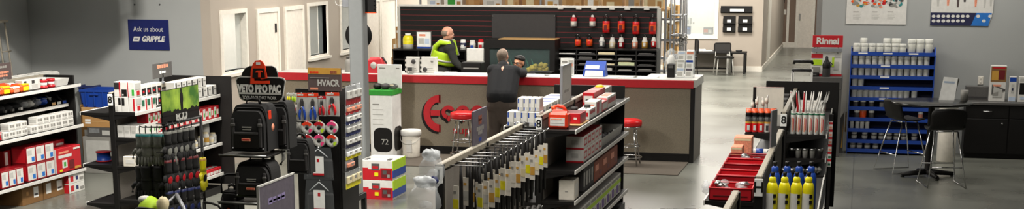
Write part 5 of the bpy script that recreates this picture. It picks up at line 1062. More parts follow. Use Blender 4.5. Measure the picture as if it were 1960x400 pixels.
# blue brochure box
a, b = rect(1117, 1161, 118, 149, y); w, h = b.x - a.x, b.z - KZ
r = empty('brochure_box', ((a.x + b.x) / 2, y, KZ + .001), 'blue brochure box with a white band on the counter', 'box')
mb = MB(); mb.add([(-w / 2, -.1, 0), (w / 2, -.1, 0), (w / 2, .12, 0), (-w / 2, .12, 0), (-w * .46, -.06, h * .45), (w * .46, -.06, h * .45), (w * .44, .1, h), (-w * .44, .1, h)], [(0, 1, 5, 4), (1, 2, 6, 5), (2, 3, 7, 6), (3, 0, 4, 7), (4, 5, 6, 7), (3, 2, 1, 0)], 'blue'); mb.build('box', parent=r)
mb = MB(); mb.add([(-w * .4, -.105, h * .02), (w * .4, -.105, h * .02), (w * .38, -.068, h * .4), (-w * .38, -.068, h * .4)], [(0, 1, 2, 3)], 'white'); mb.add([(-w * .4, -.053, h * .5), (w * .2, -.053, h * .5), (w * .2, .0, h * .72), (-w * .4, .0, h * .72)], [(0, 1, 2, 3)], 'screen'); mb.build('printed_band', parent=r)
# literature rack and black box, plastic wrap at the right end
y = KY + .35; a, b = rect(1294, 1330, 98, 150, y); w, h = b.x - a.x, b.z - KZ
r = empty('literature_rack', ((a.x + b.x) / 2, y, KZ + .001), 'clear literature rack filled with white leaflets at the right end of the counter', 'literature rack')
mb = MB(); mb.b2((-w / 2, .05, 0), (w / 2, .06, h), 'clear'); mb.b2((-w / 2, -.1, 0), (w / 2, .06, .012), 'clear')
for s in (-1, 1): mb.prism([(-.1, 0), (.06, 0), (.06, h), (.03, h), (-.1, h * .3)], .005, 'clear', M=Matrix.Translation((s * w / 2, 0, 0)) @ Matrix.Rotation(PI / 2, 4, 'Z'))
mb.build('holder', parent=r)
for k in range(3):
    for q in range(2):
        mb = MB(); x = (-.24 + .48 * q) * w; z0 = h * (.02 + .3 * k); yy = -.08 + .05 * k; mb.b2((x - w * .21, yy, z0), (x + w * .21, yy + .02, z0 + h * .36), 'paper'); mb.b2((x - w * .18, yy - .0015, z0 + h * .26), (x + w * .18, yy, z0 + h * .34), ['screen', 'purple_grey', 'grey_light', 'blue', 'screen', 'salmon'][k * 2 + q]); mb.b2((x - w * .16, yy - .0015, z0 + h * .06), (x + w * .1, yy, z0 + h * .2), 'grey_light'); mb.build('leaflet', parent=r)
a, b = rect(1278, 1292, 122, 150, y); carton('black_box', 'narrow black box standing left of the literature rack', 'box', ((a.x + b.x) / 2, y, KZ + .001), (b.x - a.x, .16, b.z - KZ), 'black', None, [('F', .15, .85, .7, .9, 'grey_dark')], bev=.006)
a, b = rect(1270, 1296, 97, 122, y + .22); mb = MB(); mb.blob((0, 0, .12), ((b.x - a.x) / 2, .09, (b.z - KZ) / 2), 'clear', jit=.15, rnd=R, seg=14, rings=9); mb.blob((.01, 0, .12), (.06, .05, .1), 'white', jit=.1, rnd=R)
o = mb.build('wrapped_parcel', loc=((a.x + b.x) / 2, y + .24, KZ + .0)); o.location.z = KZ + (b.z - KZ) / 2 - .12 + .02; tag(o, 'plastic-wrapped pale parcel behind the narrow black box on the counter', 'parcel')
# ================================================================ BEHIND THE COUNTER
SY = 23.5; SX0, SX1 = XU(766, SY, 1.8), XU(1258, SY, 1.8); SZ = ZV(14, -5.4, SY)
r = empty('slatwall_unit', ((SX0 + SX1) / 2, SY, 0), 'black slatwall unit with thin red grooves behind the counter', 'slatwall'); L = -Vector(r.location); SW = r
mb = MB(); mb.b2((SX0, SY, 0), (SX1, SY + .06, SZ), 'black'); mb.build('slat_panel', parent=r, loc=L)
mb = MB()
for k in range(12):
    z = SZ - .06 - .085 * k
    mb.b2((SX0, SY - .001, z - .004), (SX1, SY + .002, z + .004), 'red_dark')
mb.build('red_grooves', parent=r, loc=L)['label'] = 'thin red groove lines'
mb = MB(); mb.b2((SX0 - .02, SY - .02, SZ), (SX1 + .02, SY + .08, SZ + .03), 'white'); mb.build('top_trim', parent=r, loc=L)
for x in (SX0 - .02, SX1 + .02): mb = MB(); mb.b2((x - .025, SY - .02, 0), (x + .025, SY + .08, SZ), 'grey_light', bev=.004); mb.build('side_post', parent=r, loc=L)
for u in (1073, 1108, 1137, 1172, 1201, 1238): mb = MB(); p = PY(u, 15, SY - .03); mb.box((p.x, SY - .03, SZ - .01), (.09, .05, .03), 'white', bev=.005); mb.build('price_clip', parent=r, loc=L)
# dark board hung in front
a, b = rect(941, 1063, 28, 76, SY - .06); mb = MB(); mb.b2((a.x, SY - .05, a.z), (b.x, SY - .01, b.z), 'char', bev=.004)
o = mb.build('dark_board'); tag(o, 'plain dark grey board on the slatwall above the fish tank', 'board')
mb = MB()
for u in (943, 1061): p = PY(u, 31, SY - .06); mb.lathe([(0, 0), (.012, 0), (.01, .01), (0, .01)], (p.x, SY - .05, p.z), 'steel', n=10, M=Matrix.Rotation(PI / 2, 4, 'X'))
mb.build('screw_caps', parent=o)
# products on the slatwall
def can(label, u, v0, v1, w, kind, y=SY - .07):
    a, b = rect(u - w, u + w, v0, v1, y); h = b.z - a.z; rr = (b.x - a.x) / 2
    r = empty('hanging_can', (PY(u, v1, y).x, y, a.z), label, 'can')
    mb = MB()
    if kind == 'rw': mb.lathe([(0, 0), (rr, 0), (rr, h * .45), (rr, h * .46, 'red'), (rr, h * .75, 'red'), (rr * .5, h * .82, 'red'), (rr * .4, h, 'white'), (0, h, 'white')], (0, 0, 0), 'white', n=16)
    elif kind == 'big': mb.lathe([(0, 0), (rr, 0, 'red_bright'), (rr, h * .2, 'red_bright'), (rr, h * .21, 'orange'), (rr, h * .5, 'orange'), (rr, h * .51, 'red_bright'), (rr, h * .68, 'red_bright'), (rr * .8, h * .72, 'black'), (rr * .8, h * .82, 'black'), (rr * .45, h * .86, 'black'), (rr * .3, h * .9, 'black'), (0, h * .9, 'black')], (0, 0, 0), 'red_bright', n=16)
    elif kind == 'or': mb.lathe([(0, 0), (rr, 0, 'orange'), (rr, h * .6, 'orange'), (rr * .9, h * .62, 'black'), (rr * .6, h * .8, 'black'), (rr * .5, h * .88, 'black'), (0, h * .88, 'black')], (0, 0, 0), 'orange', n=16)
    else: mb.lathe([(0, 0), (rr, 0, 'red'), (rr, h * .5, kind), (rr * .8, h * .62, 'white'), (rr * .6, h * .85, 'white'), (0, h * .86, 'white')], (0, 0, 0), 'red', n=16)
    mb.build('canister', parent=r)
    mb = MB()
    if kind in ('big', 'or'): mb.tube([(-rr * .2, -.005, h * .86), (-rr * .9, -.01, h * .93), (-rr * .2, 0, h), (rr * .6, 0, h * .96), (rr * .7, -.005, h * .6)], .008, 'black', n=6)
    else: mb.tube([(0, 0, h * .8), (0, .02, h * .98), (0, .068, h * .98)], .006, 'grey', n=6)
    mb.build('nozzle', parent=r)
    mb = MB(); mb.b2((-rr * .45, -rr - .002, h * .14), (rr * .35, -rr * .8, h * .44), {'big': 'red_dark', 'or': 'red_bright', 'rw': 'white_warm'}.get(kind, 'white')); mb.build('label_panel', parent=r)
    mb = MB(); mb.tube([(0, .068, h * 1.02), (0, 0, h * 1.02), (0, -.02, h * 1.05)], .004, 'steel', n=6); mb.tube([(0, 0, h * 1.02), (0, 0, h * .86)], .003, 'steel', n=6); mb.build('peg', parent=r)
for k, (u, v0, v1, w, kd, l) in enumerate(((1098, 29, 50, 6, 'rw', 'red-topped white bottle on the top slatwall row, left one'), (1134, 29, 50, 6, 'rw', 'red-topped white bottle on the top slatwall row, right one'), (1160, 30, 62, 7, 'big', 'first large red and orange can from the left on the slatwall'), (1189, 30, 62, 7, 'big', 'second large red and orange can from the left on the slatwall'), (1217, 30, 65, 7, 'big', 'third large red and orange can from the left on the slatwall'), (1249, 30, 65, 7, 'big', 'large red and orange can at the right end of the slatwall'),
        (1106, 67, 88, 6, 'or', 'small orange can in the lower slatwall row, leftmost one'), (1128, 67, 88, 6, 'or', 'small orange can in the lower slatwall row, second from left'), (1152, 68, 90, 6, 'steel_grey', 'grey and red pack in the lower slatwall row under the big cans'), (1172, 68, 92, 6, 'cream', 'pale and red pack in the lower slatwall row under the second big can'), (1189, 68, 92, 6, 'red_deep', 'deep red pack in the lower slatwall row'), (1215, 68, 92, 6, 'salmon', 'pinkish pack in the lower slatwall row'), (1234, 68, 92, 6, 'gold', 'gold-banded pack in the lower slatwall row'), (1251, 68, 90, 5, 'red_bright', 'red pack at the right end of the lower slatwall row'))):
    can(l, u, v0, v1, w, kd)
# pigeon-hole unit under the products
y = SY - .42; x0, x1 = XU(1066, y, 1.2), XU(1256, y, 1.2); zt = ZV(94, -4, y)
r = empty('pigeonhole_unit', ((x0 + x1) / 2, y + .2, 0), 'black pigeonhole shelving unit under the hanging cans', 'shelving'); L = -Vector(r.location)
mb = MB(); mb.b2((x0, y + .37, 0), (x1, y + .385, zt), 'black'); mb.build('back_panel', parent=r, loc=L)
mb = MB(); mb.b2((x0, y, zt - .02), (x1, y + .385, zt), 'black'); mb.build('top_panel', parent=r, loc=L)
for k in range(6): mb = MB(); x = x0 + (x1 - x0) * k / 5; mb.b2((x - .009, y, 0), (x + .009, y + .37, zt - .02), 'black'); mb.build('divider', parent=r, loc=L)
for k in range(7): mb = MB(); z = zt - .1 - .085 * k; mb.b2((x0 + .01, y + .01, z), (x1 - .01, y + .37, z + .012), 'char'); mb.build('shelf', parent=r, loc=L)
n = 0
for c_ in range(5):
    for k in range(4):
        if (c_ * 3 + k * 2) % 5 < 4:
            z = zt - .1 - .085 * k + .0125; xa = x0 + (x1 - x0) * c_ / 5 + .03; xb = x0 + (x1 - x0) * (c_ + 1) / 5 - .03; m = ['paper', 'grey_light', 'char', 'grey', 'cream', 'grey_dark'][(c_ * 2 + k * 3) % 6]
            hh = .012 + .012 * ((c_ + k) % 3)
            if c_ == 3 and k == 2: m, hh = 'lime_pale', .05
            mb = MB(); mb.b2((xa, y + .015, z), (xb - .04 * (k % 2), y + .3, z + hh), m); mb.b2((xa + .01, y + .02, z + hh), (xb - .06, y + .29, z + hh + .003), 'grey_light' if m != 'lime_pale' else 'cream')
            tag(mb.build('paper_bundle'), '%s-column paper bundle from the left, %s level of the pigeonhole unit' % (ORD[c_], ORD[k]), 'paper', 'papers in the pigeonholes')
# fish tank
y = 22.75; a, b = rect(926, 1062, 77, 146, y); x0, x1 = a.x, b.x; zt = b.z
r = empty('fish_tank', ((x0 + x1) / 2, y + .2, 0), 'black-framed fish tank with green water and yellow coral behind the counter', 'aquarium'); L = -Vector(r.location)
wi0, wi1 = PY(937, 138, y), PY(1052, 94, y)
mb = MB(); mb.b2((x0, y, wi1.z), (x1, y + .45, zt), 'black'); mb.build('hood', parent=r, loc=L)
mb = MB(); mb.b2((x0, y, 0), (x1, y + .45, wi0.z - .04), 'black'); mb.build('cabinet', parent=r, loc=L)
for p, q in ((x0, wi0.x), (wi1.x, x1)): mb = MB(); mb.b2((p, y, wi0.z - .04), (q, y + .45, wi1.z), 'black'); mb.build('frame_side', parent=r, loc=L)
mb = MB(); mb.b2((wi0.x, y + .43, wi0.z - .04), (wi1.x, y + .45, wi1.z), 'water'); mb.build('back_wall', parent=r, loc=L)
mb = MB(); mb.b2((wi0.x, y + .02, wi0.z), (wi1.x, y + .03, wi1.z), 'tank_glass'); mb.build('glass', parent=r, loc=L)
mb = MB(); rr = random.Random(8)
for k in range(16):
    xx = wi0.x + (wi1.x - wi0.x) * (k + .5) / 16; mb.blob((xx, y + .3 + .05 * rr.random(), wi0.z - .02), (.06, .07, .05 + .08 * rr.random()), 'rock', jit=.15, rnd=rr, seg=9, rings=6)
mb.build('rock', parent=r, loc=L)
mb = MB()
for k in range(18):
    p = PY(1012 + 36 * rr.random(), 137 - 22 * rr.random() * (1 - abs(k - 9) / 12), y + .2); mb.blob(p, (.035 + .03 * rr.random(), .05, .03 + .02 * rr.random()), 'coral', jit=.25, rnd=rr, seg=9, rings=6)
mb.build('coral', parent=r, loc=L)['label'] = 'yellow coral'
mb = MB()
for k in range(7):
    xx = wi0.x + (wi1.x - wi0.x) * (.1 + .09 * k); mb.tube([(xx, y + .34, wi0.z), (xx + .02, y + .33, wi0.z + .1), (xx - .02, y + .34, wi0.z + .2)], [.02, .014, .003], 'green_dark', n=6)
mb.build('water_plant', parent=r, loc=L)
mb = MB(); a, b = rect(954, 1062, 74, 77, y); mb.b2((a.x, y - .01, zt), (b.x, y + .4, zt + .012), 'wood'); mb.build('hood_lid', parent=r, loc=L)
mb = MB(); p0, p1 = PY(1015, 136, y - .12), PY(1058, 135, y - .12); mb.b2((p0.x, y - .2, p0.z - .02), (p1.x, y - .0, p0.z), 'char', bev=.004); mb.build('front_ledge', parent=r, loc=L)
lamp('tank_lamp', ((wi0.x + wi1.x) / 2, y + .2, wi1.z - .015), wi1.x - wi0.x - .1, .2, 1.2, col=(.75, 1, .9))
# back desk with printers, monitor, cups
y = 22.95; x0, x1 = SX0 + .03, XU(924, y, 1.2); zl = ZV(95, -7, y)
r = empty('back_desk', ((x0 + x1) / 2, y + .2, 0), 'black back desk with open shelves behind the worker', 'desk'); L = -Vector(r.location)
for z in (zl, zl - .16, zl - .34): mb = MB(); mb.b2((x0, y, z - .02), (x1, y + .5, z), 'black'); mb.build('shelf', parent=r, loc=L)
for x in (x0 + .01, XU(800, y, 1.2), XU(890, y, 1.2), x1 - .01): mb = MB(); mb.b2((x - .01, y + .02, 0), (x + .01, y + .5, zl - .02), 'black'); mb.build('divider', parent=r, loc=L)
mb = MB(); mb.b2((x0, y + .48, 0), (x1, y + .495, zl - .02), 'black'); mb.build('back_panel', parent=r, loc=L)
def flat(name, label, cat, u0, u1, v0, v1, y, th, m, decs=(), z=None, seam=None, bev=.004):
    a, b = rect(u0, u1, v0, v1, y); zb = a.z if z is None else z; return carton(name, label, cat, ((a.x + b.x) / 2, y + th / 2, zb), (b.x - a.x, th, b.z - zb), m, None, decs, bev=bev, seam=seam)
flat('framed_notice', 'white notice with a blue picture standing on the back desk', 'notice', 797, 826, 60, 95, y + .1, .02, 'grey_dark', [('F', .06, .94, .05, .96, 'paper'), ('F', .2, .6, .72, .84, 'salmon'), ('F', .55, .85, .3, .6, 'screen'), ('F', .15, .5, .3, .62, 'grey_light'), ('F', .06, .94, .05, .14, 'blue')], z=zl)
a, b = rect(770, 789, 64, 94, y + .1); r = empty('chemical_bottle', ((a.x + b.x) / 2, y + .15, zl), 'squat bottle with yellow and white label at the left of the back desk', 'bottle'); h = b.z - zl; w = (b.x - a.x) / 2
mb = MB(); mb.lathe([(0, 0), (w, 0), (w, h * .3), (w, h * .31, 'yellow'), (w, h * .55, 'yellow'), (w * .98, h * .56, 'char'), (w, h * .62, 'yellow'), (w * .9, h * .78, 'yellow'), (w * .6, h * .86, 'yellow'), (0, h * .86, 'yellow')], (0, 0, 0), 'grey_light', n=20); mb.build('body', parent=r); mb = MB(); mb.lathe([(0, 0), (w * .55, 0), (w * .55, h * .13), (0, h * .13)], (0, 0, h * .86), 'paper', n=16); mb.build('cap', parent=r)
for k, (u, v0, m1, m2, l) in enumerate(((886, 76, 'paper', 'navy', 'white bottle with a dark blue label on the back desk'), (904, 77, 'white', 'blue', 'white cup with blue mark left of the fish tank'), (920, 75, 'white', 'red', 'red-topped white bottle beside the fish tank'))):
    a, b = rect(u - 5.5, u + 5.5, v0, 94, y + .12); h = b.z - zl; w = (b.x - a.x) / 2; mb = MB(); mb.lathe([(0, 0), (w, 0), (w, h * .35), (w * 1.01, h * .36, m2 if k != 2 else 'white'), (w * 1.01, h * .7, m2 if k == 0 else 'white'), (w * .9, h * .72, m1 if k != 2 else 'red'), (w * .8, h, m1 if k != 2 else 'red'), (0, h, m1 if k != 2 else 'red')], (0, 0, 0), m1, n=16); mb.b2((-w * .5, -w - .003, h * .2), (w * .5, -w * .8, h * .5), m2 if k else 'paper'); tag(mb.build('back_desk_bottle', loc=((a.x + b.x) / 2, y + .14, zl)), l, 'bottle')
r = empty('computer_monitor', (XU(908, 21.9, 1.3), 21.95, 0), 'white-backed square monitor on the desk behind the counter', 'monitor'); a, b = rect(893, 925, 93, 116, 21.9); L = -Vector(r.location)
mb = MB(); mb.b2((a.x, 21.9, a.z), (b.x, 21.95, b.z), 'white', bev=.006); mb.build('monitor_back', parent=r, loc=L); mb = MB(); mb.b2((a.x, 21.89, a.z - .03), (b.x, 21.96, a.z), 'jar', bev=.004); mb.build('lower_edge', parent=r, loc=L)
mb = MB(); mb.b2(((a.x + b.x) / 2 - .03, 21.93, .86), ((a.x + b.x) / 2 + .03, 21.97, a.z - .02), 'char'); mb.b2(((a.x + b.x) / 2 - .12, 21.86, .851), ((a.x + b.x) / 2 + .12, 22.05, .865), 'char'); mb.build('stand', parent=r, loc=L)
# low working desk behind the counter
mb = MB(); mb.b2((-7.6, 21.6, .82), (-4.0, 22.1, .85), 'char'); mb.b2((-7.6, 21.62, 0), (-7.57, 22.08, .82), 'char'); mb.b2((-4.03, 21.62, 0), (-4.0, 22.08, .82), 'char'); tag(mb.build('work_desk'), 'low dark work desk hidden between counter and back desk', 'desk')
a, b = rect(886, 924, 119, 140, 21.75); r = empty('label_printer', ((a.x + b.x) / 2, 21.75, .851), 'black desktop printer on the work desk under the white monitor', 'printer'); w, h = b.x - a.x, b.z - .851
mb = MB(); mb.box((0, -.0, h / 2), (w, .22, h), 'black', bev=.012); mb.build('housing', parent=r); mb = MB(); mb.b2((-w * .4, -.14, h * .55), (w * .4, -.1, h * .6), 'char'); mb.b2((-w * .38, -.112, h * .75), (w * .38, -.108, h * .8), 'grey'); mb.build('paper_slot', parent=r)
# ================================================================ WAREHOUSE
def rack(label, x0, x1, y, dep, zs, pm='steel_grey', nx=2, top=2.9, name='storage_rack', sh='steel_grey'):
    r = empty(name, ((x0 + x1) / 2, y + dep / 2, 0), label, 'rack'); L = -Vector(r.location)
    for k in range(nx):
        for yy in (y, y + dep): mb = MB(); x = x0 + (x1 - x0) * k / (nx - 1); mb.box((x, yy, top / 2), (.035, .035, top), pm, bev=.004); mb.build('upright', parent=r, loc=L)
    for z in zs: mb = MB(); mb.b2((x0, y, z - .04), (x1, y + dep, z), sh, bev=.004); mb.build('shelf', parent=r, loc=L)
    return r
xa, xb = XU(1264, 26.5, 1.5), XU(1302, 26.5, 1.5)
zs = [ZV(v, -3.3, 26.5) for v in (35, 75, 110, 134)]
rack('tall grey storage rack of cartons right of the slatwall', xa, xb, 26.5, .6, zs)
for lv, z in enumerate(zs):
    nx = 3; zn = ZV([2, 37, 77, 112][lv], -3.3, 26.5) - .05
    for k in range(nx):
        w = (xb - xa - .1) / nx; hh = (zn - z) * (.8 + .2 * ((k * 2 + lv) % 3) / 2)
        carton('stock_carton', '%s tan stock carton from the left on the %s shelf of the grey storage rack' % (ORD[k], ['top', 'second', 'third', 'bottom'][lv]), 'box', (xa + .05 + w * (k + .5), 26.72, z + .001), (w - .012, .4, hh), ['kraft', 'cream', 'kraft', 'kraft'][(k + lv) % 4], None, [('F', 0, 1, .44, .56, 'cream'), ('F', .2, .7, .6, .85, 'paper' if (k + lv) % 2 else 'gold'), ('F', .15, .6, .12, .3, 'white')], 'stock cartons on the storage rack', seam='wood')
# chrome wire rack in front of it, right
xw0, xw1 = XU(1283, 25.6, 1.5), XU(1307, 25.6, 1.5)
r = empty('wire_rack', ((xw0 + xw1) / 2, 25.8, 0), 'slim chrome wire rack with double posts beside the tan cartons', 'rack'); L = -Vector(r.location)
for x in (xw0, xw1):
    for yy in (25.6, 26.1): mb = MB(); mb.tube([(x, yy, 0), (x, yy, 2.7)], .016, 'steel_grey'); mb.build('post', parent=r, loc=L)
for v in (30, 68, 108, 140):
    z = ZV(v, xw0, 25.6); mb = MB(); mb.tube([(xw0, 25.6, z), (xw1, 25.6, z), (xw1, 26.1, z), (xw0, 26.1, z)], .012, 'steel_grey', closed=True)
    for k in range(1, 6): x = xw0 + (xw1 - xw0) * k / 6; mb.tube([(x, 25.6, z), (x, 26.1, z)], .005, 'steel_grey', n=6)
    mb.build('wire_shelf', parent=r, loc=L)
# pedestal fan
p = PY(1304, 76, 24.9); r = empty('pedestal_fan', (p.x, 24.9, 0), 'grey pedestal fan with round wire guard behind the literature rack', 'fan'); L = -Vector(r.location); R_ = .12
mb = MB()
for q in (.4, .7, 1): mb.tube([(p.x + R_ * q * math.cos(t), 24.86, p.z + R_ * q * math.sin(t)) for t in [2 * PI * k / 28 for k in range(28)]], .005, 'steel', closed=True, n=6)
for k in range(12): t = 2 * PI * k / 12; mb.tube([(p.x + .02 * math.cos(t), 24.86, p.z + .02 * math.sin(t)), (p.x + R_ * math.cos(t), 24.86, p.z + R_ * math.sin(t))], .003, 'steel', n=5)
mb.build('wire_guard', parent=r, loc=L)
mb = MB()
for k in range(4):
    t = PI / 2 * k; mb.prism([(p.x + .02 * math.cos(t), p.z + .02 * math.sin(t)), (p.x + R_ * .85 * math.cos(t - .3), p.z + R_ * .85 * math.sin(t - .3)), (p.x + R_ * .9 * math.cos(t + .4), p.z + R_ * .9 * math.sin(t + .4)), (p.x + .03 * math.cos(t + .8), p.z + .03 * math.sin(t + .8))], .006, 'grey', M=Matrix.Translation((0, 24.88, 0)))
mb.build('blades', parent=r, loc=L)
mb = MB(); mb.tube([(p.x, 24.88, p.z), (p.x, 25.0, p.z)], .05, 'grey', n=14); mb.build('motor', parent=r, loc=L); mb = MB(); mb.tube([(p.x, 24.97, p.z), (p.x, 24.97, .02)], .015, 'steel'); mb.lathe([(0, 0), (.2, 0), (.18, .025), (0, .03)], (p.x, 24.97, 0), 'char', n=20); mb.build('pole', parent=r, loc=L)
# high rack seen over the top of the slatwall
x0, x1 = SX0 - .1, SX1 - .06; y = 25.0; z = ZV(13, -5.5, y) - .02
rack('long high rack of stock behind and above the slatwall', x0, x1, y, .7, [z], nx=3, top=2.3, sh='wood')
tl = [('white', 'paper', 'screen'), ('white_warm', 'paper', 'green'), ('wood', 'cardboard', 'wood'), ('white_warm', 'white', 'grey_light'), ('wood', 'wood', 'cream'), ('wood', 'cardboard', 'cream'), ('grey_light', 'white', 'gold'), ('wood', 'wood', 'cardboard'), ('cream', 'wood', 'paper'), ('wood', 'cardboard', 'cream'), ('white_warm', 'wood', 'grey'), ('wood', 'cream', 'wood')]
for k in range(12):
    w = (x1 - x0 - .1) / 12; m = tl[k]
    carton('stock_carton', '%s pale stock carton from the left on the high rack above the slatwall' % ORD[k], 'box', (x0 + .05 + w * (k + .5), y + .3, z + .001), (w * (.7 + .25 * (k % 2)), .45, .22 + .1 * (k % 3)), m[0], {'F': m[1]}, [('F', .2, .6, .1, .5, m[2]), ('F', .7, .9, .05, .3, 'cardboard')], 'stock cartons on the high rack', seam='cardboard')
# cartons stacked in the gap at the left
y = 24.3
for k, (u0, u1, v0, v1, m) in enumerate(((752, 766, 74, 97, 'cardboard'), (749, 764, 97, 145, 'cardboard'), (757, 767, 50, 74, 'cardboard'))):
    pass
zb = 0
for k, (u0, u1, v0, m) in enumerate(((749, 764, 110, 'cardboard'), (750, 765, 74, 'wood'), (757, 766, 51, 'cardboard'))):
    zt = ZV(v0, XU(757, y, 1), y); xa, xb = XU(u0, y, zt), XU(u1, y, zt); carton('shipping_carton', '%s tan shipping carton in the tall stack left of the slatwall' % ['bottom', 'middle', 'top'][k], 'box', ((xa + xb) / 2, y + .15, zb + .001), (xb - xa, .3, zt - zb - .002), m, None, [('F', .2, .6, .5, .7, 'paper'), ('F', .45, .55, 0, 1, 'cream'), ('R', .3, .7, .4, .6, 'cardboard_dark')], 'shipping cartons by the slatwall', seam='cream'); zb = zt
# ================================================================ BACK OFFICE
for (u0, u1, v0, v1, l, n) in ((1379, 1440, 12, 25, 'wide black wall pocket with white sheets, topmost on the office wall', 1), (1383, 1408, 31, 62, 'black double wall pocket on the office wall, left one', 2), (1412, 1440, 31, 62, 'black double wall pocket on the office wall, right one', 2)):
    a, b = rect(u0, u1, v0, v1, BY - .09); r = empty('wall_pocket', ((a.x + b.x) / 2, BY - .05, a.z), l, 'wall pocket'); w, h = b.x - a.x, b.z - a.z
    mb = MB(); mb.b2((-w / 2, .03, 0), (w / 2, .045, h), 'black'); mb.build('back_plate', parent=r)
    for k in range(n):
        z0, hh = h * k / n + .01, h / n - .02; mb = MB(); mb.b2((-w / 2, -.04, z0), (w / 2, -.03, z0 + hh * .7), 'black'); mb.b2((-w / 2, -.04, z0), (w / 2, .03, z0 + .01), 'black'); mb.build('pocket', parent=r)
        mb = MB(); mb.b2((-w * .16 if n == 2 else -w * .2, -.044, z0 + hh * .2), (w * .16 if n == 2 else w * .25, -.04, z0 + hh * .6), 'paper'); mb.build('paper_card', parent=r)
def legs4(r, w, d, h, rad, m, inset=.03, name='leg'):
    for sx in (-1, 1):
        for sy in (-1, 1): mb = MB(); x, y = sx * (w / 2 - inset), sy * (d / 2 - inset); mb.b2((x - rad, y - rad, 0), (x + rad, y + rad, h), m); mb.build(name, parent=r)
for (u0, u1, v0, v1, m, dc, l) in ((1307, 1321, 50, 66, 'blue_dark', [('F', .1, .9, .6, .8, 'blue')], 'dark blue crate on the ledge behind the office window, left'), (1346, 1364, 53, 66, 'grey_dark', [('F', .05, .5, .3, .8, 'brick'), ('F', .55, .9, .2, .7, 'grey')], 'dark box on the ledge behind the office window, right')):
    a, b = rect(u0, u1, v0, v1, BY + .3); carton('window_box', l, 'box', ((a.x + b.x) / 2, BY + .4, oz0 + .005), (b.x - a.x, .2, b.z - oz0), m, None, dc)
mb = MB(); mb.b2((ox0, BY + .14, oz0 - .04), (ox1, BY + .6, oz0 + .004), 'trim_white'); struct(mb, 'trim_4')
a, b = rect(1307, 1323, 34, 50, BY + .1); mb = MB(); mb.b2((a.x, BY + .1, a.z), (b.x, BY + .11, b.z), 'grey_light')
for q in range(4): mb.b2((a.x + .04 + .07 * q, BY + .098, a.z + .05), (a.x + .08 + .07 * q, BY + .1, a.z + .1 + .05 * (q % 3)), 'grey')
tag(mb.build('notice_sheet'), 'pale sheet with grey marks taped behind the office window', 'notice')
ty = 36.1; a, b = PY(1318, 97, ty), PY(1398, 97, ty); zt = a.z; r = empty('office_desk', ((a.x + b.x) / 2, ty, 0), 'long dark desk with papers against the office wall', 'desk'); w = b.x - a.x
mb = MB(); mb.b2((-w / 2, -.3, zt - .04), (w / 2, .4, zt), 'char', bev=.005); mb.build('desk_top', parent=r); legs4(r, w, .7, zt - .04, .025, 'grey_light')
mb = MB(); mb.b2((-w / 2 + .05, .32, .12), (w / 2 - .05, .34, zt - .06), 'panel_grey'); mb.build('modesty_panel', parent=r)
mb = MB(); mb.b2((-w / 2 + .05, .28, .06), (w / 2 - .05, .3, .1), 'black'); mb.build('cross_bar', parent=r)
for k, u in enumerate((1326, 1340, 1352)): mb = MB(); mb.b2((-.13, -.1, 0), (.13, .1, .02 + .02 * (k % 2)), 'paper'); mb.b2((-.1, -.08, .02 + .02 * (k % 2)), (.1, .02, .024 + .02 * (k % 2)), 'grey_light'); tag(mb.build('paper_stack', loc=(XU(u, ty, zt), ty, zt + .001), rz=.2 * k), '%s paper stack from the left on the far office desk' % ORD[k], 'paper')
ty = 36.0; a, b = PY(1397, 99, ty), PY(1429, 99, ty); zt = a.z; r = empty('side_table', ((a.x + b.x) / 2, ty, 0), 'small black side table against the office wall', 'table'); w = b.x - a.x
mb = MB(); mb.b2((-w / 2, -.25, zt - .035), (w / 2, .25, zt), 'black', bev=.005); mb.build('table_top', parent=r); legs4(r, w, .5, zt - .035, .022, 'black')
mb = MB(); mb.lathe([(0, 0), (.06, 0), (.08, .03), (.075, .05), (0, .05)], (0, 0, 0), 'char', n=16); tag(mb.build('dark_bowl', loc=(r.location.x + .02, ty - .05, zt + .001)), 'dark bowl on the small black side table', 'bowl')
def office_chair(label, u, v, vt, y, col='mesh_black', lm='grey_light', w=.42, rz=0.0):
    p = PY(u, v, y); x = p.x; zt = ZV(vt, x, y); s = zt * .58
    r = empty('mesh_chair', (x, y, 0), label, 'chair', rz=rz)
    mb = MB(); mb.box((0, 0, s), (w, .38, .04), 'black', bev=.012); mb.build('seat', parent=r)
    mb = MB(); mb.prism(rrect(0, (s + .1 + zt) / 2, w * .95, zt - s - .1, .05), .02, col, M=Matrix.Translation((0, .2, 0))); mb.build('backrest', parent=r)
    mb = MB(); o = rrect(0, (s + .1 + zt) / 2, w * .97, zt - s - .08, .05); mb.tube([(q[0], .2, q[1]) for q in o], .012, 'black', closed=True, n=6); mb.build('back_frame', parent=r)
    for sx in (-1, 1):
        mb = MB(); mb.tube([(sx * w * .4, -.14, s), (sx * w * .5, -.18, .01)], .013, lm); mb.build('leg', parent=r)
        mb = MB(); mb.tube([(sx * w * .4, .2, s + .12), (sx * w * .42, .16, s), (sx * w * .5, .22, .01)], .013, lm); mb.build('leg', parent=r)
    return r
office_chair('mesh-backed office chair with pale legs in front of the far desk', 1385, 139, 84, 35.25, rz=.3)
office_chair('black office chair half hidden behind the literature rack', 1316, 139, 76, 33.6, lm='black', rz=-1.2, w=.3)
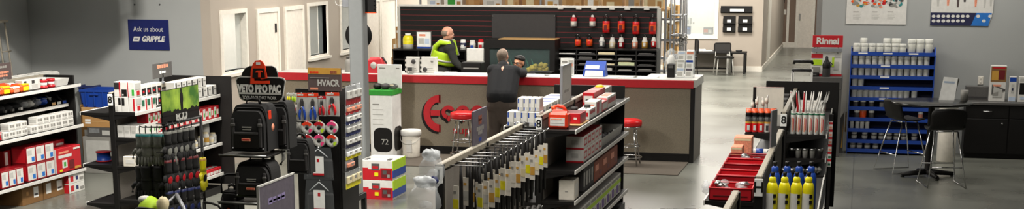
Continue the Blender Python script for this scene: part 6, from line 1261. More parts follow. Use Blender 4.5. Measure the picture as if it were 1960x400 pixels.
# ================================================================ RIGHT AISLE STOCK
XL5 = -.955
z = 1.241
def open_bin(label, x0, x1, y0, y1, z, h, m, grp):
    r = empty('parts_bin', ((x0 + x1) / 2, (y0 + y1) / 2, z), label, 'bin', grp); w, d = x1 - x0, y1 - y0; t = .006
    mb = MB(); mb.b2((-w / 2, -d / 2, 0), (w / 2, d / 2, t), m); mb.b2((-w / 2, -d / 2, 0), (w / 2, -d / 2 + t, h), m); mb.b2((-w / 2, d / 2 - t, 0), (w / 2, d / 2, h * .9), m)
    for s in (-1, 1): mb.b2((s * w / 2, -d / 2, 0), (s * (w / 2 - t), d / 2, h), m)
    mb.build('bin_body', parent=r)
    mb = MB(); mb.tube([(-w / 2, -d / 2, h), (w / 2, -d / 2, h), (w / 2, d / 2, h), (-w / 2, d / 2, h)], .006, m, closed=True, n=6); mb.build('rolled_rim', parent=r)
    mb = MB(); mb.b2((-w * .4, -d / 2 - .003, h * .35), (w * .4, -d / 2, h * .42), 'red_dark'); mb.build('moulded_groove', parent=r)
    return r
by = 9.8
for k in range(6):
    x0, x1 = XL5 - .015, -.665; hh = .085 + .004 * k
    open_bin('%s red parts bin from the front in the right aisle' % ORD[k], x0 + .012, x1, by + .275 * k, by + .275 * k + .268, z, hh, 'red_deep' if k % 2 else 'red', 'red parts bins')
    if k in (0, 5):
        mb = MB(); rr = random.Random(20 + k)
        for q in range(16): mb.blob(((rr.random() - .5) * .2, (rr.random() - .5) * .2, .03 + rr.random() * .06), (.03, .03, .02), 'clear' if q % 3 else 'steel', jit=.2, rnd=rr, seg=8, rings=5)
        o = mb.build('fittings_pile', loc=((x0 + x1) / 2, by + .275 * k + .13, z + .012)); tag(o, ['clear bagged fittings piled in the nearest red bin', 'silvery bagged fittings piled in the farthest red bin'][k > 0], 'fittings', kind='stuff')
mb = MB(); rr = random.Random(4)
for q in range(3): mb.blob((.0, .03 * q, -.02 * q), (.04, .05, .035), 'clear', jit=.3, rnd=rr, seg=10, rings=7)
tag(mb.build('plastic_bag', loc=(XL5 - .045, 10.1, z + .05)), 'crumpled clear bag poking out left of the front red bin', 'bag')
mb = MB(); mb.b2((-.004, -.2, 0), (.004, .2, .1), 'paper'); mb.b2((-.006, -.15, .02), (-.004, .1, .05), 'grey_light'); tag(mb.build('white_card', loc=(-.652, 10.15, z)), 'white card standing between the red bins and the H plate', 'card')
for k, (u0, u1, v0, y, lab) in enumerate(((1398, 1438, 263, 11.85, 'larger salmon patterned box behind the red bins'), (1387, 1420, 281, 11.6, 'smaller salmon patterned box in front of the larger one'))):
    a, b = XU(u0, y, z + .05), XU(u1, y, z + .05); b = min(b, -.66); a = max(a, -.965); zt = ZV(v0, (a + b) / 2, y); carton('patterned_box', lab, 'box', ((a + b) / 2, y + .1, z + .001), (b - a, .2, zt - z - .002), 'salmon', None, [('F', .05, .95, .85, .95, 'cream'), ('R', .1, .9, .2, .8, 'salmon')], seam='cream')
y = 12.1; r = empty('blue_white_tube', (-.76, y, z), 'white tube with a blue band beside the salmon boxes', 'tube')
mb = MB(); mb.lathe([(0, 0), (.03, 0), (.03, .22), (.02, .23), (0, .23)], (-.09, 0, .031), 'white', n=16, M=Matrix.Rotation(PI / 2, 4, 'Y')); mb.build('tube', parent=r); mb = MB(); mb.lathe([(.0305, .05), (.032, .05), (.032, .11), (.0305, .11)], (-.09, 0, .031), 'blue', n=16, M=Matrix.Rotation(PI / 2, 4, 'Y')); mb.build('blue_band', parent=r)
# torch cylinders
def cylinder(label, x, y, z, m, cap, grp, rr=.039, h=.34):
    r = empty('gas_cylinder', (x, y, z), label, 'cylinder', grp)
    mb = MB(); mb.lathe([(0, 0), (rr * .9, 0), (rr, .012), (rr, h * .74), (rr * .93, h * .8), (rr * .72, h * .85), (rr * .4, h * .87), (0, h * .87)], (0, 0, 0), m, n=22); mb.build('tank', parent=r)
    mb = MB(); mb.lathe([(rr * .55, h * .84), (rr * .62, h * .85), (rr * .62, h * .93), (rr * .4, h * .95), (0, h * .95)], (0, 0, 0), cap, n=16); mb.build('cap', parent=r)
    mb = MB(); mb.lathe([(0, 0), (.008, 0), (.012, .012), (.014, .025), (.014, .036), (0, .036)], (0, 0, h * .94), 'black', n=10); mb.build('valve', parent=r)
    mb = MB(); n = 8; v = []; f = []
    for i in range(n + 1):
        a = -PI * .95 + i * PI * .55 / n; v += [((rr + .001) * math.cos(a), (rr + .001) * math.sin(a), h * .3), ((rr + .001) * math.cos(a), (rr + .001) * math.sin(a), h * .68)]
    for i in range(n): f.append((2 * i, 2 * i + 2, 2 * i + 3, 2 * i + 1))
    mb.add(v, f, 'white', True); mb.build('label_wrap', parent=r)
    mb = MB(); a = -PI * .35
    for zz in (.64, .54): mb.box(((rr + .001) * math.cos(a), (rr + .001) * math.sin(a), h * zz), (.02, .004, h * .06), 'black', rz=a + PI / 2)
    mb.build('printed_block', parent=r)
    return r
zc = 1.021
us = (1478, 1501, 1524, 1547)
for k, u in enumerate(us):
    y = 9.86; hC = ZV(327, XU(u, y, 1.4), y) - zc - .02
    cylinder('%s yellow gas cylinder from the left in the front row' % ORD[k], XU(u, y, 1.3), y, zc, 'yellow', 'yellow', 'yellow gas cylinders', h=hC, rr=.0395)
for k, u in enumerate(us):
    y = 10.02; hC = ZV(306, XU(u, y, 1.4), y) - zc - .02
    cylinder('%s blue gas cylinder from the left behind the yellow ones' % ORD[k], XU(u + 4, y, 1.3), y, zc, 'blue', 'blue', 'blue gas cylinders', h=hC, rr=.0395)
# upright plate on the rail of the H gondola
x = -.62; y0 = YU(1473, x, 1.5) if False else 11.6
p = PY(1477, 298, 11.2); zt = ZV(212, -.62, 11.2)
sign_panel('shelf_sign', 'thin grey upright plate standing on the H gondola rail', (-.635, 11.2, 1.43), (-.6, 11.32, zt), .012, 'steel_grey', [])
# foam cans on the left shelf of the second right gondola
z = 1.211
def foam(label, x, y, z, red, grp):
    r = empty('foam_can', (x, y, z), label, 'can', grp); rr, h = .031, .215
    mb = MB(); mb.lathe([(0, 0, ), (rr, .0), (rr, h * .04), (rr, h * .05, 'red_bright' if red else 'grey_light'), (rr, h * .42, 'red_bright' if red else 'grey_light'), (rr, h * .43, 'gold'), (rr, h * .5, 'gold'), (rr, h * .51, 'steel'), (rr, h * .68, 'steel'), (rr * .9, h * .72, 'char'), (rr * .7, h * .76, 'char'), (0, h * .76, 'char')], (0, 0, 0), 'char', n=18); mb.build('can_body', parent=r)
    mb = MB(); mb.lathe([(0, 0), (rr * .95, 0), (rr * .95, h * .16), (rr * .9, h * .17, 'orange'), (rr * .9, h * .24, 'orange'), (0, h * .24, 'orange')], (0, 0, h * .74), 'black', n=18); mb.build('cap', parent=r)
    mb = MB(); mb.b2((-.012, -rr - .0015, h * .12), (.012, -rr * .8, h * .34), 'white' if red else 'char'); mb.build('label_panel', parent=r); return r
usf = (1433, 1445, 1457, 1469, 1481, 1493)
for q in range(4):
    for k, u in enumerate(usf):
        y = 13.97 + .072 * q; x = XU(u, y, z + .1)
        if x > -.735: x = -.735 - .0
        if k == 5: continue
        foam('%s foam can from the left in the %s row, right aisle' % (ORD[k], ['front', 'second', 'third', 'rear'][q]), x, y, z, k not in (3,), 'foam cans in the right aisle')
for k, (u, v) in enumerate(((1441, 190), (1449, 184), (1461, 186), (1468, 182))):
    y = 14.27 + .01 * k; mb = MB(); p = PY(u, v, y); mb.tube([(p.x, y, z), (p.x + .004, y, p.z - .04), (p.x + .02 * (k % 2) - .01, y - .01, p.z)], [.012, .01, .005], 'white', n=8); mb.lathe([(0, 0), (.016, 0), (.016, .05), (0, .05)], (p.x, y, p.z - .08), 'white_warm', n=10)
    tag(mb.build('nozzle_straw', loc=(0, 0, 0)), '%s white nozzle tube from the left behind the foam cans' % ORD[k], 'nozzle', 'white nozzles behind the foam cans')
a, b = rect(1440, 1503, 168, 215, 14.5); a.x = max(a.x, -1.02); b.x = min(b.x, -.705); o = carton('header_board', 'white upright board with an orange top edge behind the foam cans', 'board', ((a.x + b.x) / 2, 14.52, z + .001), (b.x - a.x, .02, b.z - z), 'grey_light', {'T': 'orange'}, [('F', .02, .98, .3, .97, 'white_warm'), ('F', .0, .1, .2, 1, 'black')])
for k in range(6):
    y = 14.75 + .25 * k; carton('boxed_sealant', '%s dark sealant carton behind the white upright board' % ORD[k], 'box', (-.86, y, z + .001), (.28, .2, .16 + .02 * (k % 2)), 'char', None, [('L', .2, .8, .3, .7, 'red'), ('T', .2, .8, .2, .8, 'grey')], 'sealant cartons', seam='grey_dark')
z = .851
for k, u in enumerate((1443, 1456, 1469, 1482)):
    y = 14.05; mb = MB(); mb.tube([(-.07, 0, .025), (.06, 0, .025)], .024, 'grey_dark', n=12); mb.lathe([(0, 0), (.026, 0), (.026, .03), (0, .03)], (.04, 0, .025), 'blue' if k == 1 else 'white', n=12, M=Matrix.Rotation(PI / 2, 4, 'Y')); tag(mb.build('grey_tube', loc=(XU(u, y, z), y + .05 * (k % 2), z + .001), rz=1.4), '%s grey tube lying under the foam cans' % ORD[k], 'tube', 'grey tubes under the foam cans')
# caulking tubes on the right shelf
z = 1.211
def caulk(label, x, y, z, red, grp, tilt=0.0, h=.2, rr=.0245):
    r = empty('caulking_tube', (x, y, z), label, 'tube', grp)
    mb = MB(); mb.lathe([(0, 0), (rr * .92, 0, 'grey_light'), (rr, .003, 'white'), (rr, h * .92, 'white'), (rr, h * .93, 'green_dark'), (rr, h, 'green_dark'), (rr * .8, h * 1.01, 'white'), (0, h * 1.01, 'white')], (0, 0, 0), 'white', n=18); mb.build('cartridge', parent=r)
    mb = MB(); mb.tube([(0, 0, h), (0, 0, h + .05), (tilt, 0, h + .13), (tilt * 1.4, 0, h + .19)], [.013, .011, .007, .004], 'red' if red else 'white', n=10); mb.build('nozzle', parent=r)
    mb = MB(); mb.b2((-rr * .45, -rr - .001, h * .12), (-rr * .05, -rr * .9, h * .8), 'salmon'); mb.b2((rr * .15, -rr - .001, h * .2), (rr * .4, -rr * .9, h * .75), 'red'); mb.build('printed_label', parent=r); return r
usc = (1518, 1530, 1541, 1552, 1563, 1574)
for q in range(5):
    for k, u in enumerate(usc):
        y = 13.95 + .056 * q; x = min(XU(u, y, z + .1), -.31) - (.02 if q % 2 and k else 0)
        caulk('%s caulking tube from the left, %s row' % (ORD[k], ['front', 'second', 'third', 'fourth', 'rear'][q]), x, y, z, q == 1 and k in (0, 1, 2), 'caulking tubes in the right aisle', tilt=.012 * (k - 2))
mb = MB(); mb.b2((-.62, 13.9, z + .2), (-.3, 13.915, z + .222), 'green_dark') if False else None
for k in range(5):
    y = 14.4 + .3 * k; carton('white_tube_carton', '%s white carton of tubes behind the caulking tubes' % ORD[k], 'box', (-.46, y, z + .001), (.28, .26, .15), 'white', {'T': 'grey_light'}, [('R', .1, .9, .3, .6, 'red'), ('T', .2, .8, .2, .8, 'white_warm')], 'tube cartons', seam='grey')
z = .981
for k, u in enumerate((1516, 1528, 1541, 1555, 1570)):
    y = 13.98; x = min(XU(u, y, z + .05), -.32); mb = MB(); rr = .028
    mb.lathe([(0, 0), (rr * .8, 0), (rr, .07), (rr * 1.1, .072, 'steel'), (rr * 1.1, .09, 'steel'), (0, .092, 'steel')], (0, 0, 0), ['black', 'grey_light', 'white', 'grey_light', 'char'][k], n=16)
    o = mb.build('metal_cup', loc=(x, y, z)); tag(o, '%s small metal-topped cup from the left under the caulking tubes' % ORD[k], 'cup', 'metal-topped cups')
z = .821
for k, u in enumerate((1508, 1520, 1533, 1546, 1559, 1572)):
    y = 14.0; x = min(XU(u, y, z + .05), -.33); mb = MB()
    if k < 2: mb.box((0, 0, .045), (.05, .05, .09), 'grey', bev=.005); mb.b2((-.018, -.027, .02), (.018, -.024, .07), 'white')
    else: mb.tube([(-.02, .03, .02), (0, 0, .025), (.02, -.02, .05), (.0, -.03, .07)], .016, 'grey_light', n=8); mb.lathe([(0, 0), (.02, 0), (.02, .02), (0, .02)], (-.01, .02, 0), 'black', n=10)
    tag(mb.build('hose_clip', loc=(x, y, z)), '%s small hardware piece from the left below the metal-topped cups' % ORD[k], 'hardware', 'small hardware in the right aisle')
# black hooks with items under the tubes on the near end
z = .601
for k, u in enumerate((1505, 1520, 1535, 1550)):
    y = 11.9; x = XU(u, y, 1.2); 
    mb = MB(); mb.lathe([(0, 0), (.03, 0), (.034, .1), (.02, .12), (.03, .13, 'steel'), (.03, .15, 'steel'), (0, .15, 'steel')], (0, 0, 0), 'black', n=14); tag(mb.build('black_bottle', loc=(-.56 + .07 * k, 11.9, 1.021)), '%s black bottle with a silver cap behind the gas cylinders' % ORD[k], 'bottle', 'black bottles behind the cylinders')
for k in range(10):
    mb = MB(); q = 10.3 + .16 * k; mb.lathe([(0, 0), (.04, 0), (.04, .06), (.03, .08), (0, .08)], (0, 0, 0), 'black' if k % 2 else 'char', n=14); mb.lathe([(0, .0), (.025, 0), (.025, .03), (0, .03)], (0, 0, .08), 'grey_light', n=12); tag(mb.build('black_jar', loc=(-.5 + .12 * (k % 2), q, 1.021)), '%s squat black jar from the front behind the gas cylinders' % ORD[k], 'jar', 'squat black jars')
# packs on the outer side of the end panel
for k in range(6):
    mb = MB(); p = PY(1587, 235 + 14 * k, 14.2); mb.b2((-.017, 0, 0), (.017, .012, .075), 'white'); mb.b2((-.017, -.002, .05), (.017, 0, .07), 'red'); mb.b2((-.012, -.002, .01), (.012, 0, .03), 'green_dark' if k > 3 else 'salmon')
    mb.b2((-.05, .004, .06), (.0, .008, .066), 'steel'); tag(mb.build('clip_strip_pack', loc=(-.23, 13.987, p.z - .04)), '%s small white and red pack from the top of the clip strip' % ORD[k], 'pack', 'packs on the clip strip')
mb = MB(); mb.b2((-.25, 14.0, 0), (-.21, 14.012, 1.4), 'black'); mb.b2((-.25, 14.0, 0), (-.24, 14.1, 1.3), 'black'); tag(mb.build('clip_strip'), 'black clip strip at the right edge of the caulking tube shelf', 'clip strip')
# ================================================================ RED SIGN STAND AND CART
y = 21.3; a, b = rect(1549, 1611, 148, 290, y); x0, x1 = a.x, b.x; zt = b.z
r = empty('display_cabinet', ((x0 + x1) / 2, y + .25, 0), 'grey-topped black cabinet carrying the red sign display', 'cabinet'); L = -Vector(r.location)
mb = MB(); mb.b2((x0, y, 0), (x1, y + .5, zt - .18), 'black'); mb.build('body', parent=r, loc=L); mb = MB(); mb.b2((x0 - .01, y - .01, zt - .18), (x1 + .01, y + .5, zt), 'grey_dark', bev=.006); mb.build('top_box', parent=r, loc=L)
mb = MB(); mb.b2((x1 - .05, y - .012, 0), (x1 + .01, y, zt - .18), 'grey_dark'); mb.build('corner_trim', parent=r, loc=L); mb = MB(); mb.b2((x0 + .02, y - .006, .1), ((x0 + x1) / 2 - .01, y, zt - .22), 'black_gloss'); mb.build('door', parent=r, loc=L)
a, b = rect(1551, 1612, 100, 147, y + .15); r = empty('product_display', ((a.x + b.x) / 2, y + .2, zt + .001), 'counter display with red brand sign, leaflets and a dark round device', 'display'); L = -Vector(r.location)
mb = MB(); mb.b2((a.x, y + .15, zt + .001), (b.x, y + .17, b.z), 'white', bev=.003); bd = mb.build('display_board', parent=r, loc=L)
mb = MB()
for (u0, u1, v0, v1, m) in ((1553, 1575, 103, 111, 'red'), (1556, 1574, 114, 125, 'lime'), (1592, 1597, 110, 128, 'lime'), (1597, 1610, 104, 110, 'grey_light'), (1596, 1606, 118, 134, 'grey_light'), (1554, 1570, 128, 138, 'grey'), (1552, 1611, 142, 146, 'red')):
    p, q = rect(u0, u1, v0, v1, y + .15); mb.b2((p.x, y + .147, p.z), (q.x, y + .15, q.z), m)
mb.build('print', parent=bd)
sa, sb = rect(1555, 1614, 68, 90, y + .15); mb = MB(); mb.b2((sa.x, y + .14, sa.z), (sb.x, y + .16, sb.z), 'red', bev=.003); sg = mb.build('sign_board', parent=r, loc=L); sg['label'] = 'red sign board'
text('Rinnai', 'lettering', sg, ((sa.x + sb.x) / 2, y + .1385, (sa.z + sb.z) / 2), .13, 'white', width=(sb.x - sa.x) * .74, depth=.002, bold=.005)
for s in (.15, .85): mb = MB(); x = sa.x + (sb.x - sa.x) * s; mb.tube([(x, y + .155, b.z - .02), (x, y + .155, sa.z + .02)], .008, 'steel'); mb.build('support_rod', parent=r, loc=L)
mb = MB(); p, q = rect(1554, 1612, 93, 99, y + .13); mb.b2((p.x, y + .13, p.z), (q.x, y + .15, q.z), 'steel_grey'); mb.build('cross_rail', parent=r, loc=L)
p = PY(1581, 147, y + .06); h = PY(1581, 107, y + .06).z - zt
r = empty('dark_flask', (p.x, y + .07, zt + .001), 'dark grey bottle-shaped device standing before the red sign display', 'device')
mb = MB(); mb.lathe([(0, 0), (.055, 0), (.058, .01), (.056, h * .4), (.058, h * .45, 'black'), (.06, h * .55, 'black'), (.045, h * .7, 'black'), (.022, h * .82, 'black'), (.02, h * .95, 'black'), (.0, h, 'black')], (0, 0, 0), 'char', n=20); mb.build('body', parent=r); mb = MB(); mb.tube([(.045, 0, h * .7), (.08, 0, h * .6), (.06, 0, h * .45)], .008, 'black'); mb.build('handle', parent=r)
p = PY(1560, 144, y + .06); mb = MB(); mb.box((0, 0, .03), (.12, .08, .06), 'black', bev=.012); mb.b2((-.04, -.042, .02), (.02, -.04, .04), 'grey_dark'); tag(mb.build('black_pouch', loc=(p.x, y + .06, zt + .001)), 'small black pouch beside the dark bottle-shaped device', 'pouch')
y = 20.6; p0, p1 = PY(1516, 150, y), PY(1552, 150, y); r = empty('utility_cart', ((p0.x + p1.x) / 2, y + .2, 0), 'pale-framed utility cart with two black handle bars left of the red sign', 'cart'); L = -Vector(r.location)
for v in (121, 134):
    z = ZV(v, p0.x, y); yy = y if v == 134 else y + .4
    mb = MB(); mb.tube([(p0.x - .0, yy + .03, z - .03), (p0.x, yy, z), (p1.x, yy, z), (p1.x, yy + .03, z - .03)], .022, 'black', n=8); mb.build('handle_bar', parent=r, loc=L)
for x in (p0.x, p1.x):
    for yy in (y, y + .4): mb = MB(); mb.tube([(x, yy, .06), (x, yy, ZV(136, p0.x, y))], .013, 'grey_light', n=8); mb.lathe([(0, 0), (.03, 0), (.03, .025), (0, .025)], (x - .012, yy, .03), 'black', n=12, M=Matrix.Rotation(PI / 2, 4, 'Y')); mb.build('leg', parent=r, loc=L)
for z in (ZV(161, p0.x, y), .3): mb = MB(); mb.b2((p0.x, y, z - .02), (p1.x, y + .4, z), 'grey_light', bev=.003); mb.b2((p0.x, y - .01, z - .03), (p1.x, y, z + .01), 'grey_dark'); mb.build('deck', parent=r, loc=L)
# wooden board and a yellow-marked sack by the blue rack
a, b = rect(1616, 1624, 133, 289, 21.9); mb = MB(); mb.b2((a.x, 21.9, .001), (b.x, 22.05, b.z), 'wood', bev=.003); mb.b2((a.x + .01, 21.898, .3), (b.x - .01, 21.9, .6), 'cardboard'); tag(mb.build('timber_board'), 'narrow tan board standing left of the blue rack', 'board')
mb = MB(); a, b = rect(1601, 1616, 215, 290, 21.75); mb.add([(a.x, 21.75, 0), (b.x, 21.75, 0), (b.x, 21.95, 0), (a.x, 21.95, 0), (a.x + .02, 21.8, b.z * .8), (b.x, 21.8, b.z), (b.x, 21.9, b.z), (a.x + .02, 21.9, b.z * .8)], [(0, 1, 5, 4), (1, 2, 6, 5), (2, 3, 7, 6), (3, 0, 4, 7), (4, 5, 6, 7), (3, 2, 1, 0)], 'grey_dark'); mb.add([(a.x + .06, 21.748, .08), (b.x - .01, 21.748, .08), (b.x - .004, 21.79, b.z * .8)], [(0, 1, 2)], 'gold'); tag(mb.build('grey_sack'), 'grey sack with a yellow mark on the floor left of the blue rack', 'sack')
# ================================================================ BLUE RACK OF JARS
RYF = 21.72; x0, x1 = XU(1626, RYF, .8), XU(1784, RYF, .8)
r = empty('jar_rack', ((x0 + x1) / 2, RYF + .17, 0), 'bright blue tiered metal rack full of small white jars', 'rack'); L = -Vector(r.location); zt = ZV(97, x0, RYF)
for x in (x0 - .012, x1): mb = MB(); mb.prism([(RYF, 0), (RYF + .33, 0), (RYF + .33, zt + .05), (RYF + .12, zt + .05), (RYF, zt - .05)], .014, 'blue', M=Matrix.Translation((x + .014, 0, 0)) @ Matrix.Rotation(PI / 2, 4, 'Z')); mb.build('side_panel', parent=r, loc=L)
mb = MB(); mb.b2((x0, RYF + .31, 0), (x1, RYF + .325, zt + .02), 'navy'); mb.build('back_panel', parent=r, loc=L)
lips = [100, 124, 145, 166, 187, 205, 226, 247, 268, 286]
tz = []
for k, v in enumerate(lips):
    z = ZV(v + 3, (x0 + x1) / 2, RYF); tz.append(z)
    mb = MB(); mb.b2((x0, RYF, z), (x1, RYF + .31, z + .01), 'blue'); mb.b2((x0, RYF - .004, z - .03), (x1, RYF + .006, z + .022), 'blue'); s = mb.build('tier', parent=r, loc=L)
    if k in (0, 1, 2, 3, 4):
        for f_ in ((.14, .44, .75) if k == 0 else (.42,)): mb = MB(); mb.b2((x0 + (x1 - x0) * f_ - .07, RYF - .0055, z - .008), (x0 + (x1 - x0) * f_ + .06, RYF - .004, z + .012), 'paper'); mb.build('tier_label', parent=s)
JP = {}
def jar(label, x, y, z, rr, h, lid, body, grp, band=None):
    key = (round(rr, 4), round(h, 3), lid, body, band)
    if key not in JP:
        r = empty('white_jar', (0, 0, 0), label, 'jar', grp)
        mb = MB(); mb.lathe([(0, 0), (rr * .94, 0), (rr, .006), (rr, h * .62), (rr * .9, h * .68), (0, h * .68)], (0, 0, 0), body, n=14)
        if band: mb.lathe([(rr + .0005, h * .15), (rr + .001, h * .15), (rr + .001, h * .5), (rr + .0005, h * .5)], (0, 0, 0), band, n=14)
        mb.build('jar_body', parent=r)
        mb = MB(); mb.lathe([(rr * .98, h * .66), (rr * 1.02, h * .68), (rr * 1.02, h * .97), (rr * .95, h), (0, h)], (0, 0, 0), lid, n=14); mb.build('lid', parent=r)
        JP[key] = r
    else: r = dup(JP[key], label=label, group=grp)
    r.location = (x, y, z); return r
def jars(k, us, v0, lid='jar_lid', body='jar', band=None, rr=None, yo=.07, word='', h=None):
    z = tz[k] + .0105; y = RYF + yo
    if h is None: h = ZV(v0, (x0 + x1) / 2, y) - z
    for i, u in enumerate(us):
        x = XU(u, y, z + h / 2); x = max(x0 + .05, min(x1 - .045, x)); jar('%s %sjar from the left on the %s tier of the blue rack' % (ORD[i], word, ['top', 'second', 'third', 'fourth', 'fifth', 'sixth', 'seventh', 'eighth', 'ninth', 'bottom'][k]), x, y, z, rr or .043, h, lid, body, 'jars on the blue rack', band)
sp_ = lambda a, b, n: [a + (b - a) * i / (n - 1) for i in range(n)]
jars(0, sp_(1640, 1728, 7), 79, rr=.05, word='large front ', h=.13)
jars(0, (1653, 1697, 1713, 1718), 70, rr=.05, yo=.2, word='tall rear ', h=.2)
jars(0, (1745, 1761, 1778), 67, rr=.056, word='tallest ', yo=.085, h=.2)
jars(1, sp_(1637, 1774, 12), 106, rr=.042); jars(2, sp_(1636, 1773, 12), 127, rr=.042); jars(3, (1636, 1648), 148, rr=.042)
jars(4, list(sp_(1635, 1735, 10)) + [1750], 169, rr=.042)
jars(5, (1638, 1652, 1668), 191, yo=.045, body='char', rr=.04, word='dark '); jars(5, (1688, 1698), 191, lid='char', body='grey', rr=.035, word='grey ')
jars(6, (1640, 1668), 211, yo=.045, body='char', rr=.04, word='dark '); jars(6, (1652,), 207, lid='salmon', body='orange', rr=.05, word='orange '); jars(6, (1762,), 212, body='salmon', rr=.036, word='pinkish ')
jars(7, (1630, 1641, 1650, 1660), 232, rr=.03, word='small ')
jars(8, (1635, 1655, 1673, 1687, 1702, 1716, 1730, 1750), 252, body='grey_dark', lid='grey_light', rr=.04, word='grey-banded ', band='grey_light')
jars(9, (1632, 1645, 1660, 1676), 271, body='grey_dark', lid='grey_light', rr=.04, word='grey-banded ', band='grey_light')
# ================================================================ BISTRO TABLE AND CHAIRS
c = PZ(1775, 338); zt = ZV(194, c.x, c.y)
r = empty('bistro_table', (c.x, c.y, 0), 'tall round black bistro table on a cross-shaped foot', 'table')
rad = (XU(1857, c.y, zt) - XU(1700, c.y, zt)) / 2
mb = MB(); mb.lathe([(0, zt - .03), (rad * .97, zt - .03), (rad, zt - .022), (rad, zt - .006), (rad * .985, zt), (0, zt)], (0, 0, 0), 'black_gloss', n=40); mb.build('table_top', parent=r)
mb = MB(); mb.lathe([(0, .06), (.05, .06), (.045, .1), (.04, zt - .08), (.12, zt - .05), (.12, zt - .03), (0, zt - .03)], (0, 0, 0), 'black', n=20); mb.build('pedestal', parent=r)
for k in range(4):
    a = PI * .1 + PI / 2 * k; mb = MB(); mb.tube([(0, 0, .07), (.36 * math.cos(a), .36 * math.sin(a), .035)], [.04, .026], 'black', n=8); mb.lathe([(0, 0), (.025, 0), (.025, .02), (0, .02)], (.34 * math.cos(a), .34 * math.sin(a), 0), 'black', n=10); mb.build('foot_arm', parent=r)
TB = r
def shell_chair(label, x, y, s, rz):
    r = empty('bar_chair', (x, y, 0), label, 'chair', rz=rz)          # faces local +y, the back is at -y
    mb = MB(); nu, nv = 12, 14; v = []; f = []
    prof = [(.2, 0.0), (.19, .012), (.12, .0), (.02, -.008), (-.08, -.004), (-.15, .02), (-.19, .07), (-.215, .13), (-.23, .19), (-.24, .25), (-.245, .285)]
    wd = [.19, .21, .225, .23, .23, .225, .22, .225, .23, .215, .15]
    for i, (py, pz) in enumerate(prof):
        for j in range(nu + 1):
            t = -1 + 2 * j / nu; curl = .05 * t * t * (1 if i > 4 else .4); v.append((wd[i] * t, py + (curl if i > 5 else 0), s + pz + (curl * .5 if i <= 5 else 0)))
    n = nu + 1
    for i in range(len(prof) - 1):
        for j in range(nu): f.append((i * n + j, i * n + j + 1, (i + 1) * n + j + 1, (i + 1) * n + j))
    mb.add(v, f, 'black', True); bm = mb.bm; bmesh.ops.recalc_face_normals(bm, faces=bm.faces); bmesh.ops.solidify(bm, geom=list(bm.faces), thickness=.014)
    mb.build('seat_shell', parent=r)
    for sx in (-1, 1):
        mb = MB(); mb.tube([(sx * .14, .12, s - .015), (sx * .19, .2, s * .5), (sx * .24, .27, .012), (sx * .24, -.27, .012), (sx * .19, -.19, s * .5), (sx * .14, -.1, s - .015)], .0095, 'chrome', n=8); mb.build('sled_leg', parent=r)
    mb = MB(); mb.tube([(-.14, .12, s - .014), (.14, .12, s - .014)], .009, 'chrome'); mb.tube([(-.14, -.1, s - .014), (.14, -.1, s - .014)], .009, 'chrome'); mb.build('seat_support', parent=r)
    mb = MB(); mb.tube([(-.2, .21, s * .36), (.2, .21, s * .36)], .009, 'chrome'); mb.build('foot_rest', parent=r)
    mb = MB(); mb.tube([(-.2, -.205, s * .36), (.2, -.205, s * .36)], .009, 'chrome'); mb.build('rear_stretcher', parent=r)
    return r
pc = PZ(1724, 330); s = ZV(230, pc.x, pc.y + .05)
shell_chair('black shell bar chair at the left of the round table, by the blue rack', pc.x, pc.y + .1, s, -1.05)
pc = PZ(1788, 352); s = ZV(246, pc.x, pc.y)
shell_chair('black shell bar chair with its back to the viewer, before the round table', pc.x + .08, pc.y - .1, s, .2)
# leaflet stand and cup on the table
y = c.y + rad * .55; a, b = rect(1796, 1838, 148, 194, y); zl = zt + .001
r = empty('table_leaflet_stand', ((a.x + b.x) / 2, y, zl), 'white leaflet stand at the back right of the round table', 'leaflet stand'); w, h = b.x - a.x, b.z - zl
mb = MB(); mb.add([(-w / 2, -.09, 0), (w * .26, -.09, 0), (w * .4, .02, h * .95), (-w * .3, .02, h), (-w / 2, -.08, 0), (w * .26, -.08, 0), (w * .4, .03, h * .95), (-w * .3, .03, h)], [(0, 1, 2, 3), (7, 6, 5, 4), (0, 4, 5, 1), (1, 5, 6, 2), (2, 6, 7, 3), (3, 7, 4, 0)], 'paper'); mb.build('front_leaf', parent=r)
mb = MB(); mb.add([(-w * .3, .03, h), (w * .4, .03, h * .95), (w * .5, .12, h * .88), (w * .3, .12, 0), (-w * .3, .12, 0)], [(0, 1, 2, 3, 4)], 'grey_light'); mb.build('back_leaf', parent=r)
mb = MB(); mb.add([(-w * .3, -.008, h * .74), (w * .24, -.008, h * .72), (w * .26, -.001, h * .8), (-w * .28, -.001, h * .82)], [(0, 1, 2, 3)], 'screen'); mb.build('print', parent=r)
q = PY(1832, 190, y); mb = MB(); mb.lathe([(0, 0), (.045, 0), (.05, .14), (.047, .14), (.042, .01), (0, .01)], (0, 0, 0), 'grey', n=18); tag(mb.build('grey_cup', loc=(XU(1845, y - .1, zl), y - .12, zl)), 'grey cup beside the leaflet stand on the round table', 'cup')
# white bin
p = PZ(1813, 297); p.y = 21.2; rr = (XU(1831, 21.2, .4) - XU(1795, 21.2, .4)) / 2; h = ZV(195, p.x, 21.2)
r = empty('waste_bin', (XU(1813, 21.2, .4), 21.2, 0), 'tall white round waste bin behind the front bar chair', 'bin'); mb = MB(); mb.lathe([(0, 0), (rr * .97, 0), (rr, .02), (rr, h * .92), (0, h * .92)], (0, 0, 0), 'white_warm', n=26); mb.build('bin_body', parent=r)
mb = MB(); mb.lathe([(rr * 1.02, h * .9), (rr * 1.03, h * .94), (rr * .9, h), (rr * .5, h), (rr * .45, h * .97), (0, h * .97)], (0, 0, 0), 'grey_light', n=26); mb.build('bin_lid', parent=r)
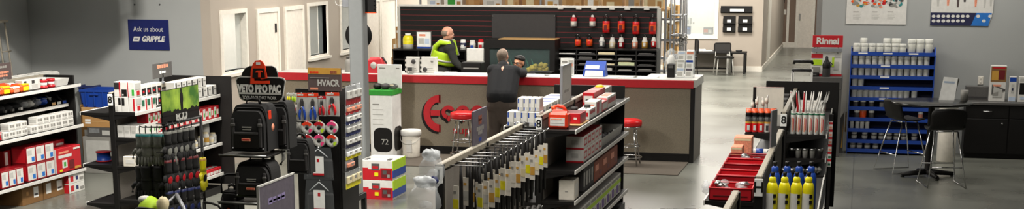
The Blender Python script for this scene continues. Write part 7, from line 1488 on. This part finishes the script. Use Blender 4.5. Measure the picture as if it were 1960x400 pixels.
# ================================================================ BLACK CABINET AND BOXES
CYF = 21.62; x0 = XU(1846, CYF, .4); zt = ZV(196, x0 + .4, CYF)
r = empty('black_cabinet', (x0 + .9, CYF + .2, 0), 'long low black cabinet along the right wall', 'cabinet'); L = -Vector(r.location)
mb = MB(); mb.b2((x0, CYF + .02, .06), (x0 + 1.8, CYF + .46, zt - .04), 'black'); mb.build('carcass', parent=r, loc=L); mb = MB(); mb.b2((x0 + .02, CYF + .05, 0), (x0 + 1.78, CYF + .44, .06), 'black'); mb.build('plinth', parent=r, loc=L)
mb = MB(); mb.b2((x0 - .02, CYF - .02, zt - .04), (x0 + 1.82, CYF + .47, zt), 'stone', bev=.005); mb.build('worktop', parent=r, loc=L)
for k in range(3):
    xa, xb = x0 + .01 + .6 * k, x0 + .59 + .6 * k; mb = MB(); mb.b2((xa, CYF, .08), (xb, CYF + .02, zt - .24), 'black', bev=.003); d = mb.build('door', parent=r, loc=L); mb = MB(); mb.lathe([(0, 0), (.014, 0), (.012, .02), (0, .022)], (xa + .5, CYF, zt - .3), 'chrome', n=12, M=Matrix.Rotation(PI / 2, 4, 'X')); mb.build('knob', parent=d)
    mb = MB(); mb.b2((xa, CYF, zt - .23), (xb, CYF + .02, zt - .05), 'black', bev=.003); d = mb.build('drawer', parent=r, loc=L); mb = MB(); mb.tube([(xa + .22, CYF, zt - .13), (xa + .24, CYF - .02, zt - .13), (xa + .34, CYF - .02, zt - .13), (xa + .36, CYF, zt - .13)], .006, 'chrome'); mb.build('handle', parent=d)
a, b = rect(1846, 1893, 166, 190, CYF + .3); mb = MB(); mb.b2((x0, CYF + .3, zt + .001), (XU(1891, CYF + .3, zt), CYF + .45, b.z), 'stone', bev=.004); mb.b2((x0 + .02, CYF + .299, zt + .02), (x0 + .3, CYF + .3, zt + .05), 'char'); tag(mb.build('stone_sample'), 'speckled dark slab at the left end of the black cabinet top', 'slab')
y = CYF + .12
flat('product_carton', 'white product carton with a dark picture top on the black cabinet', 'box', 1893, 1928, 126, 188, y, .14, 'white', [('F', .02, .98, .55, .97, 'cardboard_dark'), ('F', .08, .5, .6, .85, 'gold'), ('F', .5, .9, .62, .88, 'red_dark'), ('F', .1, .9, .92, .96, 'red'), ('F', .2, .7, .42, .47, 'salmon'), ('F', .2, .8, .12, .36, 'grey_light'), ('F', .2, .55, .16, .34, 'grey')], z=zt + .001)
mb = MB(); p = PY(1910, 172, y - .004); mb.prism([(p.x - .085, p.z - .07), (p.x + .1, p.z - .015), (p.x + .1, p.z + .01), (p.x - .085, p.z + .075)], .002, 'grey_dark', M=Matrix.Translation((0, y - .004, 0))); mb.prism([(p.x - .06, p.z - .045), (p.x + .06, p.z - .01), (p.x + .06, p.z + .005), (p.x - .06, p.z + .05)], .002, 'grey_light', M=Matrix.Translation((0, y - .006, 0)))
cb = [o for o in COL.objects if o.get('label') == 'white product carton with a dark picture top on the black cabinet'][0]; mb.build('device_picture', parent=cb, loc=-Vector(cb.location))
flat('product_carton', 'slim blue and white carton right of the picture-topped carton', 'box', 1930, 1947, 147, 186, y, .1, 'white', [('F', .05, .95, .8, .97, 'blue'), ('F', .3, .7, .35, .7, 'grey_light'), ('F', .4, .6, .45, .55, 'navy'), ('F', .05, .95, .03, .2, 'screen')], z=zt + .001)
flat('product_carton', 'white carton with a black device picture cut by the right frame edge', 'box', 1948, 1972, 147, 187, y, .1, 'white', [('F', .1, .9, .3, .75, 'black'), ('F', .1, .9, .82, .92, 'grey_light'), ('F', .2, .6, .1, .2, 'screen')], z=zt + .001)
# ================================================================ POSTERS
y = 22.09
a, b = rect(1619, 1739, -44, 46, y); r = empty('white_poster', ((a.x + b.x) / 2, y, a.z), 'white poster with three coloured parts drawings above the blue rack', 'poster'); w, h = b.x - a.x, b.z - a.z
mb = MB(); mb.b2((-w / 2, -.004, 0), (w / 2, .004, h), 'white'); mb.build('sheet', parent=r)
rr = random.Random(12)
for k, (u, v, ms) in enumerate(((1646, 5, ('gold', 'grey', 'orange', 'teal', 'grey_light')), (1682, 4, ('grey_light', 'salmon', 'grey', 'red', 'orange')), (1712, 4, ('grey', 'teal', 'grey_light', 'char', 'grey')))):
    p = PY(u, v, y); mb = MB()
    for q in range(26):
        t = rr.random() * 2 * PI; R_ = (.03 + .08 * rr.random()); cx, cz = p.x - r.location.x + R_ * math.cos(t) * 1.1, p.z - r.location.z + R_ * math.sin(t) * .75; n = rr.randint(5, 8); s0 = .012 + .014 * rr.random()
        mb.prism([(cx + s0 * math.cos(2 * PI * i / n) * 1.3, cz + s0 * math.sin(2 * PI * i / n)) for i in range(n)], .0012 + .0001 * q, ms[q % 5], M=Matrix.Translation((0, -.0055 - .0001 * q, 0)))
    mb.build('parts_drawing', parent=r)
    mb = MB(); x = p.x - r.location.x
    for q, (zz, ww) in enumerate(((23, .08), (27, .12), (30, .1), (33, .11), (36, .09))): p2 = PY(u, zz, y).z - r.location.z; mb.b2((x - .09, -.0052, p2 - .004), (x - .09 + ww, -.004, p2 + .004 * (1 if q else 1.6)), 'grey' if q == 0 else 'grey_light')
    mb.build('caption_lines', parent=r)
a, b = rect(1780, 1905, -40, 48, y); r = empty('blue_banded_poster', ((a.x + b.x) / 2, y, a.z), 'white and blue poster with rows of white dots high on the right wall', 'poster'); w, h = b.x - a.x, b.z - a.z
mb = MB(); zb = PY(1800, 24, y).z - a.z
mb.prism([(-w / 2, 0), (w * .44, -.005), (w / 2, h * .3), (w / 2, h), (-w / 2, h)], .008, 'white', M=Matrix.Translation((0, -.004, 0))); mb.build('sheet', parent=r)
mb = MB(); mb.prism([(-w / 2, .0), (w * .16, -.003), (w * .24, zb), (-w / 2, zb)], .0014, 'navy', M=Matrix.Translation((0, -.0056, 0))); mb.build('dark_band', parent=r)
mb = MB(); mb.prism([(w * .16, -.003), (w * .44, -.005), (w * .485, zb), (w * .24, zb)], .0014, 'blue_sky', M=Matrix.Translation((0, -.0056, 0))); mb.build('blue_band', parent=r)
dots = [(1787 + 9.3 * k, 31) for k in range(8)] + [(1787 + 9.3 * k, 40) for k in range(7)] + [(1872, 31), (1895, 31), (1883, 40)]
for k, (u, v) in enumerate(dots):
    p = PY(u, v, y); n = 14; mb = MB(); mb.prism([(p.x - r.location.x + .027 * math.cos(2 * PI * i / n), p.z - r.location.z + .022 * math.sin(2 * PI * i / n)) for i in range(n)], .001, 'white', M=Matrix.Translation((0, -.0068, 0))); mb.build('white_dot', parent=r)
for k, (u, v0, v1, m) in enumerate(((1796, 0, 12, 'grey_light'), (1815, 0, 11, 'salmon'), (1834, 0, 14, 'brown_sign'), (1847, 0, 4, 'grey_dark'), (1868, 0, 13, 'salmon'), (1885, 2, 15, 'grey_light'), (1897, 2, 12, 'grey_light'))):
    p, q = rect(u - 2.5, u + 2.5, v0 - 12, v1, y); mb = MB(); x0_, x1_ = p.x - r.location.x, q.x - r.location.x; z0_, z1_ = p.z - r.location.z, q.z - r.location.z; mb.prism([(x0_, z0_), (x1_, z0_), (x1_ + .006, (z0_ + z1_) / 2), (x1_, z1_), (x0_, z1_), (x0_ - .006, (z0_ + z1_) / 2)], .001, m, M=Matrix.Translation((0, -.0052, 0))); mb.build('fastener_drawing', parent=r)
# blue wall sign at the left
y = 18.02; a, b = rect(248, 322, 38, 95, y); r = empty('wall_sign', ((a.x + b.x) / 2, y, a.z), 'dark blue sign with white lettering on the grey wall', 'sign'); w, h = b.x - a.x, b.z - a.z
mb = MB(); mb.b2((-w / 2, -.01, 0), (w / 2, .006, h), 'blue_sign', bev=.003); mb.build('sign_board', parent=r)
text('Ask us about', 'lettering', r, (0, -.0115, h * .68), .095, 'white', depth=.001, width=w * .74)
text('GRIPPLE', 'lettering', r, (w * .1, -.0115, h * .36), .1, 'white', depth=.001, width=w * .58, shear=.3, bold=.004)
mb = MB(); T = Matrix.Translation((0, -.0122, 0)); mb.prism([(-w * .4, h * .28), (-w * .24, h * .28), (-w * .2, h * .44), (-w * .36, h * .44)], .002, 'white', M=T); mb.prism([(-w * .36, h * .34), (-w * .26, h * .34), (-w * .25, h * .38), (-w * .35, h * .38)], .002, 'blue_sign', M=Matrix.Translation((0, -.0128, 0))); mb.build('mark', parent=r)
for k, u in enumerate((257, 305)): p = PY(u, 9, 18.02); mb = MB(); mb.lathe([(0, 0), (.012, 0), (.008, .012), (0, .012)], (p.x, 18.03, p.z), 'char', n=10, M=Matrix.Rotation(PI / 2, 4, 'X')); tag(mb.build('wall_screw'), 'small dark wall screw above the blue sign, %s one' % ['left', 'right'][k], 'screw')
# tan step ladder against the left side wall
r = empty('step_ladder', (-11.05, 15.2, 0), 'pale ladder frame at the left edge of the frame by the grey wall', 'ladder'); L = -Vector(r.location)
xl = -11.0; ya, yb_ = YU(-4, xl, 1.9), YU(10, xl, 1.9); zt = ZV(38, xl, yb_)
mb = MB(); mb.b2((xl - .08, ya, zt - .03), (xl + .06, yb_, zt), 'rail', bev=.004); mb.build('top_step', parent=r, loc=L)
for y in (ya, yb_): mb = MB(); mb.tube([(xl, y, zt - .03), (xl + .12, y + .05, 0.02)], .012, 'rail', n=6); mb.build('stile', parent=r, loc=L)
for k in range(4): mb = MB(); z = zt * (.2 + .2 * k); mb.tube([(xl + .1 - .02 * k, ya, z), (xl + .1 - .02 * k, yb_ + .04, z)], .009, 'rail', n=6); mb.build('rung', parent=r, loc=L)
# ================================================================ PEOPLE
def capsule(mb, p, q, r0, r1, m='skin', n=12):
    p, q = Vector(p), Vector(q); mb.tube([p, p.lerp(q, .5), q], [r0, (r0 + r1) / 2, r1], m, n=n); mb.blob(p, (r0,) * 3, m, seg=12, rings=8); mb.blob(q, (r1,) * 3, m, seg=12, rings=8)
def fuse(mb, name, parent, m, voxel=.009, smooth=3):
    o = mb.build(name + '_raw'); md = o.modifiers.new('r', 'REMESH'); md.mode = 'VOXEL'; md.voxel_size = voxel; md.use_smooth_shade = True
    s = o.modifiers.new('s', 'SMOOTH'); s.iterations = smooth; s.factor = .5
    dg = bpy.context.evaluated_depsgraph_get(); me = bpy.data.meshes.new_from_object(o.evaluated_get(dg)); me.name = name
    old = o.data; bpy.data.objects.remove(o); bpy.data.meshes.remove(old); me.materials.clear(); me.materials.append(MATS[m])
    for p in me.polygons: p.material_index = 0; p.use_smooth = True
    o = bpy.data.objects.new(name, me); COL.objects.link(o); o.parent = parent; return o
def hand(mb, wrist, d, side, palm_n, sc=1.0):
    """palm, four curled fingers and a thumb; d = pointing direction, palm_n = direction the palm faces, side = towards the thumb"""
    w = Vector(wrist); d = Vector(d).normalized(); n = Vector(palm_n).normalized(); s = Vector(side).normalized()
    c = w + d * .05 * sc
    for k in range(4): t = (-1.2 + .8 * k) * .018 * sc; capsule(mb, w + d * .015 + s * t * .6, w + d * .09 * sc + s * t, .017, .0135, n=8)
    for k, l in enumerate((.062, .078, .082, .072)):
        t = (-1.4 + .93 * k) * .019 * sc; a = w + d * .092 * sc + s * t; b = a + d * l * .55 * sc + n * .012; e = b + (d * .6 + n * .8).normalized() * l * .5 * sc
        mb.tube([a, b, e], [.0105, .0095, .008], 'skin', n=8); mb.blob(e, (.008,) * 3, 'skin', seg=8, rings=6); mb.blob(b, (.0095,) * 3, 'skin', seg=8, rings=6)
    a = w + d * .03 * sc + s * .03 * sc; b = a + (d * .5 + s * .8).normalized() * .04 * sc + n * .01; e = b + (d * .9 + s * .2).normalized() * .035 * sc + n * .006
    mb.tube([a, b, e], [.014, .012, .009], 'skin', n=8); mb.blob(e, (.009,) * 3, 'skin', seg=8, rings=6)
def head(mb, c, yaw, pitch, roll=0.0, s=1.0):
    """skull with jaw, nose, brow, ears; faces local -y"""
    M = Matrix.Translation(c) @ Matrix.Rotation(yaw, 4, 'Z') @ Matrix.Rotation(pitch, 4, 'X') @ Matrix.Rotation(roll, 4, 'Y') @ Matrix.Scale(s, 4)
    def b(p, r): mb.blob((0, 0, 0), r, 'skin', M=M @ Matrix.Translation(p), seg=18, rings=12)
    b((0, .012, .03), (.074, .094, .085)); b((0, -.01, -.03), (.062, .078, .075)); b((0, -.045, -.075), (.038, .036, .03)); b((0, -.085, .02), (.05, .016, .012))
    mb.tube([M @ Vector((0, -.088, .012)), M @ Vector((0, -.108, -.018)), M @ Vector((0, -.092, -.026))], [.009, .014, .012], 'skin', n=8)
    b((.028, -.07, -.02), (.02, .016, .016)); b((-.028, -.07, -.02), (.02, .016, .016)); b((0, -.082, -.048), (.024, .01, .009)); 
    for sx in (-1, 1): b((sx * .077, .012, -.002), (.01, .02, .032))
    return M
def hairm(name, M, m, parent, parts):
    mb = MB()
    for p, r in parts: mb.blob((0, 0, 0), r, m, M=M @ Matrix.Translation(p), seg=18, rings=12)
    return fuse(mb, name, parent, m, .007, 2)
def face_parts(M, parent, glasses=False, mouth=True):
    mb = MB()
    for sx in (-1, 1): mb.blob((0, 0, 0), (.011, .006, .007), 'paper', M=M @ Matrix.Translation((sx * .03, -.083, .0)), seg=10, rings=6)
    for sx in (-1, 1): mb.blob((0, 0, 0), (.005, .004, .005), 'black', M=M @ Matrix.Translation((sx * .03, -.0885, .0)), seg=8, rings=6)
    mb.build('eyes', parent=parent)
    mb = MB()
    for sx in (-1, 1): mb.box((0, 0, 0), (.034, .01, .007), 'hair_black', M=M @ Matrix.Translation((sx * .03, -.094, .02)))
    mb.build('eyebrows', parent=parent)
    mb = MB(); mb.box((0, 0, 0), (.04, .008, .006), 'brick', M=M @ Matrix.Translation((0, -.09, -.05))); mb.build('lips', parent=parent)
    if glasses:
        mb = MB()
        for sx in (-1, 1):
            mb.tube([M @ Vector((sx * .032 + .024 * math.cos(t), -.104, .0 + .016 * math.sin(t))) for t in [2 * PI * k / 14 for k in range(14)]], .003, 'black', closed=True, n=5); mb.tube([M @ Vector((sx * .055, -.104, .004)), M @ Vector((sx * .083, -.02, .004)), M @ Vector((sx * .08, .02, -.002))], .003, 'black', n=5)
        mb.tube([M @ Vector((-.01, -.105, .003)), M @ Vector((.01, -.105, .003))], .003, 'black', n=5); mb.build('glasses', parent=parent)
# ---- customer, back to the camera, leaning on the counter
yF = 19.5; gx = PY(958, 250, yF).x
r = empty('person', (gx, yF, 0), 'person in a black jacket and taupe trousers leaning on the counter', 'person'); L = -Vector(r.location); gz = .012
hd = PY(963, 108, 19.92)
shl, shr = PY(944, 136, 19.74), PY(985, 138, 19.76); hpl, hpr = PY(950, 203, 19.5), PY(970, 203, 19.5); neck = PY(963, 125, 19.82)
chest = (shl + shr) / 2; hip = (hpl + hpr) / 2
ell, wrl = PY(941, 172, 19.88), Vector((PY(946, 150, 20.3).x, 20.3, KZ + .05)); elr, wrr = Vector((PY(1001, 149, 20.12).x, 20.12, KZ + .055)), Vector((PY(985, 150, 20.42).x, 20.42, KZ + .045))
knl, knr = Vector((hpl.x - .02, 19.5, .5)), Vector((hpr.x + .03, 19.46, .5)); anl, anr = Vector((hpl.x - .03, 19.42, .09)), Vector((hpr.x + .05, 19.36, .09))
def person_body(mb, hs=1.0):
    capsule(mb, neck, hd - Vector((0, .01, .06)), .055, .05); capsule(mb, chest - Vector((0, 0, .04)), chest.lerp(hip, .5), .13, .125); capsule(mb, chest.lerp(hip, .5), hip, .125, .13); capsule(mb, shl, shr, .07, .07); capsule(mb, hpl, hpr, .09, .09)
    for a, b, c in ((shl, ell, wrl), (shr, elr, wrr)): capsule(mb, a, b, .052, .042); capsule(mb, b, c, .042, .028)
    for a, b, c in ((hpl, knl, anl), (hpr, knr, anr)): capsule(mb, a, b, .085, .058); capsule(mb, b, c, .058, .038); capsule(mb, c, c + Vector((0, .15, -.045)), .04, .032)
mb = MB(); person_body(mb); M = head(mb, hd, PI - .15, -.25); hand(mb, wrl, (.5, .8, -.1), (.8, -.4, 0), (0, 0, -1)); hand(mb, wrr, (-.8, .4, -.1), (.2, .9, .1), (0, 0, -1))
o = fuse(mb, 'body', r, 'skin'); o.location = L
face_parts(Matrix.Translation(L) @ M, r)
h_ = hairm('hair', M, 'hair_grey', r, [((0, .026, .034), (.078, .09, .084)), ((0, .05, -.02), (.066, .06, .06))]); h_.location = L
mb = MB()
for sx in (-.075, .075): capsule(mb, chest + Vector((sx, 0, -.06)), hip + Vector((sx, 0, .13)), .155, .145)
capsule(mb, shl, shr, .095, .095); capsule(mb, neck, neck + Vector((0, -.02, -.04)), .075, .1)
for a, b, c in ((shl, ell, wrl), (shr, elr, wrr)): capsule(mb, a, b, .08, .066); capsule(mb, b, b.lerp(c, .88), .066, .05)
o = fuse(mb, 'jacket', r, 'cloth_black', .012, 2); o.location = L
mb = MB(); capsule(mb, neck + Vector((-.05, .03, .02)), neck + Vector((.05, .03, .02)), .03, .03); mb.tube([neck + Vector((.062 * math.cos(t), .02 + .06 * math.sin(t), .022)) for t in [2 * PI * k / 20 for k in range(20)]], .014, 'grey_light', closed=True); o = mb.build('collar', parent=r, loc=L)
mb = MB(); capsule(mb, hpl, hpr, .14, .14); capsule(mb, hip, hip - Vector((0, 0, .14)), .145, .12)
for a, b, c in ((hpl, knl, anl), (hpr, knr, anr)): capsule(mb, a, b, .12, .085); capsule(mb, b, c, .085, .066)
o = fuse(mb, 'trousers', r, 'cloth_taupe', .012, 2); o.location = L
for a in (anl, anr):
    mb = MB(); mb.box((a.x, a.y + .06, .04), (.1, .28, .055), 'black', bev=.02); mb.blob((a.x, a.y + .03, .075), (.048, .1, .045), 'black'); mb.build('shoe', parent=r, loc=L)
# ---- worker in a safety vest, turned to the right
yF = 22.5; hd = PY(857, 65, yF); wx = PY(845, 140, yF).x
r = empty('person', (wx, yF, 0), 'person in a lime safety vest working at the desk behind the counter', 'person'); L = -Vector(r.location)
neck = PY(852, 80, yF); shr = PY(862, 94, yF - .2); shl = PY(848, 90, yF + .2); hpr = PY(845, 141, yF - .1); hpl = PY(842, 141, yF + .1); chest = (shl + shr) / 2; hip = (hpl + hpr) / 2
elr, wrr = PY(871, 118, yF - .25), PY(884, 130, yF - .3); ell, wrl = PY(866, 118, yF + .22), PY(884, 126, yF + .12)
knl, knr = Vector((hip.x, yF + .1, .48)), Vector((hip.x + .02, yF - .1, .48)); anl, anr = Vector((hip.x - .02, yF + .12, .09)), Vector((hip.x - .04, yF - .12, .09))
def body2(mb):
    capsule(mb, neck, hd - Vector((.01, 0, .06)), .055, .05); capsule(mb, chest - Vector((0, 0, .03)), chest.lerp(hip, .5), .13, .125); capsule(mb, chest.lerp(hip, .5), hip, .125, .13); capsule(mb, shl, shr, .065, .065)
    for a, b, c in ((shl, ell, wrl), (shr, elr, wrr)): capsule(mb, a, b, .052, .042); capsule(mb, b, c, .042, .028)
    for a, b, c in ((hpl, knl, anl), (hpr, knr, anr)): capsule(mb, a, b, .085, .058); capsule(mb, b, c, .058, .038); capsule(mb, c, c + Vector((.15, 0, -.045)), .04, .032)
mb = MB(); body2(mb); M = head(mb, hd, PI / 2 + .45, .3); hand(mb, wrr, (.9, 0, -.35), (.2, .9, 0), (0, 0, -1)); hand(mb, wrl, (.9, -.1, -.3), (.2, -.9, 0), (0, 0, -1))
o = fuse(mb, 'body', r, 'skin'); o.location = L; face_parts(Matrix.Translation(L) @ M, r)
h_ = hairm('hair', M, 'hair_grey', r, [((0, .045, -.002), (.078, .066, .058)), ((0, .03, .03), (.076, .06, .03))]); h_.location = L
mb = MB(); capsule(mb, chest - Vector((0, 0, .0)), chest.lerp(hip, .5), .155, .15); capsule(mb, chest.lerp(hip, .5), hip, .15, .155); capsule(mb, shl, shr, .085, .085)
for a, b, c in ((shl, ell, wrl), (shr, elr, wrr)): capsule(mb, a, b, .074, .062); capsule(mb, b, b.lerp(c, .9), .062, .045)
o = fuse(mb, 'shirt', r, 'cloth_dark', .012, 2); o.location = L
# vest: body band under the arms, shoulder straps crossing on the back
mb = MB(); v = []; f = []; seg = 30; ts = (.2, .3, .4, .5, .6, .68)
for t in ts:
    c_ = chest.lerp(hip, t)
    for k in range(seg): a_ = 2 * PI * k / seg; v.append((c_.x + .178 * math.cos(a_), c_.y + (.235 - .03 * t) * math.sin(a_), c_.z + .03 - .04 * math.cos(a_)))
for q in range(len(ts) - 1):
    for k in range(seg): f.append((q * seg + k, q * seg + (k + 1) % seg, (q + 1) * seg + (k + 1) % seg, (q + 1) * seg + k))
mb.add(v, f, 'lime', True); bmesh.ops.recalc_face_normals(mb.bm, faces=mb.bm.faces); bmesh.ops.solidify(mb.bm, geom=list(mb.bm.faces), thickness=-.008); mb.build('vest_body', parent=r, loc=L)
def strap_(nm, rr, m, dz):
    for s_ in (-1, 1):
        mb = MB(); sh_ = shl if s_ > 0 else shr
        pts = [chest.lerp(hip, .55) + Vector((-.175, .02 * s_, 0)), chest.lerp(hip, .25) + Vector((-.175 - dz, .07 * s_, 0)), chest + Vector((-.15 - dz, .12 * s_, .03)), chest + Vector((-.06, .145 * s_, .1 + dz)), chest + Vector((.07, .15 * s_, .09 + dz)), chest.lerp(hip, .3) + Vector((.165 + dz, .12 * s_, 0))]
        mb.tube(pts, rr, m, n=8); mb.build(nm, parent=r, loc=L)
strap_('vest_strap', .045, 'lime', 0); strap_('reflective_stripe', .026, 'reflective', .026)
mb = MB(); c_ = chest.lerp(hip, .52); mb.tube([(c_.x + .182 * math.cos(t), c_.y + .226 * math.sin(t), c_.z + .03 - .04 * math.cos(t)) for t in [2 * PI * k / 30 for k in range(30)]], .018, 'reflective', closed=True, n=6); mb.build('reflective_band', parent=r, loc=L)
mb = MB(); capsule(mb, hpl, hpr, .145, .145); capsule(mb, hip, hip - Vector((0, 0, .1)), .145, .12)
for a, b, c in ((hpl, knl, anl), (hpr, knr, anr)): capsule(mb, a, b, .11, .085); capsule(mb, b, c, .085, .066)
o = fuse(mb, 'trousers', r, 'cloth_dark', .014, 2); o.location = L
for a in (anl, anr):
    mb = MB(); mb.box((a.x + .06, a.y, .034), (.28, .1, .06), 'black', bev=.02); mb.blob((a.x + .03, a.y, .065), (.1, .048, .045), 'black'); mb.build('shoe', parent=r, loc=L)
# ---- man with glasses seated behind the counter
yF = 21.35; hd = PY(993, 121, yF)
r = empty('person', (hd.x, yF + .1, 0), 'person with black hair and glasses seated behind the counter, facing the customer', 'person'); L = -Vector(r.location)
neck = hd + Vector((.0, .03, -.13)); shl = hd + Vector((.2, .06, -.22)); shr = hd + Vector((-.2, .06, -.22)); chest = (shl + shr) / 2; hip = Vector((hd.x, yF + .12, .54)); hpl, hpr = hip + Vector((.1, 0, 0)), hip + Vector((-.1, 0, 0))
ell, wrl = shl + Vector((.08, -.02, -.26)), Vector((hd.x + .2, yF - .22, .78)); elr, wrr = shr + Vector((-.08, -.02, -.26)), Vector((hd.x - .2, yF - .22, .78))
knl, knr = hpl + Vector((.06, -.36, 0)), hpr + Vector((-.06, -.36, 0)); anl, anr = Vector((knl.x, knl.y + .05, .09)), Vector((knr.x, knr.y + .05, .09))
def body3(mb):
    capsule(mb, neck, hd - Vector((0, 0, .06)), .055, .05); capsule(mb, chest - Vector((0, 0, .04)), hip, .13, .13); capsule(mb, shl, shr, .065, .065); capsule(mb, hpl, hpr, .09, .09)
    for a, b, c in ((shl, ell, wrl), (shr, elr, wrr)): capsule(mb, a, b, .05, .04); capsule(mb, b, c, .04, .028)
    for a, b, c in ((hpl, knl, anl), (hpr, knr, anr)): capsule(mb, a, b, .085, .058); capsule(mb, b, c, .055, .038); capsule(mb, c, c + Vector((0, -.15, -.045)), .04, .032)
mb = MB(); body3(mb); M = head(mb, hd, -.3, -.02, .12); hand(mb, wrl, (-.3, -.9, 0), (-.9, .3, 0), (0, 0, -1)); hand(mb, wrr, (.3, -.9, 0), (.9, .3, 0), (0, 0, -1))
o = fuse(mb, 'body', r, 'skin_warm'); o.location = L; face_parts(Matrix.Translation(L) @ M, r, glasses=True)
h_ = hairm('hair', M, 'hair_black', r, [((0, .02, .062), (.08, .095, .062)), ((0, .05, .0), (.076, .062, .07)), ((0, -.06, .085), (.06, .03, .022))]); h_.location = L
mb = MB(); capsule(mb, chest - Vector((0, 0, .02)), hip, .16, .16); capsule(mb, shl, shr, .085, .085); capsule(mb, neck - Vector((0, 0, .02)), neck - Vector((0, 0, .06)), .07, .09)
for a, b, c in ((shl, ell, wrl), (shr, elr, wrr)): capsule(mb, a, b, .072, .06); capsule(mb, b, b.lerp(c, .9), .06, .045)
o = fuse(mb, 'shirt', r, 'cloth_black', .012, 2); o.location = L
mb = MB(); capsule(mb, hpl, hpr, .145, .145)
for a, b, c in ((hpl, knl, anl), (hpr, knr, anr)): capsule(mb, a, b, .11, .085); capsule(mb, b, c, .08, .062)
o = fuse(mb, 'trousers', r, 'cloth_dark', .014, 2); o.location = L
for a in (anl, anr): mb = MB(); mb.box((a.x, a.y - .06, .034), (.1, .28, .06), 'black', bev=.02); mb.blob((a.x, a.y - .03, .065), (.048, .1, .045), 'black'); mb.build('shoe', parent=r, loc=L)
# his stool
q = empty('desk_stool', (hip.x, hip.y, 0), 'low dark stool under the seated person behind the counter', 'stool'); s = hip.z - .125
mb = MB(); mb.lathe([(0, s - .06), (.19, s - .06), (.2, s - .03), (.19, s - .005), (0, s)], (0, 0, 0), 'black', n=24); mb.build('seat', parent=q)
mb = MB(); mb.tube([(0, 0, s - .05), (0, 0, .06)], .025, 'steel'); mb.build('post', parent=q)
for k in range(5): a = 2 * PI * k / 5 + .3; mb = MB(); mb.tube([(0, 0, .07), (.24 * math.cos(a), .24 * math.sin(a), .02)], .018, 'black'); mb.build('foot_arm', parent=q)
